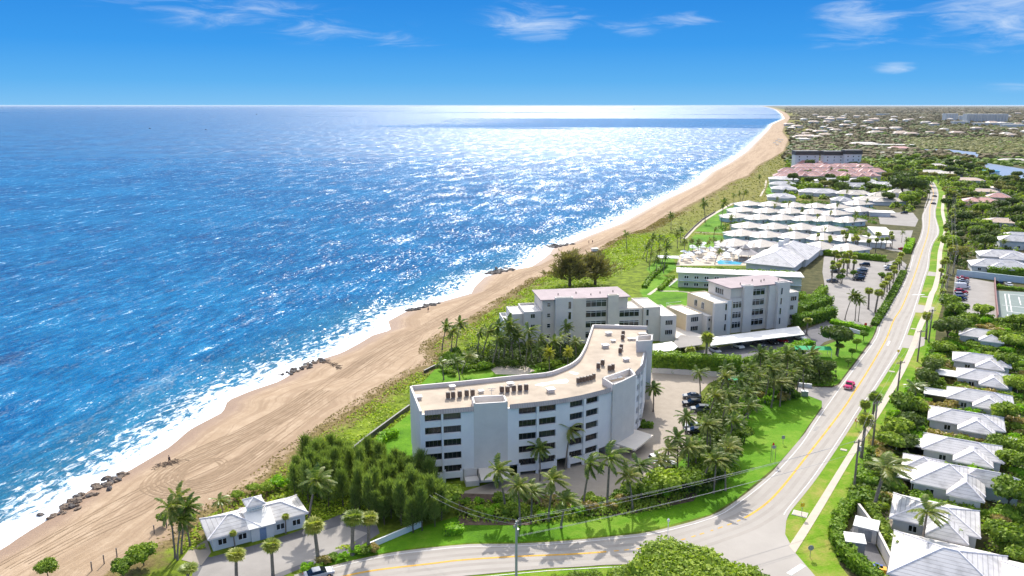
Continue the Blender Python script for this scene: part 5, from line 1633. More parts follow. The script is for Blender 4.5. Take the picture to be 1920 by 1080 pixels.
def sabal(seed, h, lean, n=30, rr=1.15):
    rng = np.random.default_rng(seed)
    r = empty('sabal_palm', 0, 0)
    trunk_mb(h, lean, .26, .2).build('trunk', 'trunk', r, smooth=True)
    qs = []
    for i in range(n):
        az = i * 2.4 + rng.uniform(-.2, .2); e = R(80 - 125 * (i + .5) / n)
        d_ = np.array([math.cos(az) * math.cos(e), math.sin(az) * math.cos(e), math.sin(e)])
        side = unit(np.cross(d_, [0.01, 0, 1.0])); up_ = np.cross(side, d_)
        c0 = d_ * rr * rng.uniform(.35, .55)
        qs.append([-side * .03, side * .03, c0 + side * .03, c0 - side * .03])
        for k in range(9):
            a = R(-80 + 160 * (k + .5) / 9)
            t_ = unit(d_ * math.cos(a) + side * math.sin(a) + up_ * -.12 + np.array([0, 0, -.22]))
            l = rr * rng.uniform(.75, 1.05)
            w_ = unit(np.cross(t_, up_)) * .12
            qs.append([c0, c0 + t_ * l * .55 + w_, c0 + t_ * l + np.array([0, 0, -.12]), c0 + t_ * l * .55 - w_])
    ex = MB(); ex.tube([(0, 0, -.8), (0, 0, .15)], [.24, .3], 7)
    rawquads('crown', np.array(qs, np.float32), 'leaf_sabal', r, (lean[0], lean[1], h), ex)
    kit(r); r['h'] = h; r['lx'] = lean[0]; r['ly'] = lean[1]
    return r
SABAL = [sabal(11, 7, (.1, 0)), sabal(12, 7, (-.3, .1)), sabal(13, 7, (.35, -.1))]

def blobs_leaves(rng, blobs, n, size, tilt=.7, shell=(.72, 1.02)):
    w = np.array([b[3] * b[4] + b[4] * b[5] + b[3] * b[5] for b in blobs]); w = w / w.sum()
    idx = rng.choice(len(blobs), n, p=w)
    B = np.array(blobs)[idx]
    d_ = unit(rng.normal(size=(n, 3)))
    d_[:, 2] = np.where(d_[:, 2] < -.5, -d_[:, 2], d_[:, 2])
    rad = rng.uniform(shell[0], shell[1], (n, 1))
    c = B[:, :3] + d_ * B[:, 3:6] * rad
    nr = unit(d_ + rng.normal(size=(n, 3)) * tilt + np.array([0, 0, .3]))
    ax, ay = leaf_axes(rng, n, nr, size)
    v = np.empty((n, 4, 3), np.float32)
    v[:, 0] = c - ax - ay; v[:, 1] = c + ax - ay * .6; v[:, 2] = c + ax * .5 + ay; v[:, 3] = c - ax * .7 + ay * .8
    return v

def lump(b, rng, c, r, nu=9, nv=5, j=.12, full=True):
    """a dark, irregular inner mass so that crowns are not see-through"""
    o = len(b.v)
    for i in range(nv + 1):
        t = math.pi * i / nv
        for k in range(nu):
            p = 2 * math.pi * k / nu
            q = 1 + rng.uniform(-j, j)
            b.v.append((c[0] + r[0] * math.sin(t) * math.cos(p) * q, c[1] + r[1] * math.sin(t) * math.sin(p) * q, c[2] + r[2] * math.cos(t) * q))
    for i in range(nv):
        for k in range(nu):
            b.f.append((o + i * nu + k, o + (i + 1) * nu + k, o + (i + 1) * nu + (k + 1) % nu, o + i * nu + (k + 1) % nu)); b.m.append(0)

def tree(seed, rx, h, leaf, nblob=7, n=900, size=.34, trunk_h=.35, name='broadleaf_tree', spread_=.62, tilt=.7):
    rng = np.random.default_rng(seed)
    r = empty(name, 0, 0)
    blobs = []
    for k in range(nblob):
        a = 2.4 * k + rng.uniform(-.4, .4); q = rx * spread_ * math.sqrt((k + .3) / nblob)
        rr = rx * rng.uniform(.38, .55)
        zz = h * (trunk_h + (1 - trunk_h) * .5) + (h * .5 - rr * .8 - q * .28) * rng.uniform(.2, .95) * (1 if k % 3 else .2)
        blobs.append((math.cos(a) * q, math.sin(a) * q, min(zz, h - rr * .8), rr, rr, rr * .8))
    t = MB()
    hz = h * (trunk_h + .15)
    t.tube([(0, 0, -.3), (.1, 0, hz * .5), (0, .1, hz)], [h * .035, h * .028, h * .02], 6)
    for bl in blobs[:5]:
        t.tube([(0, .05, hz * .7), (bl[0] * .5, bl[1] * .5, (hz + bl[2]) * .48), (bl[0] * .9, bl[1] * .9, bl[2])], [h * .02, h * .014, h * .006], 5)
    t.build('trunk', 'bark', r)
    ex = MB()
    for bl in blobs:
        lump(ex, rng, bl[:3], [q * .74 for q in bl[3:6]])
    rawquads('crown', blobs_leaves(rng, blobs, n, size, tilt), leaf, r, None, ex)
    kit(r); r['h'] = h; r['rx'] = rx
    return r
TREES = [tree(21, 4.0, 6.0, 'leaf_tree'), tree(22, 4.0, 5.2, 'leaf_tree', 9), tree(23, 4.0, 6.5, 'leaf_dark', 8), tree(24, 4.2, 5.5, 'leaf_olive', 7), tree(25, 3.8, 6.2, 'leaf_dark', 7)]
BIGTREE = tree(31, 9, 10, 'leaf_tree', 20, 6500, .36, .3, 'broadleaf_tree', .8)
BUSH = [tree(41, 1.8, 2.0, 'leaf_tree', 5, 260, .24, .05, 'shrub'), tree(42, 1.8, 1.7, 'leaf_hedge', 6, 280, .22, .05, 'shrub'), tree(43, 1.7, 2.2, 'leaf_bright', 5, 260, .24, .05, 'shrub'), tree(44, 1.8, 1.9, 'leaf_red', 5, 260, .22, .05, 'shrub')]
ROUND = [tree(45, 2.0, 3.4, 'leaf_hedge', 4, 620, .17, .25, 'clipped_tree', .3, .5)]

def casu(seed, h, rx, leaf='leaf_casu', n=520, wide=False):
    rng = np.random.default_rng(seed)
    r = empty('casuarina_tree', 0, 0)
    t = MB()
    t.tube([(0, 0, -.3), (.1, 0, h * .5), (.2, .1, h * .93)], [.13 if not wide else .4, .09 if not wide else .25, .03], 6)
    cent, dirs = [], []
    nb = 26 if not wide else 46
    for k in range(nb):
        f = (k + .5) / nb
        z0 = h * (.22 + .68 * f) if not wide else h * (.15 + .55 * f)
        a = k * 2.4 + rng.uniform(-.3, .3)
        ln = rx * ((1 - f * .62) * rng.uniform(.55, 1.15) if not wide else rng.uniform(.6, 1.15) * (1.05 - .4 * f))
        e = R(35 + 30 * f if not wide else 30 + 45 * f)
        if wide:
            ln *= 1.2
        tip = np.array([math.cos(a) * math.cos(e) * ln, math.sin(a) * math.cos(e) * ln, z0 + math.sin(e) * ln])
        st = np.array([.1 * f, 0, z0])
        t.tube([tuple(st), tuple((st + tip) / 2 + np.array([0, 0, .12 * ln])), tuple(tip)], [.05 if not wide else .12, .03 if not wide else .07, .015], 4)
        m_ = n // nb
        s = rng.uniform(.25, 1.08, (m_, 1))
        c = st + (tip - st) * s + rng.normal(size=(m_, 3)) * (.30 if not wide else .42) * np.array([1, 1, .9])
        cent.append(c)
        dd = unit((tip - st) / np.linalg.norm(tip - st) + rng.normal(size=(m_, 3)) * .35 + np.array([.25, 0, .55 if not wide else .15]))
        dirs.append(dd)
    t.build('trunk', 'bark', r)
    c = np.vstack(cent); d_ = np.vstack(dirs); m_ = len(c)
    side = unit(np.cross(d_, rng.normal(size=(m_, 3))))
    l = rng.uniform(.4, 1.0, (m_, 1)) * (1 if not wide else 1.35)
    wd = .045 if not wide else .13
    v = np.empty((m_, 4, 3), np.float32)
    v[:, 0] = c - side * wd; v[:, 1] = c + side * wd; v[:, 2] = c + d_ * l + side * wd * .4; v[:, 3] = c + d_ * l - side * wd * .4
    rawquads('foliage', v, leaf, r)
    kit(r); r['h'] = h; r['rx'] = rx
    return r
CASU = [casu(51, 8, 1.7, n=1500), casu(52, 8, 1.9, n=1600), casu(53, 8, 1.6, n=1450)]
CASUW = [casu(55, 12, 5.5, 'leaf_casub', 3600, True), casu(56, 11, 6.0, 'leaf_casub', 3400, True)]

def put(kit_, x, y, sc, rz, desc, cat, label=None, group=None, z=0.0):
    o = first_or_dup(kit_, x, y, z=z, rz=rz, sc=sc)
    for k in ('h', 'lx', 'ly', 'rx'):
        if k in o and o is not kit_:
            del o[k]
    o['category'] = cat
    if group:
        o['group'] = group
    if label:
        o['label'] = label
    else:
        AUTO.append((o, desc, (x, y)))
    return o

rng = np.random.default_rng(77)
def palm(kits, bx, by, cpy, desc, cat, group, crown=1.0, label=None, wy=12, i=None):
    """a palm whose foot stands at ground pixel (bx,by) and whose crown reaches the height seen at cpy"""
    x, y = P(bx, by)
    k = kits[int(rng.integers(len(kits))) if i is None else i]
    h = ztop(x, y, cpy)
    s = h / k['h']
    c = min(max(s, .82), 1.12) * crown
    o = put(k, x, y, (c, c, s), R(rng.uniform(-wy, wy)), desc, cat, label, group)
    for ch in KIDS.get(k.name, ()):
        pass
    # keep the crown's own proportions
    for ch in [q for q in bpy.data.objects if q.parent is o and q.name.split('.')[0] == 'crown'] if False else []:
        pass
    return o
# ================================================================== VEHICLES, POLES, SIGNS, ROCKS, PEOPLE
def loft(b, secs, mi=0):
    o = len(b.v); n = 6
    for x, w, zb, zs, tw, zt in secs:
        b.v += [(x, -w * .96, zb), (x, -w, zs), (x, -tw, zt), (x, tw, zt), (x, w, zs), (x, w * .96, zb)]
    for i in range(len(secs) - 1):
        for k in range(n):
            b.f.append((o + i * n + k, o + (i + 1) * n + k, o + (i + 1) * n + (k + 1) % n, o + i * n + (k + 1) % n)); b.m.append(mi)
    b.f.append(tuple(o + k for k in range(n))); b.m.append(mi)
    e = o + (len(secs) - 1) * n
    b.f.append(tuple(e + k for k in range(n - 1, -1, -1))); b.m.append(mi)
def car_kit(name, paint, kind='sedan'):
    r = empty(name, 0, 0)
    W = .92 if kind != 'van' else 1.0
    if kind == 'sedan':
        bs = [(-2.3, .78, .4, .62, .74, .82), (-2.15, .9, .28, .72, .82, .97), (-1.0, W, .24, .78, .86, 1.0), (.9, W, .24, .78, .86, .98), (2.0, .9, .28, .70, .80, .84), (2.32, .76, .38, .58, .70, .70)]
        gs = [(-1.75, .80, .96, .98, .74, .99), (-1.0, .84, .97, 1.0, .66, 1.40), (.25, .84, .97, 1.0, .66, 1.42), (1.15, .82, .95, .97, .76, .99)]
        rf = [(-1.0, .68, 1.385, 1.40, .62, 1.45), (.25, .68, 1.40, 1.42, .62, 1.47)]
        ax_, wr = (-1.4, 1.42), .33
    elif kind == 'suv':
        bs = [(-2.3, .82, .45, .75, .80, .98), (-2.2, .93, .33, .85, .86, 1.08), (.9, .95, .3, .85, .88, 1.08), (2.05, .92, .33, .8, .84, .98), (2.35, .8, .42, .65, .74, .82)]
        gs = [(-2.15, .86, 1.06, 1.08, .78, 1.1), (-1.95, .86, 1.06, 1.1, .72, 1.66), (.2, .87, 1.06, 1.1, .72, 1.70), (1.05, .85, 1.05, 1.08, .8, 1.1)]
        rf = [(-1.98, .74, 1.65, 1.67, .68, 1.73), (.22, .74, 1.69, 1.71, .68, 1.76)]
        ax_, wr = (-1.4, 1.45), .38
    elif kind == 'van':
        bs = [(-2.75, .95, .4, 1.0, .93, 2.1), (-2.7, 1.0, .35, 1.1, .94, 2.25), (1.2, 1.0, .35, 1.1, .94, 2.25), (1.9, .98, .35, 1.0, .9, 1.45), (2.7, .92, .4, .8, .84, 1.15)]
        gs = [(1.15, 1.005, 1.25, 1.5, .96, 2.0), (1.5, .99, 1.25, 1.45, .93, 1.85), (1.9, .96, 1.2, 1.35, .92, 1.5)]
        rf = [(-2.6, .8, 2.24, 2.25, .75, 2.30), (1.0, .8, 2.24, 2.25, .75, 2.30)]
        ax_, wr = (-1.7, 1.7), .38
    else:  # old pickup
        bs = [(-.2, .86, .4, .85, .84, 1.05), (.9, .88, .4, .85, .84, 1.08), (2.1, .82, .42, .85, .70, 1.05), (2.3, .70, .45, .75, .6, .9)]
        gs = [(-.35, .80, 1.04, 1.06, .72, 1.62), (.55, .80, 1.04, 1.06, .72, 1.64), (.95, .80, 1.04, 1.06, .76, 1.08)]
        rf = [(-.45, .80, 1.60, 1.64, .70, 1.74), (.6, .80, 1.62, 1.66, .70, 1.76)]
        ax_, wr = (-1.5, 1.5), .37
    b = MB(); loft(b, bs)
    if kind == 'pickup':
        for s in (-1, 1):
            loft(b, [(-2.5, .10, .5, .8, .08, 1.0), (-.25, .10, .5, .8, .08, 1.02)])
            for i in range(12):
                k = len(b.v) - 12 + i
                x, y, z = b.v[k]; b.v[k] = (x, y + s * .78, z)
        b.box(-2.5, -.7, .5, -.25, .7, .62); b.box(-2.52, -.78, .5, -2.46, .78, .98)
        for s in (-.86, .86):   # round fenders
            b.tube([(1.2, s, .55), (1.85, s, .6)], .34, 8); b.tube([(-1.8, s, .55), (-1.2, s, .6)], .34, 8)
    b.build('body', paint, r, smooth=False)
    g = MB(); loft(g, gs); g.build('window', 'glass', r)
    g = MB(); loft(g, rf); g.build('roof', paint, r)
    for x in ax_:
        for s in (-1, 1):
            w = MB(); w.tube([(x, s * (W - .16), wr), (x, s * (W + .02), wr)], wr, 12); wo = w.build('wheel', 'black', r)
            w = MB(); w.tube([(x, s * (W + .015), wr), (x, s * (W + .035), wr)], wr * .6, 8); w.build('rim', 'chrome', wo)
    xf = bs[-1][0]
    for s in (-1, 1):
        w = MB(); w.box(xf - .12, s * .55 - .16, .60, xf + .03, s * .55 + .16, .76); w.build('headlight', 'lamp', r)
        w = MB(); xr = bs[0][0] if kind != 'pickup' else -2.5; w.box(xr - .03, s * .62 - .12, .72, xr + .1, s * .62 + .12, .88); w.build('tail_light', 'red', r)
    if kind == 'pickup':
        w = MB(); w.box(2.3, -.75, .36, 2.42, .75, .5); w.build('bumper', 'chrome', r)
    kit(r)
    return r
CARK = {}
def car(px, py, head, color, kind, label, group=None, z=.06):
    key = (color, kind)
    x, y = P(px, py)
    if key not in CARK:
        CARK[key] = car_kit('pickup_truck' if kind == 'pickup' else 'van' if kind == 'van' else 'car', 'car_' + color, kind)
    o = first_or_dup(CARK[key], x, y, z=z, rz=R(head))
    tag(o, label, {'pickup': 'pickup truck', 'van': 'van'}.get(kind, 'car'), group)
    landmark_car.append((label, x, y))
    return o
landmark_car = []
a_, c_ = P(1600, 706), P(1580, 734)
rh = math.degrees(math.atan2(c_[1] - a_[1], c_[0] - a_[0]))
car(1592, 727, rh, 'pink', 'pickup', 'bright pink old pickup driving on the road')
landmark('the pink pickup', *P(1592, 727))
car(598, 1082, 25, 'silver', 'sedan', 'silver-blue car at the bottom edge of the road')
car(1750, 383, 95, 'navy', 'sedan', 'small dark car far up the road')
car(1752, 369, 95, 'grey', 'sedan', 'tiny grey car farthest up the road')
PG = 'cars parked in the paved court'
car(1297, 747, 175, 'grey', 'sedan', 'dark grey sedan, upper of two side by side in the paved court', PG)
car(1297, 761, 178, 'black', 'suv', 'black car, lower of two side by side in the paved court', PG)
car(1299, 804, 170, 'silver', 'sedan', 'silver car half under palms in the paved court', PG)
car(1303, 813, 170, 'black', 'sedan', 'dark car below the silver one in the paved court', PG)
car(1312, 772, 176, 'grey', 'suv', 'grey car hidden by palms in the paved court', PG)
car(1236, 866, 20, 'white', 'suv', 'white car under the palms, upper of two near the court edge', PG)
car(1247, 876, 20, 'white', 'sedan', 'white car under the palms, lower of two near the court edge', PG)
CG_ = 'cars under the long carport'
for px, py, cl_, kd, lb in [(1383, 652, 'white', 'suv', 'white car at the left of the long carport'), (1499, 636, 'white', 'suv', 'white car at the right end of the long carport'), (1340, 660, 'silver', 'sedan', 'silver car at the left end of the long carport'), (1422, 648, 'grey', 'sedan', 'grey car in the shade at the middle of the long carport'), (1447, 644, 'black', 'sedan', 'black car in the shade under the long carport'), (1466, 641, 'red', 'sedan', 'red car in the shade near the right of the long carport')]:
    car(px, py, 21 - 90, cl_, kd, lb, CG_)
LG = 'cars in the club parking lot'
for px, py, hd, cl_, kd, lb in [(1567, 511, 165, 'black', 'sedan', 'black car at the left bay of the club parking'), (1621, 499, 165, 'black', 'suv', 'black car near the middle head of the club parking'), (1667, 502, 175, 'white', 'sedan', 'white car in the upper right bay of the club parking'), (1668, 507, 175, 'grey', 'sedan', 'grey car next to the white one in the upper right bay'), (1662, 521, 175, 'black', 'sedan', 'black car alone in the lower right bay of the club parking'), (1617, 507, 172, 'silver', 'sedan', 'silver car, top of the stack of five by the parking island'), (1615, 512, 172, 'grey', 'suv', 'grey car, second in the stack of five by the parking island'), (1613, 517, 172, 'black', 'sedan', 'black car, third in the stack of five by the parking island'), (1611, 521.5, 172, 'navy', 'sedan', 'navy car, fourth in the stack of five by the parking island'), (1609, 526, 172, 'black', 'suv', 'black car, bottom of the stack of five by the parking island'), (1582, 491, 165, 'red', 'sedan', 'red car near the hedge at the head of the parking'), (1691, 469, 100, 'red', 'sedan', 'red car by the green hedge block at the road'), (1695, 401, 175, 'black', 'suv', 'dark car in the upper villa parking'), (1560, 529, 165, 'grey', 'sedan', 'grey car by the left planting of the club parking')]:
    car(px, py, hd, cl_, kd, lb, LG)
TG = 'cars in the tennis parking lot'
for px, py, cl_, kd, lb in [(1805, 524, 'red', 'sedan', 'red car at the top of the tennis lot row'), (1805, 528.5, 'silver', 'sedan', 'silver car second in the tennis lot row'), (1804, 533, 'grey', 'sedan', 'grey car above the white van in the tennis lot'), (1804, 541, 'white', 'van', 'white van in the tennis lot row'), (1802, 550, 'red', 'suv', 'dark red car below the white van'), (1801, 556, 'silver', 'suv', 'silver car, second below the white van'), (1800, 563, 'navy', 'suv', 'navy car at the bottom of the tennis lot row')]:
    car(px, py, -8, cl_, kd, lb, TG)
car(1873, 534, 80, 'black', 'suv', 'black car by the hedge behind the tennis courts')
car(1891, 536, 80, 'white', 'sedan', 'white car by the hedge behind the tennis courts')
car(1912, 848, -62, 'white', 'van', 'white van in the side lane at the right edge')
car(1848, 652, -30, 'blue', 'sedan', 'blue car between the first two white-roofed houses')
landmark('the white van', *P(1804, 541)); landmark('the paired court cars', *P(1297, 754)); landmark('the silver court car', *P(1299, 804))
sheet('side_lane', PP([(1905, 640), (1925, 640), (1960, 1000), (1935, 1000), (1900, 830), (1902, 760)]), .05, 'asphalt')

# ---- utility poles and wires
POLES = []
def upole(bx, by, ty, kind, label, arm=R(0)):
    x, y = P(bx, by)
    h = ztop(x, y, ty)
    o = empty('utility_pole', x, y, 0, arm, label, 'utility pole', 'utility poles along the road')
    b = MB(); b.tube([(0, 0, -.3), (0, 0, h)], [.24, .16], 8); b.build('pole', 'concretepole' if kind == 2 else 'wood', o)
    b = MB(); b.box(-1.2, -.07, h - .55, 1.2, .07, h - .4); b.build('crossarm', 'wood', o)
    for u in (-1.1, -.5, .5, 1.1):
        b = MB(); b.tube([(u, 0, h - .4), (u, 0, h - .22), (u, 0, h - .12)], [.05, .08, .04], 6); b.build('insulator', 'alu', o)
    if kind:
        b = MB(); b.tube([(.42, 0, h - 2.4), (.42, 0, h - 1.5)], .28, 8); b.build('transformer', 'alu', o)
    POLES.append((x, y, h, arm))
    return o
upole(968, 1105, 977, 2, 'tall pale utility pole at the bottom road edge with transformer', R(70))
upole(1600, 925, 824, 1, 'utility pole with cross-arm at the lower sidewalk lawn', R(25))
upole(1635, 845, 752, 0, 'utility pole beside two fan palms on the sidewalk lawn', R(20))
upole(1680, 757, 677, 0, 'utility pole in the middle of the sidewalk lawn', R(15))
upole(1720, 678, 619, 0, 'utility pole beside the sidewalk at the upper driveway', R(12))
upole(1741, 642, 580, 0, 'utility pole behind the fan palm by the upper driveway', R(12))
upole(1773, 561, 514, 0, 'utility pole next to the tennis parking lot', R(8))
upole(1787, 513, 470, 0, 'utility pole at the end of the long white wall', R(8))
upole(1783, 452, 415, 0, 'utility pole among the far roadside palms', R(5))
upole(1786, 400, 370, 0, 'farthest utility pole by the road bend', R(0))
x_, y_ = P(812, 1000); POLES.append((x_, y_, ztop(x_, y_, 925), R(50)))
def wire(i, j, sides=(-1.1, .5, 1.1), dz=-.12, sag=.8, label=''):
    x0, y0, h0, a0 = POLES[i]; x1, y1, h1, a1 = POLES[j]
    for n_, u in enumerate(sides):
        p = Vector((x0 + u * math.cos(a0), y0 + u * math.sin(a0), h0 + dz)); q = Vector((x1 + u * math.cos(a1), y1 + u * math.sin(a1), h1 + dz))
        pts = []
        for k in range(11):
            t = k / 10
            c = p.lerp(q, t); c.z -= sag * 4 * t * (1 - t)
            pts.append(tuple(c - p))
        b = MB(); b.tube(pts, .019, 4)
        tag(b.build('power_line', 'wire', None, p), f'{["first","second","third","fourth"][n_]} {label}', 'wire', 'power lines between poles')
names = ['thin power wire sagging from the bottom pole to the lower sidewalk pole', 'thin power wire from the lower sidewalk pole to the two-palm pole', 'thin power wire from the two-palm pole to the middle lawn pole', 'thin power wire from the middle lawn pole to the driveway pole', 'thin power wire from the driveway pole to the palm pole', 'thin power wire from the palm pole to the tennis lot pole', 'thin power wire from the tennis lot pole to the white wall pole', 'thin power wire from the white wall pole to the far roadside pole', 'thin power wire from the far roadside pole to the farthest pole']
for i in range(9):
    wire(i, i + 1, label=names[i])
wire(0, 1, (0.0, .35), -2.6, .8, 'lower cable sagging from the bottom pole to the lower sidewalk pole')
wire(0, 10, (-.6, .6), -.12, .9, 'thin power wire from the bottom pole toward the pine grove')

def sign(bx, by, ty, shape, m, label, face=-90, two=False, name='road_sign'):
    x, y = P(bx, by)
    h = max(1.6, ztop(x, y, ty))
    o = empty(name, x, y, 0, R(face + 90), label, 'sign')
    for s in ((-.45, .45) if two else (0,)):
        b = MB(); b.tube([(s, .06, -.2), (s, .06, h - .1)], .05, 6); b.build('post', 'alu' if not two else 'wood', o)
    r = .5
    n, rot = {'diamond': (4, 0), 'oct': (8, math.pi / 8), 'square': (4, math.pi / 4), 'round': (14, 0)}[shape]
    b = MB()
    f = [(r * math.cos(rot + 2 * math.pi * k / n), -.02, h - r + r * math.sin(rot + 2 * math.pi * k / n)) for k in range(n)]
    g = [(x_, .02, z_) for x_, _, z_ in f]
    b.add(f + g, [tuple(range(n))] + [(k, n + k, n + (k + 1) % n, (k + 1) % n) for k in range(n)])
    b.add(g, [tuple(range(n - 1, -1, -1))], 1)
    b.build('panel', [m, 'signback'], o)
    return o
sign(1683, 672, 655, 'diamond', 'sunyellow', 'yellow diamond warning sign on the verge by the upper driveway')
sign(1605, 803, 784, 'oct', 'red', 'red sign on a thin post in the verge by the road')
sign(1468, 832, 816, 'square', 'signback', 'grey back of a square sign on the palm-shadow lawn')
sign(1449, 867, 834, 'diamond', 'signback', 'dark diamond sign on two posts on the lawn', two=True)
sg = sign(1448, 862, 829, 'diamond', 'red', 'small orange-red flag panel beside the two-post sign'); sg.scale = (.55, .55, 1)
sign(1503, 968, 942, 'square', 'sunyellow', 'small yellow sign by the utility pad on the verge')
sign(1519, 1045, 1022, 'oct', 'signback', 'dark back of a stop sign by the sidewalk corner')
sign(1622, 619, 605, 'oct', 'red', 'red stop sign at the parking lot exit')
lampx, lampy = P(1252, 1004)
o = empty('street_lamp', lampx, lampy, 0, 0, 'small white street lamp at the lawn edge of the lower road', 'street lamp')
b = MB(); b.tube([(0, 0, -.2), (0, 0, 2.6)], .06, 6); b.build('pole', 'trim', o)
b = MB(); b.tube([(0, 0, 2.6), (0, 0, 2.75), (0, 0, 3.05), (0, 0, 3.2)], [.1, .24, .2, .05], 8); b.build('lamp_head', 'trim', o)
for px, py, s, lb in [(1500, 964, 1.6, 'pale square utility lid in the grass verge corner'), (1582, 844, .8, 'small white utility lid in the verge below the pole'), (1672, 697, .9, 'small white utility lid in the upper verge'), (1713, 617, 1.0, 'white utility lid in the verge strip by the drive')]:
    x, y = P(px, py)
    b = MB(); b.box(-s * .8, -s * .6, 0, s * .8, s * .6, .08)
    c = MB(); c.box(-s * .7, -s * .5, .08, s * .7, s * .5, .11)
    o = empty('utility_slab', x, y, .03, R(-30), lb, 'utility lid'); b.build('surround', 'kerb', o); c.build('lid', 'walk', o)
for px, py, tp, lb in [(1082, 1010, 975, 'leaning'), (1098, 1006, 968, 'straight')]:
    pass
o = empty('electric_box', *P(1508, 742), 0, R(-10), 'pale electrical box on the lawn corner by the court driveway', 'electrical box')
b = MB(); b.box(-.8, -.6, 0, .8, .6, 1.3); b.build('casing', 'alu', o); b = MB(); b.box(-.85, -.65, 1.3, .85, .65, 1.38); b.build('lid', 'trim', o)
o = empty('garden_table', *P(1712, 1050), 0, 0, 'round white garden table between shrubs by the corner house', 'table')
b = MB(); b.tube([(0, 0, .7), (0, 0, .76)], 1.1, 14); b.build('tabletop', 'trim', o); b = MB(); b.tube([(0, 0, 0), (0, 0, .7)], .08, 6); b.build('leg', 'alu', o)

# ---- rocks
rng = np.random.default_rng(9)
ROCK = []
for s in range(4):
    r_ = empty('rock', 0, 0)
    bpy.data.objects.remove(r_)
    b = MB(); lump(b, rng, (0, 0, .1), (.9, .62, .42), 8, 5, .25); ROCK.append(b.build('rock', 'rock' if s < 2 else 'rockdry', None, (0, -500, 0)))
def rocks(p0, p1, n, wd, s0, s1, lab, grp, kinds):
    a, c = np.array(P(*p0, -1.7)), np.array(P(*p1, -1.7))
    d_ = (c - a) / np.linalg.norm(c - a); nn = np.array([-d_[1], d_[0]])
    for i in range(n):
        t = rng.random(); q = a + (c - a) * t + nn * rng.normal() * wd
        k = ROCK[kinds[int(rng.integers(len(kinds)))]]
        s = rng.uniform(s0, s1)
        if k.name in USED:
            o = k.copy(); col.objects.link(o)
        else:
            o = k; USED.add(k.name)
        o.location = (q[0], q[1], max(ground_z(q[0], q[1]), SEA - .3) + .05)
        o.rotation_euler = (rng.uniform(-.3, .3), rng.uniform(-.3, .3), rng.uniform(0, 6.3)); o.scale = (s, s, s * rng.uniform(.7, 1.2))
        tag(o, lab, 'rock', grp)
rocks((88, 968), (236, 887), 74, 1.1, .4, 1.1, 'brown boulder among those in the long rock line nearest the camera', 'near rock line', [2, 3, 0])
rocks((532, 703), (604, 673), 54, 1.0, .4, 1.0, 'dark boulder among those in the second rock cluster up the shore', 'second rock cluster', [0, 1, 2])
rocks((766, 582), (822, 569), 44, 1.3, .5, 1.2, 'dark boulder among those in the third rock cluster up the shore', 'third rock cluster', [0, 1])
rocks((911, 513), (962, 503), 50, 1.8, .7, 1.7, 'black wet boulder among those in the surf in the fourth cluster', 'fourth rock cluster', [0, 1])
rocks((1030, 463), (1066, 457), 40, 2.0, .8, 1.9, 'black wet boulder among those in the farthest small cluster in the surf', 'farthest rock cluster', [0, 1])
# wrack line and driftwood
o = MB()
for i in range(90):
    px = rng.uniform(604, 640); py = 672 + (px - 604) * .55 + rng.normal() * 2.5
    x, y = P(px, py, -1.2); z = ground_z(x, y) + .05; a = rng.uniform(0, 3.1); l = rng.uniform(.3, .9)
    o.tube([(x - l * math.cos(a), y - l * math.sin(a), z), (x + l * math.cos(a), y + l * math.sin(a), z)], .06, 4)
for i in range(60):
    px = rng.normal() * 11 + 315; py = 868 - (px - 315) * .15 + rng.normal() * 3
    x, y = P(px, py, -1.0); z = ground_z(x, y) + .05; a = rng.uniform(0, 3.1); l = rng.uniform(.3, 1.0)
    o.tube([(x - l * math.cos(a), y - l * math.sin(a), z), (x + l * math.cos(a), y + l * math.sin(a), z)], .05, 4)
struct(o.build('seaweed', 'mulch'), 'stuff')
for px, py, tp, lb in [(290, 1004, 993, 'fourth'), (220, 1048, 1034, 'third'), (196, 1061, 1049, 'second'), (173, 1074, 1061, 'first'), (313, 993, 982, 'fifth')]:
    x, y = P(px, py, -.4); gz_ = ground_z(x, y)
    b = MB(); b.tube([(0, 0, -.3), (0, 0, 1.5)], .11, 6); b.tube([(0, 0, 1.5), (0, 0, 1.58)], .14, 6)
    tag(b.build('wooden_post', 'wood', None, (x, y, gz_)), f'thin wooden post standing in the sand, {lb} from the bottom edge', 'post', 'posts in the sand')

# ---- raked vehicle tracks: ribbons of turned darker sand lying on the beach
def track(path, offs, wd, name='tyre_tracks'):
    pts = smoothline([P(x, y, -1.0) for x, y in path], 6)
    b = MB()
    for o_ in offs:
        ln = off(pts, o_)
        for i in range(len(ln) - 1):
            w0 = wd * (.6 + .5 * math.sin(i * .7 + o_ * 3)); w1 = wd * (.6 + .5 * math.sin((i + 1) * .7 + o_ * 3))
            l0, r0 = off(ln[i:i + 2], w0 / 2)[0], off(ln[i:i + 2], -w0 / 2)[0]
            l1, r1 = off(ln[i:i + 2], w1 / 2)[1], off(ln[i:i + 2], -w1 / 2)[1]
            b.add([(x, y, ground_z(x, y) + .035) for x, y in (r0, r1, l1, l0)], [(0, 1, 2, 3)])
    return struct(b.build(name, 'trackmat'), 'structure')
M['trackmat'] = plain('turned_sand', (0.29, 0.205, 0.13), .95, .12, .5, .1)
loop = [(600, 735), (540, 775), (470, 812), (400, 842), (345, 866), (312, 890), (302, 908), (318, 920), (350, 922), (390, 915), (430, 898), (470, 872), (520, 835)]
track(loop, [k * .9 for k in range(-4, 5)], .62)
track([(338, 905), (345, 890), (375, 872), (405, 868), (418, 878), (405, 892), (370, 906), (345, 910)], [-.5, .4, 1.2], .5)
track([(360, 912), (390, 906), (425, 885), (440, 870)], [0, .8, 1.6], .5)
track([(0, 1062), (90, 1012), (200, 955), (300, 905), (420, 850), (520, 790), (640, 700), (760, 622)], [-2.2, -1.2, .6, 1.5], .28)
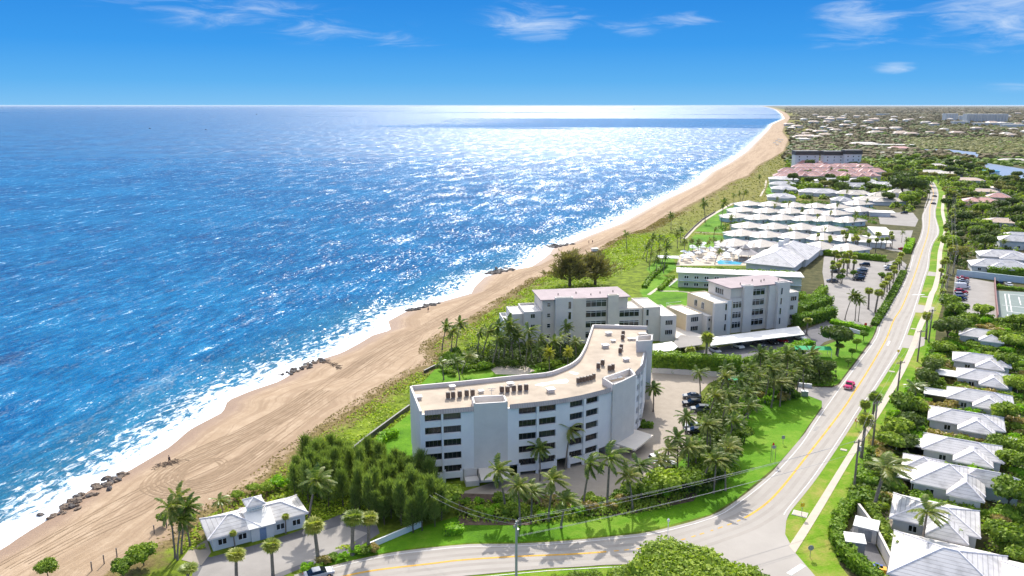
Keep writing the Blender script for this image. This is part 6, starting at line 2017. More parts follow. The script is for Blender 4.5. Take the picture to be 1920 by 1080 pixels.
track([(60, 1062), (160, 1010), (260, 965), (330, 925), (480, 855), (600, 770), (720, 690), (790, 640)], [-1.5, -.4, .9, 2.0], .3)
track([(640, 712), (720, 660), (790, 622), (850, 590), (920, 548), (975, 520), (1020, 498)], [-3, -2, -1, 0, 1, 2, 3], .55)
track([(1020, 498), (1060, 480), (1110, 462), (1180, 432), (1240, 400), (1300, 366), (1350, 338), (1400, 305)], [-4, -2.5, -1, .5, 2], .9)

# ---- people on the beach: one continuous skinned body each
def person(px, py, pose, label):
    x, y = P(px, py, -1.2)
    z = ground_z(x, y)
    V = [(0, 0, .95), (0, 0, 1.15), (0, .01, 1.38), (0, .02, 1.50), (0, .02, 1.62), (0, .01, 1.73),
         (.10, 0, .90), (.12 + pose, -.06, .50), (.13 + pose * 1.2, .02, .08), (.14 + pose * 1.2, -.12, .03),
         (-.10, 0, .90), (-.12, .06, .50), (-.13, .10, .08), (-.14, -.04, .03),
         (.19, .01, 1.40), (.27, .03, 1.12), (.30, -.10, .88), (.30, -.14, .78), (-.19, .01, 1.40), (-.27, .03, 1.12), (-.30, -.10, .88), (-.30, -.14, .78)]
    Ed = [(0, 1), (1, 2), (2, 3), (3, 4), (4, 5), (0, 6), (6, 7), (7, 8), (8, 9), (0, 10), (10, 11), (11, 12), (12, 13), (2, 14), (14, 15), (15, 16), (16, 17), (2, 18), (18, 19), (19, 20), (20, 21)]
    rad = [.13, .12, .14, .055, .10, .07, .085, .06, .04, .04, .085, .06, .04, .04, .06, .042, .032, .035, .06, .042, .032, .035]
    me = bpy.data.meshes.new('person'); me.from_pydata(V, Ed, [])
    o = bpy.data.objects.new('person', me); col.objects.link(o)
    md = o.modifiers.new('skin', 'SKIN')
    for v, r_ in zip(me.skin_vertices[0].data, rad):
        v.radius = (r_, r_)
    me.skin_vertices[0].data[0].use_root = True
    o.modifiers.new('sub', 'SUBSURF').levels = 1
    me.materials.append(M['skin'])
    o.location = (x, y, z); o.rotation_euler = (0, 0, R(40 + pose * 300))
    tag(o, label, 'person', 'people on the beach')
    b = MB(); lump(b, rng, (0, .03, 1.72), (.115, .125, .10), 8, 5, .05); b.build('hair', 'hair', o, smooth=True)
    b = MB(); b.tube([(0, 0, .80), (0, 0, .92), (0, 0, 1.04)], [.20, .19, .15], 10); b.tube([(.11, 0, .9), (.12 + pose * .8, -.05, .56)], [.12, .10], 8); b.tube([(-.11, 0, .9), (-.12, .05, .56)], [.12, .10], 8); b.build('shorts', 'cloth', o)
    b = MB(); b.tube([(0, 0, 1.0), (0, .005, 1.2), (0, .01, 1.40), (0, .02, 1.47)], [.16, .165, .19, .09], 10); b.build('shirt', 'cloth', o)
person(318, 868, .1, 'person in dark clothes standing on the sand beside seaweed nearest the camera')
person(803, 585, -.05, 'lone person standing beside the third rock cluster')
person(1104, 459, .1, 'left of two people walking on the far sand')
person(1111, 459, -.1, 'right of two people walking on the far sand')

# ---- boats far out, canopies on the far beach
for px, py, s, lb in [(281, 241.5, 7, 'tiny dark boat with a white wake, left of three on the sea'), (386, 243.5, 6, 'tiny dark boat in the middle of the far left sea'), (481, 214.8, 12, 'tiny boat nearest the horizon on the left'), (1189, 206, 26, 'faint tall sailing boat under the sun glare')]:
    x, y = P(px, py, SEA)
    o = empty('boat', x, y, SEA, R(15), lb, 'boat')
    b = MB(); loft(b, [(-s * .5, s * .14, 0, s * .12, s * .12, s * .14), (s * .2, s * .16, -.05, s * .13, s * .14, s * .15), (s * .55, s * .02, .1, s * .17, s * .015, s * .19)]); b.build('hull', 'cloth', o)
    b = MB(); b.box(-s * .2, -s * .08, s * .14, s * .15, s * .08, s * .36); b.build('cabin', 'metal', o)
    b = MB(); b.tube([(0, 0, s * .3), (0, 0, s * (1.5 if px > 1000 else .6))], s * .015, 5)
    if px > 1000:
        b.add([(0, 0, s * .3), (-s * .5, 0, s * .3), (0, 0, s * 1.45), (0, .2, s * .3), (-s * .5, .2, s * .3), (0, .2, s * 1.45)], [(0, 1, 2), (5, 4, 3)])
    b.build('mast', 'alu', o)
M['bluecanvas'] = plain('blue_canvas', (0.10, 0.22, 0.30), .7)
for i, (px, py) in enumerate([(1452, 270), (1456, 266), (1460, 263), (1457, 273), (1462, 268), (1466, 264)]):
    x, y = P(px, py, -.5)
    o = empty('beach_canopy', x, y, ground_z(x, y), R(65), 'small blue-grey canopy in the two rows on the far beach', 'canopy', 'canopies on the far beach')
    b = MB(); b.box(-6, -2, 2.3, 6, 2, 2.6); b.build('roof', 'bluecanvas', o)
    b = MB()
    for u in (-5.8, 5.8):
        for v in (-1.8, 1.8):
            b.box(u - .1, v - .1, -.2, u + .1, v + .1, 2.3)
    b.build('post', 'alu', o)
# ================================================================== PLANTING
CD, CG = 'windblown coconut palm', 'coconut palms'
def coco_at(l, desc=CD, group=CG, kits=None, crown=1.0):
    for cx_, cy_, bx, by in l:
        palm(kits or COCO, bx, by, cy_, desc, 'palm', group, crown)
# front row before the curved building
coco_at([(953, 880, 948, 962), (978, 914, 975, 985), (1003, 920, 996, 975), (1034, 898, 1028, 978), (1090, 870, 1093, 955), (1148, 858, 1138, 955), (1209, 872, 1203, 940), (1182, 890, 1186, 958), (1240, 862, 1244, 905), (1050, 935, 1052, 990)], 'sunlit palm before the curved building', 'coconut palms before the curved building', crown=1.08)
coco_at([(1017, 842, 1013, 902), (1066, 806, 1060, 880)], 'slim coconut palm against the white curved wall', 'coconut palms before the curved building', crown=.95)
# court cluster
coco_at([(1244, 842, 1250, 895), (1269, 822, 1270, 888), (1287, 840, 1290, 900), (1344, 838, 1342, 905), (1300, 838, 1304, 890), (1323, 798, 1326, 850), (1342, 830, 1350, 880), (1310, 858, 1312, 918), (1336, 862, 1338, 925), (1358, 860, 1360, 920),
         (1292, 782, 1287, 832), (1227, 728, 1225, 772), (1313, 698, 1313, 742), (1345, 706, 1346, 755), (1351, 740, 1354, 795), (1327, 742, 1328, 790), (1369, 765, 1372, 815), (1330, 796, 1332, 850), (1358, 790, 1362, 842), 

         (1398, 738, 1402, 788), (1412, 722, 1418, 770), (1440, 716, 1446, 764), (1384, 760, 1386, 812), (1422, 663, 1424, 725), (1449, 671, 1452, 735), (1472, 666, 1474, 732), (1407, 704, 1410, 762), (1431, 695, 1434, 755), (1446, 692, 1450, 752), (1478, 698, 1480, 750), (1490, 686, 1493, 742), (1517, 674, 1506, 738), (1393, 690, 1397, 745), (1378, 712, 1381, 765), (1460, 716, 1462, 762), (1362, 690, 1366, 738), (1500, 660, 1502, 712)], 'coconut palm in the court cluster', 'coconut palms between the court and the road')
# beach-side garden palms
coco_at([(826, 612, 829, 656), (841, 620, 846, 666), (858, 607, 855, 652), (895, 622, 895, 664), (926, 612, 930, 668), (945, 609, 944, 675), (956, 624, 954, 672), (966, 618, 962, 678), (975, 630, 977, 679), (997, 620, 997, 681), (1005, 636, 1008, 684), (923, 634, 923, 688), (1072, 612, 1068, 655), (1056, 632, 1050, 672), (910, 620, 905, 668), (935, 640, 934, 684), (986, 640, 985, 686), (1035, 640, 1030, 680), (1020, 655, 1016, 690), (870, 665, 866, 700), (834, 680, 832, 712), (862, 676, 862, 712), (1085, 640, 1080, 672)], 'coconut palm in the beachside garden', 'coconut palms in the beachside garden')
for a in [(1031, 662, 1030, 698), (1066, 660, 1064, 689)]:
    palm(DATE, a[2], a[3], a[1], None, 'palm', 'yellow date palms', .75, 'yellow-green feather palm ' + ('left' if a[0] < 1050 else 'right') + ' of the pair inside the bend of the curved building')
# beach house
coco_at([(331, 955, 329, 1046), (369, 934, 357, 1024), (335, 975, 333, 1050), (318, 950, 340, 1038)], 'windswept dark palm on the sand', 'coconut palms by the beach house', crown=.85)
coco_at([(580, 900, 579, 984)], 'tall dark coconut palm at the landward end of the beach house', crown=1.2)
coco_at([(418, 938, 420, 975)], 'short windswept coconut palm on the sand behind the beach house', crown=.7)
for cx_, cy_, bx, by in [(596, 985, 597, 1055), (524, 1022, 512, 1082), (445, 1038, 444, 1092), (658, 969, 661, 1040), (691, 970, 691, 1031), (358, 1064, 352, 1095), (540, 968, 536, 1000), (440, 1000, 441, 1028)]:
    palm(SABAL, bx, by, cy_, 'round-headed fan palm beside the drive', 'palm', 'fan palms by the beach house drive', 1.35 if by > 1030 else .6)
# right of the road
coco_at([(1648, 878, 1637, 962)], 'large leaning coconut palm with swept fronds by the sidewalk hedge', crown=1.75)
coco_at([(1732, 958, 1727, 1035)], 'coconut palm with spread fronds in front of a ribbed white roof', crown=1.25)
coco_at([(1721, 724, 1717, 758)], 'full coconut palm among the roadside bushes', crown=1.2)
coco_at([(1682, 1014, 1684, 1044), (1700, 755, 1702, 775)], 'low bushy palm among the garden shrubs', crown=.9)
for cx_, cy_, bx, by in [(1739, 592, 1736, 636), (1643, 744, 1634, 800), (1624, 758, 1620, 802), (1622, 786, 1615, 858)]:
    palm(SABAL, bx, by, cy_, 'thin-trunked fan palm by the sidewalk', 'palm', 'fan palms along the sidewalk', 1.2)
# club parking
coco_at([(1587, 553, 1584, 600), (1606, 557, 1603, 602), (1616, 563, 1609, 603)], 'slender palm in the parking-entrance trio', 'three palms at the parking entrance', crown=.8)
for cx_, cy_, bx, by in [(1628, 545, 1628, 580), (1650, 548, 1641, 586), (1323, 632, 1322, 692), (1290, 655, 1290, 690), (1572, 648, 1570, 668), (1515, 600, 1512, 628)]:
    palm(SABAL, bx, by, cy_, 'fan palm', 'palm', 'single fan palms', 1.3)
# dunes and club lawn
coco_at([(1259, 403, 1258, 432), (1175, 438, 1175, 467), (1323, 381, 1322, 417), (1353, 380, 1352, 423), (1370, 407, 1367, 437), (1342, 429, 1337, 452), (1425, 331, 1425, 348), (1375, 366, 1376, 386), (1388, 362, 1388, 380), (1385, 360, 1390, 384), (1280, 452, 1283, 478), (1212, 455, 1212, 490), (1220, 445, 1220, 482), (1235, 447, 1236, 478), (1250, 449, 1250, 476), (1240, 462, 1240, 500), (1228, 468, 1226, 498), (1206, 462, 1205, 486), (1245, 480, 1244, 512), (1232, 486, 1231, 515), (1218, 474, 1217, 506), (1268, 437, 1270, 465), (1275, 430, 1276, 455), (1340, 470, 1340, 496), (1310, 455, 1309, 478)], 'dark windblown coconut palm on the dunes', 'coconut palms on the dunes', crown=.92)
coco_at([(px, 452 + (px % 7) - 3, px, 470 + (px % 5)) for px in range(1290, 1350, 8)], 'small palm above the pool terrace', 'row of palms above the pool terrace', crown=.62)
# lot islands, roadside sabals, villas
for i in range(13):
    px = 1560 + (i % 5) * 10 + rng.uniform(-3, 3); py = 505 + (i // 5) * 12 + rng.uniform(-3, 3)
    palm(SABAL, px, py, py - 24 - rng.uniform(0, 8), 'fan palm in the parking island', 'palm', 'fan palms in the parking islands', 1.15)
for i in range(16):
    t = i / 15
    px, py = 1655 + 35 * t + rng.uniform(-4, 4), 560 - 62 * t
    palm(SABAL, px, py, py - 20 - rng.uniform(0, 7), 'fan palm between parking and road', 'palm', 'fan palms between road and club parking', 1.2)
for i in range(30):
    t = rng.uniform(0, 1)
    px, py = 1752 + 32 * t + rng.uniform(0, 16), 575 - 225 * t
    px = 1750 + (575 - py) * .12 + rng.uniform(6, 22)
    if py < 450:
        px = 1778 + rng.uniform(0, 18)
    palm(SABAL, px, py, py - (26 if py > 480 else 18) * rng.uniform(.8, 1.15), 'fan palm along the power line', 'palm', 'fan palms beside the sidewalk', 1.15)
for i in range(22):
    px, py = rng.uniform(1520, 1680), rng.uniform(458, 474)
    palm(SABAL, px, py, py - 22 * rng.uniform(.8, 1.2), 'fan palm behind the parking hedge', 'palm', 'fan palms by the villas', 1.0)
coco_at([(px, py - 20, px, py) for px, py in [(1475, 400), (1500, 414), (1530, 425), (1555, 418), (1600, 430), (1455, 392), (1520, 396), (1570, 402), (1585, 378), (1620, 396), (1640, 376), (1547, 448), (1612, 455), (1480, 450), (1604, 420), (1590, 350), (1450, 405), (1700, 470), (1690, 455)]], 'coconut palm between villa roofs', 'coconut palms between the villa roofs', crown=.6)

# pine grove by the drive
grove = PP([(540, 908), (580, 885), (640, 875), (700, 880), (770, 895), (818, 925), (838, 965), (830, 995), (765, 1004), (700, 978), (640, 958), (590, 950), (545, 938)])
sp = spread(grove, 96, 1.35, rng, 9000)
for x, y in sp:
    put(CASU[int(rng.integers(3))], x, y, (rng.uniform(.85, 1.25),) * 2 + (rng.uniform(.66, 1.08),), rng.uniform(0, 6.3), None, 'tree', 'feathery pine packed in the dense grove between beach house and apartments', 'pines in the dense grove')
put(CASUW[0], *P(1068, 538), (1.9, 1.6, 1.12), .4, None, 'tree', 'left of two wide wind-shaped brown-green trees on the dunes', 'wide casuarinas on the dunes')
put(CASUW[1], *P(1116, 534), (1.75, 1.6, 1.05), 1.9, None, 'tree', 'right of two wide wind-shaped brown-green trees on the dunes', 'wide casuarinas on the dunes')

# bottom-edge tree crowns (big sea grape canopy)
for (px, py, s, rz, lb) in [(1262, 1050, .70, 0, 'large glossy tree crown at the bottom of the intersection'), (1325, 1072, .72, 2, 'large glossy tree crown filling the street corner'), (1390, 1092, .62, 4, 'large glossy tree crown over the side street corner'), (1190, 1082, .42, 1, 'smaller glossy tree crown left of the big corner canopy'), (1100, 1088, .34, 3, 'low glossy tree crown along the grass at the road edge'), (1050, 1092, .28, 5, 'lowest leafy clump on the road edge grass')]:
    x, y = P(px, py, 5.5 * s / .7)
    put(BIGTREE, x, y, (s, s, s * .9), rz, None, 'tree', lb, 'glossy tree crowns at the street corner')
landmark('the big corner tree canopy', *P(1325, 1060, 5))

def trees_at(l, desc, kits, group, cat='tree'):
    for px, py, rpx, *rest in l:
        x, y = P(px, py)
        k = kits[int(rng.integers(len(kits)))]
        m_px = CF / (y * math.cos(CT) + CH * math.sin(CT))
        s = rpx / m_px / k['rx']
        put(k, x, y, (s, s, s * rng.uniform(.85, 1.05)), rng.uniform(0, 6.3), desc, cat, None, group)
# hand-placed crowns: ground px, radius in px
trees_at([(1568, 665, 33)], 'big round dark tree beside the green canopy', [TREES[2]], 'road-edge trees')
trees_at([(1535, 712, 26), (1500, 700, 22), (1552, 705, 18), (1470, 745, 20)], 'dense rounded tree by the driveway', [TREES[2], TREES[4]], 'trees by the driveway')
trees_at([(1618, 640, 13), (1606, 655, 12), (1597, 670, 11), (1590, 688, 10)], 'small round-topped tree at the roadside', ROUND, 'clipped trees at the road edge', 'tree')
trees_at([(1602, 575, 0.1)][:0], '', ROUND, '')
trees_at([(1652, 525, 10), (1575, 532, 12), (1600, 522, 10), (1660, 498, 9)], 'mushroom-shaped tree in the parking', ROUND, 'clipped trees in the parking')
trees_at([(1245, 930, 38), (1215, 940, 30), (1290, 925, 34), (1330, 905, 30), (1180, 940, 24), (1365, 870, 26), (1350, 900, 22), (1395, 830, 22), (1310, 880, 24)], 'leafy sea grape tree at the court edge', [TREES[0], TREES[1]], 'sea grape trees by the court')
trees_at([(835, 960, 40)], 'bright green bushy tree at the end of the pine grove', [TREES[1]], 'grove edge trees')
trees_at([(307, 985, 16), (355, 985, 16), (270, 1060, 30), (232, 1085, 26), (90, 1080, 24)], 'low windswept sea grape on the beach sand', [TREES[0], TREES[1]], 'sea grapes on the sand')
trees_at([(500, 925, 16), (520, 915, 20), (475, 925, 14), (445, 938, 14), (548, 912, 16)], 'bright mound behind the beach house', [BUSH[2], TREES[1]], 'sea grape mounds')
trees_at([(1888, 960, 42), (1880, 1030, 38), (1905, 1060, 30), (1822, 1012, 24), (1776, 1020, 28), (1740, 1040, 18), (1900, 890, 34), (1868, 850, 26), (1850, 858, 22), (1880, 800, 30), (1906, 860, 26), (1905, 740, 28), (1885, 700, 24), (1900, 660, 26), (1868, 650, 22), (1912, 620, 22), (1790, 600, 26), (1840, 600, 22), (1775, 590, 24)], 'rounded garden tree between white roofs', [TREES[0], TREES[1], TREES[0]], 'garden trees around the white-roofed houses')
trees_at([(1775, 645, 30), (1792, 632, 26), (1765, 668, 24), (1755, 690, 22), (1735, 735, 26), (1690, 790, 34), (1710, 780, 28), (1680, 830, 32), (1706, 820, 28), (1668, 855, 30), (1700, 850, 24), (1745, 710, 22), (1812, 618, 20), (1660, 910, 24)], 'dense tree screening the sidewalk', [TREES[0], TREES[2], TREES[1]], 'trees screening the houses from the road')
trees_at([(1690, 375, 26), (1712, 370, 24), (1700, 352, 22), (1682, 362, 20), (1722, 358, 22), (1735, 350, 18), (1708, 385, 20), (1665, 384, 14), (1630, 362, 13)], 'clipped tree beside the far road', [TREES[1], TREES[2]], 'clipped trees by the far road')

# scattered trees in the dense quarters
def scatter(polypx, n, dmin, kits, smin, smax, desc, cat, group, label=None, avoid=1.5, taken=None):
    pts = spread(PP(polypx), n, dmin, rng, n * 25, avoid, taken)
    for x, y in pts:
        k = kits[int(rng.integers(len(kits)))]
        s = rng.uniform(smin, smax)
        put(k, x, y, (s, s, s * rng.uniform(.85, 1.15)), rng.uniform(0, 6.3), desc, cat, label, group)
    return pts
tk = []
scatter([(1780, 470), (1776, 420), (1775, 360), (1800, 330), (1925, 330), (1990, 400), (1960, 470), (1850, 475), (1800, 500)], 75, 8.0, TREES, .9, 1.6, 'tree in the wooded quarter', 'tree', 'trees right of the far road', taken=tk)
scatter([(1470, 362), (1480, 300), (1620, 305), (1740, 300), (1760, 325), (1745, 355), (1700, 400), (1640, 375), (1560, 372)], 88, 10, TREES, .9, 1.7, 'tree beyond the villas', 'tree', 'trees beyond the villas', taken=tk)
scatter([(1750, 330), (1730, 298), (1810, 300), (1850, 325), (1920, 345), (1925, 335), (1780, 345)], 26, 10, TREES, 1.0, 1.6, 'tree near the canal houses', 'tree', 'trees near the canal', taken=tk)
coco_at([(px, py - rng.uniform(14, 20), px, py) for px, py in [(rng.uniform(1785, 1915), rng.uniform(335, 470)) for _ in range(26)]], 'tall palm above the wooded quarter', 'palms above the wooded quarter', crown=.9)
coco_at([(px, py - rng.uniform(10, 16), px, py) for px, py in [(rng.uniform(1470, 1740), rng.uniform(300, 360)) for _ in range(26)]], 'palm beyond the villas', 'palms beyond the villas', crown=.8)
# shrubs
scatter([(1600, 948), (1636, 850), (1664, 805), (1694, 758), (1742, 692), (1756, 650), (1790, 640), (1770, 690), (1742, 760), (1716, 850), (1690, 905), (1660, 950), (1640, 965)], 70, 2.6, BUSH, .9, 1.6, 'leafy shrub screening the sidewalk', 'shrub', 'shrubs screening the houses', avoid=.8)
scatter([(1690, 905), (1716, 850), (1742, 760), (1770, 690), (1800, 600), (1920, 600), (1925, 1075), (1860, 1075), (1700, 1000), (1690, 960)], 95, 2.7, BUSH, .8, 1.4, 'garden shrub between white roofs', 'shrub', 'garden shrubs between the houses', avoid=1.0)
scatter([(870, 965), (1000, 975), (1120, 965), (1230, 940), (1320, 905), (1380, 880), (1360, 840), (1300, 905), (1200, 930), (1000, 940), (870, 940)], 46, 1.9, BUSH, .6, 1.1, 'shaded shrub in the front bed', 'shrub', 'shrubs in the planted bed', avoid=.3)
scatter([(560, 1075), (620, 1050), (700, 1030), (720, 1022), (700, 1040), (620, 1066)], 16, 1.6, BUSH, .5, .8, 'low shrub in the drive strip', 'shrub', 'shrubs in the drive strip', avoid=.2)
scatter([(1370, 830), (1375, 770), (1400, 745), (1500, 735), (1480, 752), (1410, 765), (1385, 835)], 18, 2.2, BUSH, .8, 1.3, 'low shrub at the foot of the palm cluster', 'shrub', 'shrubs under the palm cluster', avoid=.5)
scatter([(820, 700), (850, 660), (900, 680), (1000, 690), (1090, 690), (1080, 700), (940, 684), (860, 705)], 26, 2.2, [BUSH[0], BUSH[1]], .8, 1.3, 'dark shrub under beachside palms', 'shrub', 'shrubs under the beachside palms', avoid=.3)
scatter([(395, 1034), (480, 1010), (575, 984), (590, 1000), (480, 1022), (400, 1046)], 9, 2.0, [BUSH[1]], .4, .65, 'clipped shrub along the beach house', 'shrub', 'shrubs along the beach house front', avoid=.1)

# ---- hedges: each a thing with its own leaf shell
def hedge(px, wd, h, label, leaf='leaf_hedge', dens=16, size=.26, pts=None, z=0.0):
    pts = PP(px) if pts is None else pts
    o = empty('hedge', pts[0][0], pts[0][1], z, 0, label, 'hedge')
    q = []
    ex = MB()
    lp = [(x - pts[0][0], y - pts[0][1]) for x, y in pts]
    for i in range(len(lp) - 1):
        a, c = np.array(lp[i]), np.array(lp[i + 1])
        l = float(np.linalg.norm(c - a)); d_ = (c - a) / max(l, .01); nn = np.array([-d_[1], d_[0]])
        ex.beam(tuple(a), tuple(c), wd * .8, 0, h * .9, side=-wd * .4)
        area = l * (2 * h + wd)
        m_ = int(max(20, dens * area))
        s = rng.uniform(-.3, l + .3, (m_, 1)); u = rng.uniform(-h, h + wd, (m_, 1))
        top = (u > 0) & (u < wd)
        off_ = np.where(top, u - wd / 2, np.where(u <= 0, -wd / 2, wd / 2))
        zz = np.where(top, h, np.where(u <= 0, h + u, h - (u - wd)))
        bump = .18 * np.sin(s * 1.3 + i) + rng.normal(size=(m_, 1)) * .13
        c3_ = np.concatenate([a[0] + d_[0] * s + nn[0] * (off_ + bump * np.sign(off_)), a[1] + d_[1] * s + nn[1] * (off_ + bump * np.sign(off_)), np.maximum(zz + np.where(top, bump, 0), .05)], 1)
        nr = np.concatenate([nn[0] * np.sign(off_) * (~top), nn[1] * np.sign(off_) * (~top), top * 1.0], 1)
        nr = unit(nr + rng.normal(size=(m_, 3)) * .55)
        ax, ay = leaf_axes(rng, m_, nr, size)
        v = np.empty((m_, 4, 3), np.float32)
        v[:, 0] = c3_ - ax - ay; v[:, 1] = c3_ + ax - ay * .6; v[:, 2] = c3_ + ax * .5 + ay; v[:, 3] = c3_ - ax * .7 + ay * .8
        q.append(v)
    st = MB()
    for i in range(len(lp)):
        st.tube([(lp[i][0], lp[i][1], -.2), (lp[i][0], lp[i][1], h * .6)], .06, 5)
    st.build('stem', 'bark', o)
    rawquads('foliage', np.vstack(q), leaf, o, None, ex)
    return o
hedge([(1222, 695), (1262, 697), (1310, 700), (1386, 704)], 3.2, 5.2, 'tall dark hedge behind the low wall of the paved court', dens=9, size=.34)
hedge([(1608, 944), (1586, 962), (1572, 985), (1566, 1010), (1572, 1030), (1592, 1056), (1620, 1080), (1650, 1105)], 1.9, 2.2, 'curved clipped hedge around the utility cabinets')
hedge([(1612, 940), (1634, 970), (1652, 998), (1668, 1030), (1690, 1070)], 1.6, 2.0, 'leafy hedge outside the pale curved wall', 'leaf_tree')
hedge([(1748, 652), (1738, 690), (1712, 728), (1694, 756)], 2.0, 1.0, 'low bright clipped hedge beside the sidewalk lawn', 'leaf_bright')
hedge([(1498, 590), (1530, 577), (1552, 570)], 4.5, 3.2, 'broad clipped hedge block above the carport', dens=7, size=.36)
hedge([(1500, 560), (1520, 572), (1545, 548)], 2.4, 2.6, 'bent clipped hedge beside the stepped building', dens=9, size=.32)
hedge([(1492, 612), (1530, 604), (1560, 594)], 3.0, 3.6, 'arched dark hedge at the carport entrance', dens=8, size=.34)
hedge([(1560, 606), (1590, 612), (1625, 620)], 2.2, 1.2, 'low bright hedge along the parking entrance', 'leaf_bright', size=.3)
hedge([(1520, 648), (1500, 652), (1480, 658)], 3.0, 1.6, 'yellow-green hedge in front of the carport lot', 'leaf_bright', size=.3)
hedge([(1400, 690), (1470, 672), (1500, 660)], 3.0, 2.6, 'hedge between the carport lot and the palm cluster', dens=8, size=.34)
hedge([(1640, 610), (1660, 577), (1678, 545), (1694, 512)], 2.0, 1.1, 'low hedge between the club parking and the road', size=.3)
hedge([(1545, 478), (1600, 484), (1660, 490)], 2.0, 2.6, 'long dark hedge at the head of the club parking', dens=7, size=.36)
hedge([(1700, 475), (1708, 455)], 3.0, 2.4, 'green clipped hedge block at the road beside the villa parking', 'leaf_bright', dens=8, size=.36)
hedge([(1208, 540), (1218, 524), (1234, 510), (1248, 500)], 1.6, 1.2, 'dark hedge edging the lawn beside the dunes', dens=8, size=.34)
hedge([(1236, 545), (1250, 532), (1262, 522)], 1.4, 1.2, 'short hedge by the pale green block stair', dens=8, size=.34)
hedge([(1852, 514), (1920, 518)], 3.0, 3.2, 'tall hedge above the long white wall', dens=6, size=.4)
hedge([(1868, 540), (1930, 547)], 1.6, 1.2, 'low hedge at the back of the tennis courts', dens=7, size=.34)
hedge([(1770, 596), (1800, 600), (1860, 606)], 2.4, 2.6, 'dark hedge at the lower end of the tennis lot', dens=7, size=.36)
hedge([(836, 1000), (866, 998)], 1.6, 1.2, 'bright clipped hedge corner at the road lawn', 'leaf_bright')
hedge([(700, 850), (722, 822), (745, 818)], 1.4, 1.5, 'clipped hedge on the bright lawn by the apartment end wall', 'leaf_bright')
hedge([(1196, 800), (1222, 802)], 1.4, 1.2, 'small dark planter hedge at the foot of the curved building')
hedge([(1770, 715), (1800, 728), (1835, 745)], 1.6, 1.6, 'hedge between the fourth and fifth white-roofed houses', 'leaf_red')
hedge([(1745, 830), (1790, 850), (1830, 868)], 1.6, 1.6, 'bronze hedge between the sixth and the large notched house', 'leaf_red')
hedge([(1735, 920), (1780, 935), (1840, 960)], 1.6, 1.8, 'mixed hedge between the large notched house and the next', 'leaf_red')
hedge([(1745, 672), (1790, 688), (1830, 695)], 1.6, 1.5, 'hedge between the second and third white-roofed houses')
hedge([(1466, 352), (1500, 354), (1530, 354)], 3, 3.5, 'dark hedge left of the wide white roof beyond the villas', dens=4, size=.55)
hedge([(1490, 340), (1540, 341), (1560, 342)], 4, 4.0, 'tall dark hedge under the pink townhouses', 'leaf_dark', dens=4, size=.55)
hedge([(1560, 350), (1620, 353), (1660, 356)], 4, 4.0, 'long clipped hedge below the twin-peaked roof', dens=4, size=.55)
for i_, (cpx, ln, dp, lb, kind) in enumerate(ROWS):
    x, y = P(*cpx, 4.0); a_ = R(-29)
    pts = [(x + u * math.cos(a_) - v * math.sin(a_), y + u * math.sin(a_) + v * math.cos(a_)) for u, v in ((-ln / 2, -dp / 2 - 2.9), (0, -dp / 2 - 3.1), (ln / 2, -dp / 2 - 2.6))]
    hedge(None, 1.3, 1.5 + .2 * (i_ % 3), f'hedge under the camera-side eaves of the {ORD[i_]} white-roofed house from the tennis courts', ('leaf_hedge', 'leaf_red', 'leaf_tree')[i_ % 3], 12, .26, pts=pts)
gu = L(g4, 1490, 510, hh)[0]
hedge(None, 1.8, 1.3, 'flat-topped hedge running behind the pale green block roof', 'leaf_hedge', 8, .34, pts=[Wd(g4, 1, 9.8), Wd(g4, gu * .5, 9.8), Wd(g4, gu, 9.8)], z=5.0)

# ---- dune cover: one mass of leaves nobody could count
rng = np.random.default_rng(3)
def cover(name, m, n, fy, fx, size, hz):
    c = []
    while len(c) < n:
        y = fy(rng.random())
        d_ = fx(rng.random())
        x = veg_x(y) + d_
        nz = math.sin(x * .35 + 2 * math.sin(y * .21)) + math.sin(y * .29 + 1.3 * math.sin(x * .17))
        if nz < -.5 and rng.random() < .7:
            continue
        if blocked(x, y, 0):
            continue
        px, py = proj(x, y, 0)
        skip = False
        for pl in CLEAR:
            if inpoly(x, y, pl):
                skip = True; break
        if skip:
            continue
        c.append((x, y, max(.05, hz * (.45 + .3 * nz) * rng.uniform(.3, 1.2) * min(1, max(d_, 0) / 4 + .3))))
    c = np.array(c, np.float32)
    nn = unit(rng.normal(size=(len(c), 3)) * .55 + np.array([0, 0, 1.0]))
    sz = size * (1 + np.maximum(0, c[:, 1:2] - 200) / 300)
    ax, ay = leaf_axes(rng, len(c), nn, 1.0)
    o = quadmesh(name, c, ax * sz, ay * sz, m)
    return struct(o, 'stuff')
CLEAR = [PP(l) for l in ([(815, 693), (880, 680), (960, 686), (1085, 682), (1090, 705), (1000, 712), (866, 730), (800, 738), (790, 720)], [(660, 858), (690, 836), (766, 777), (800, 775), (800, 880), (700, 890), (650, 880)], [(1199, 545), (1214, 530), (1236, 516), (1262, 522), (1300, 540), (1330, 545), (1320, 570), (1262, 590), (1240, 590), (1210, 565)], [(1303, 433), (1318, 421), (1335, 405), (1362, 388), (1392, 384), (1384, 392), (1352, 404), (1356, 425), (1358, 438)], [(1292, 452), (1303, 440), (1350, 441), (1370, 450), (1340, 466), (1290, 470)], [(1268, 502), (1262, 480), (1228, 490), (1212, 505), (1225, 520), (1250, 515)], [(1283, 446), (1302, 426), (1341, 398), (1376, 380), (1400, 380), (1345, 408), (1310, 432), (1290, 452)])]
cover('dune_plants', 'leaf_dune', 34000, lambda r: 118 + 330 * r ** 1.15, lambda r: 3.5 + 30 * r, .25, .5)
cover('dune_plants', 'leaf_dunebrown', 9000, lambda r: 118 + 420 * r, lambda r: -1.0 + 9 * r ** 1.3, .22, .45)

cover('dune_plants', 'leaf_olive', 5500, lambda r: 430 + 900 * r ** 1.4, lambda r: 4 + 62 * r, .26, .3)
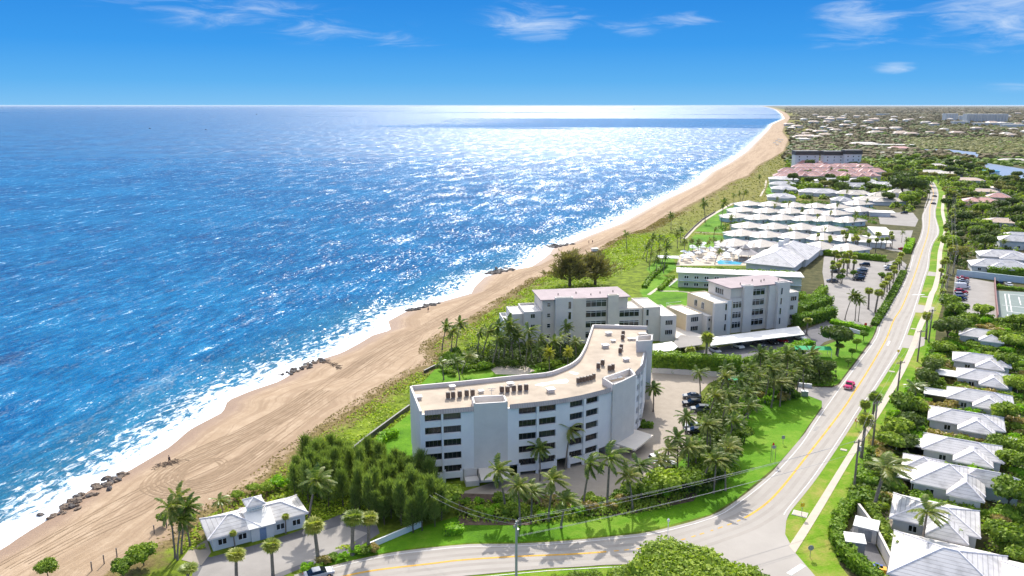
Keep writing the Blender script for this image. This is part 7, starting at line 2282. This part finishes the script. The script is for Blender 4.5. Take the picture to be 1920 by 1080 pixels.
# ---- the far country: canopy mass, individually placed far houses
def domes(name, m, pts, rmin, rmax, hr=.75):
    vs, fs = [], []
    nu = 7
    base = []
    for (x, y) in pts:
        r = rng.uniform(rmin, rmax); h = r * hr * rng.uniform(.7, 1.3)
        o = len(vs)
        for i, (cr, cz) in enumerate(((1.0, 0.0), (.98, .45), (.62, .85))):
            for k in range(nu):
                a = 2 * math.pi * k / nu + i * .4
                q = r * cr * rng.uniform(.8, 1.2)
                vs.append((x + q * math.cos(a), y + q * math.sin(a), h * cz * rng.uniform(.8, 1.2)))
        vs.append((x, y, h))
        for i in range(2):
            for k in range(nu):
                fs.append((o + i * nu + k, o + i * nu + (k + 1) % nu, o + (i + 1) * nu + (k + 1) % nu, o + (i + 1) * nu + k))
        for k in range(nu):
            fs.append((o + 2 * nu + k, o + 2 * nu + (k + 1) % nu, o + 3 * nu))
    me = bpy.data.meshes.new(name)
    me.from_pydata(vs, [], fs)
    me.materials.append(M[m])
    o = bpy.data.objects.new(name, me); col.objects.link(o)
    return struct(o, 'stuff')
def farpts(n, py0, py1, px0=1472, px1=1960, bias=1.0, keep=None):
    out = []
    while len(out) < n:
        py = py0 + (py1 - py0) * rng.random() ** bias
        px = rng.uniform(px0, px1)
        x, y = P(px, py)
        if x < veg_x(y) + 12 or blocked(x, y, 2):
            continue
        if keep and not keep(px, py):
            continue
        out.append((x, y))
    return out
marsh = lambda px, py: (px > 1690 and 258 < py < 276 + (px - 1690) * .1) or (1700 < px and 236 < py < 243)
domes('distant_trees', 'leaf_far', farpts(2600, 204, 300, keep=lambda px, py: not marsh(px, py)), 5, 9)
domes('distant_trees', 'leaf_dark', farpts(700, 222, 300, keep=lambda px, py: not marsh(px, py)), 4, 8)
domes('distant_trees', 'leaf_tree', farpts(900, 250, 312, keep=lambda px, py: not marsh(px, py)), 4, 7)
domes('distant_trees', 'leaf_far', farpts(1400, 199.5, 225), 9, 18, .5)
domes('distant_trees', 'leaf_far', farpts(1700, 199.0, 212), 16, 30, .5)
domes('mangrove', 'leaf_olive', farpts(1700, 236, 300, 1690, 1960, keep=marsh), 3, 6, .5)
domes('mangrove', 'leaf_bright', farpts(160, 236, 300, 1690, 1960, keep=marsh), 3, 5, .35)
fh = empty('distant_house', 0, 0)
b = MB(); b.box(-10, -6, 0, 10, 6, 5); b.build('wall', 'white', fh)
b = MB(); b.hip(-10, -6, 10, 6, 5, 3, 1); b.build('roof', ['tilewarm', 'ridge'], fh)
kit(fh)
fh2 = empty('distant_house', 0, 0)
b = MB(); b.box(-14, -7, 0, 14, 7, 6); b.build('wall', 'warm', fh2)
b = MB(); b.hip(-14, -7, 14, 7, 6, 3, 1); b.build('roof', ['tilebrown', 'ridge'], fh2)
kit(fh2)
for x, y in farpts(95, 206, 262, 1478, 1950, .8, keep=lambda px, py: not marsh(px, py)):
    k = fh if rng.random() < .4 else fh2
    o = first_or_dup(k, x, y, rz=rng.uniform(-.4, .4), sc=rng.uniform(.7, 1.2) * (1 if y < 3000 else 1.4))
    tag(o, 'tiny pale-roofed house among the trees toward the horizon', 'house', 'distant houses toward the horizon')
for (px, py, wd, ht, lb) in [(1860, 235, 130, 8, 'long white low building below the horizon high-rise slab'), (1905, 238, 90, 8, 'long white low building at the far right below the horizon'), (1800, 232, 60, 9, 'white low building left of the horizon high-rise slab'), (1655, 216, 90, 10, 'pale wide building far inland near the horizon')]:
    x, y = P(px, py)
    o = empty('low_building', x, y, 0, R(-6), lb, 'building')
    b = MB(); b.box(-wd / 2, -15, 0, wd / 2, 15, ht); b.build('wall', 'white', o)
    b = MB(); b.box(-wd / 2 - 1, -16, ht, wd / 2 + 1, 16, ht + 1); b.build('roof', 'roofwhite', o)
# undergrowth filling the wooded quarters: a mass of leaves nobody could count
def undergrowth(m, polypx, n, size, hmax, seed):
    r_ = np.random.default_rng(seed)
    poly = PP(polypx); xs = [p[0] for p in poly]; ys = [p[1] for p in poly]
    c = []
    while len(c) < n:
        cx0, cy0 = r_.uniform(min(xs), max(xs)), r_.uniform(min(ys), max(ys))
        if not inpoly(cx0, cy0, poly) or blocked(cx0, cy0, 1.2):
            continue
        hh_ = hmax * r_.uniform(.35, 1.0); rr = r_.uniform(1.2, 2.6)
        for _ in range(26):
            d_ = r_.normal(size=3); d_ /= np.linalg.norm(d_)
            c.append((cx0 + d_[0] * rr, cy0 + d_[1] * rr, .1 + hh_ * abs(d_[2]) + .1, d_[0], d_[1], abs(d_[2]) + .35))
    c = np.array(c, np.float32)
    nn = unit(unit(c[:, 3:]) + r_.normal(size=(len(c), 3)) * .5)
    ax, ay = leaf_axes(r_, len(c), nn, 1.0)
    sz = size * (1 + np.maximum(0, c[:, 1:2] - 300) / 500)
    struct(quadmesh('undergrowth', c[:, :3], ax * sz, ay * sz, m), 'stuff')
WOOD = [(1778, 500), (1776, 420), (1775, 360), (1752, 335), (1735, 300), (1830, 312), (1925, 345), (2000, 400), (1980, 480), (1850, 478), (1800, 505)]
undergrowth('leaf_dark', WOOD, 30000, .5, 3.2, 1)
undergrowth('leaf_tree', WOOD, 14000, .5, 3.8, 2)
VILB = [(1462, 372), (1478, 300), (1625, 302), (1740, 296), (1765, 325), (1742, 360), (1700, 405), (1640, 378), (1560, 374)]
undergrowth('leaf_dark', VILB, 24000, .55, 3.6, 3)
undergrowth('leaf_tree', VILB, 14000, .55, 4.2, 4)
undergrowth('leaf_hedge', [(1375, 465), (1352, 425), (1395, 378), (1640, 378), (1640, 440), (1620, 468)], 9000, .34, 1.4, 5)
undergrowth('leaf_dark', [(1300, 860), (1330, 760), (1350, 700), (1420, 680), (1500, 690), (1560, 700), (1555, 722), (1500, 722), (1470, 738), (1420, 742), (1380, 775), (1365, 860), (1330, 920), (1290, 930)], 15000, .30, 2.6, 6)
undergrowth('leaf_dark', [(880, 655), (1010, 640), (1090, 655), (1085, 685), (1000, 690), (920, 688), (880, 690)], 8000, .28, 2.2, 7)
undergrowth('leaf_tree', [(1690, 905), (1716, 850), (1742, 760), (1770, 690), (1800, 600), (1925, 600), (1940, 1090), (1860, 1090), (1700, 1010), (1690, 960)], 22000, .26, 1.5, 8)
undergrowth('leaf_dark', [(1600, 948), (1636, 855), (1664, 812), (1694, 765), (1742, 700), (1756, 655), (1795, 640), (1770, 690), (1742, 760), (1716, 850), (1690, 905), (1660, 955), (1640, 970)], 15000, .26, 2.0, 9)
undergrowth('leaf_tree', [(1380, 880), (1230, 950), (1120, 965), (1000, 975), (870, 968), (870, 950), (1000, 955), (1200, 935), (1290, 900)], 9000, .24, 1.1, 10)
for r_ in [q for q in list(bpy.data.objects) if q.parent is None and q.type == 'EMPTY' and 'category' not in q]:
    for ch in list(q for q in bpy.data.objects if q.parent is r_):
        bpy.data.objects.remove(ch)
    bpy.data.objects.remove(r_)
HAZE = 1.0e-5
# ------------------------------------------------------------------ air: one even haze box round everything
b = MB(); b.box(-200000, -500, -24, 200000, 74000, 72.4)
hz = b.build('haze', 'white')
hm = bpy.data.materials.new('haze_air'); hm.use_nodes = True
ns, lk = hm.node_tree.nodes, hm.node_tree.links
ns.remove(ns['Principled BSDF'])
pv = ns.new('ShaderNodeVolumePrincipled')
pv.inputs['Color'].default_value = (0.80, 0.86, 0.92, 1)
pv.inputs['Density'].default_value = HAZE
pv.inputs['Anisotropy'].default_value = 0.25
lk.new(pv.outputs[0], ns['Material Output'].inputs['Volume'])
hz.data.materials.clear(); hz.data.materials.append(hm)
struct(hz, 'stuff')
scene.cycles.volume_bounces = 0
# ================================================================== LABELS
ORDW = ['closest', 'second closest', 'third closest', 'fourth closest', 'fifth closest', 'sixth closest', 'seventh closest', 'eighth closest', 'ninth closest', 'tenth closest', 'eleventh closest', 'twelfth closest']
bydesc = {}
for it in AUTO:
    bydesc.setdefault(it[1], []).append(it)
for desc, its in bydesc.items():
    if len(its) == 1:
        its[0][0]['label'] = desc
        continue
    best = {}
    for ln, lx, ly in LAND:
        o_ = sorted(its, key=lambda t: (t[2][0] - lx) ** 2 + (t[2][1] - ly) ** 2)
        for rk, t in enumerate(o_[:12]):
            dd = math.hypot(t[2][0] - lx, t[2][1] - ly)
            sc_ = dd * (1 + .4 * rk) + 25 * rk
            c = best.get(t[0].name)
            if c is None or sc_ < c[0]:
                best[t[0].name] = (sc_, rk, ln)
    for t in its:
        c = best.get(t[0].name)
        if c is None:
            t[0]['label'] = desc + ', in the crowded middle away from any landmark'
            continue
        w_ = (desc.split())
        t[0]['label'] = f'{desc}, {ORDW[c[1]]} to {c[2]}'
bpy.context.view_layer.update()
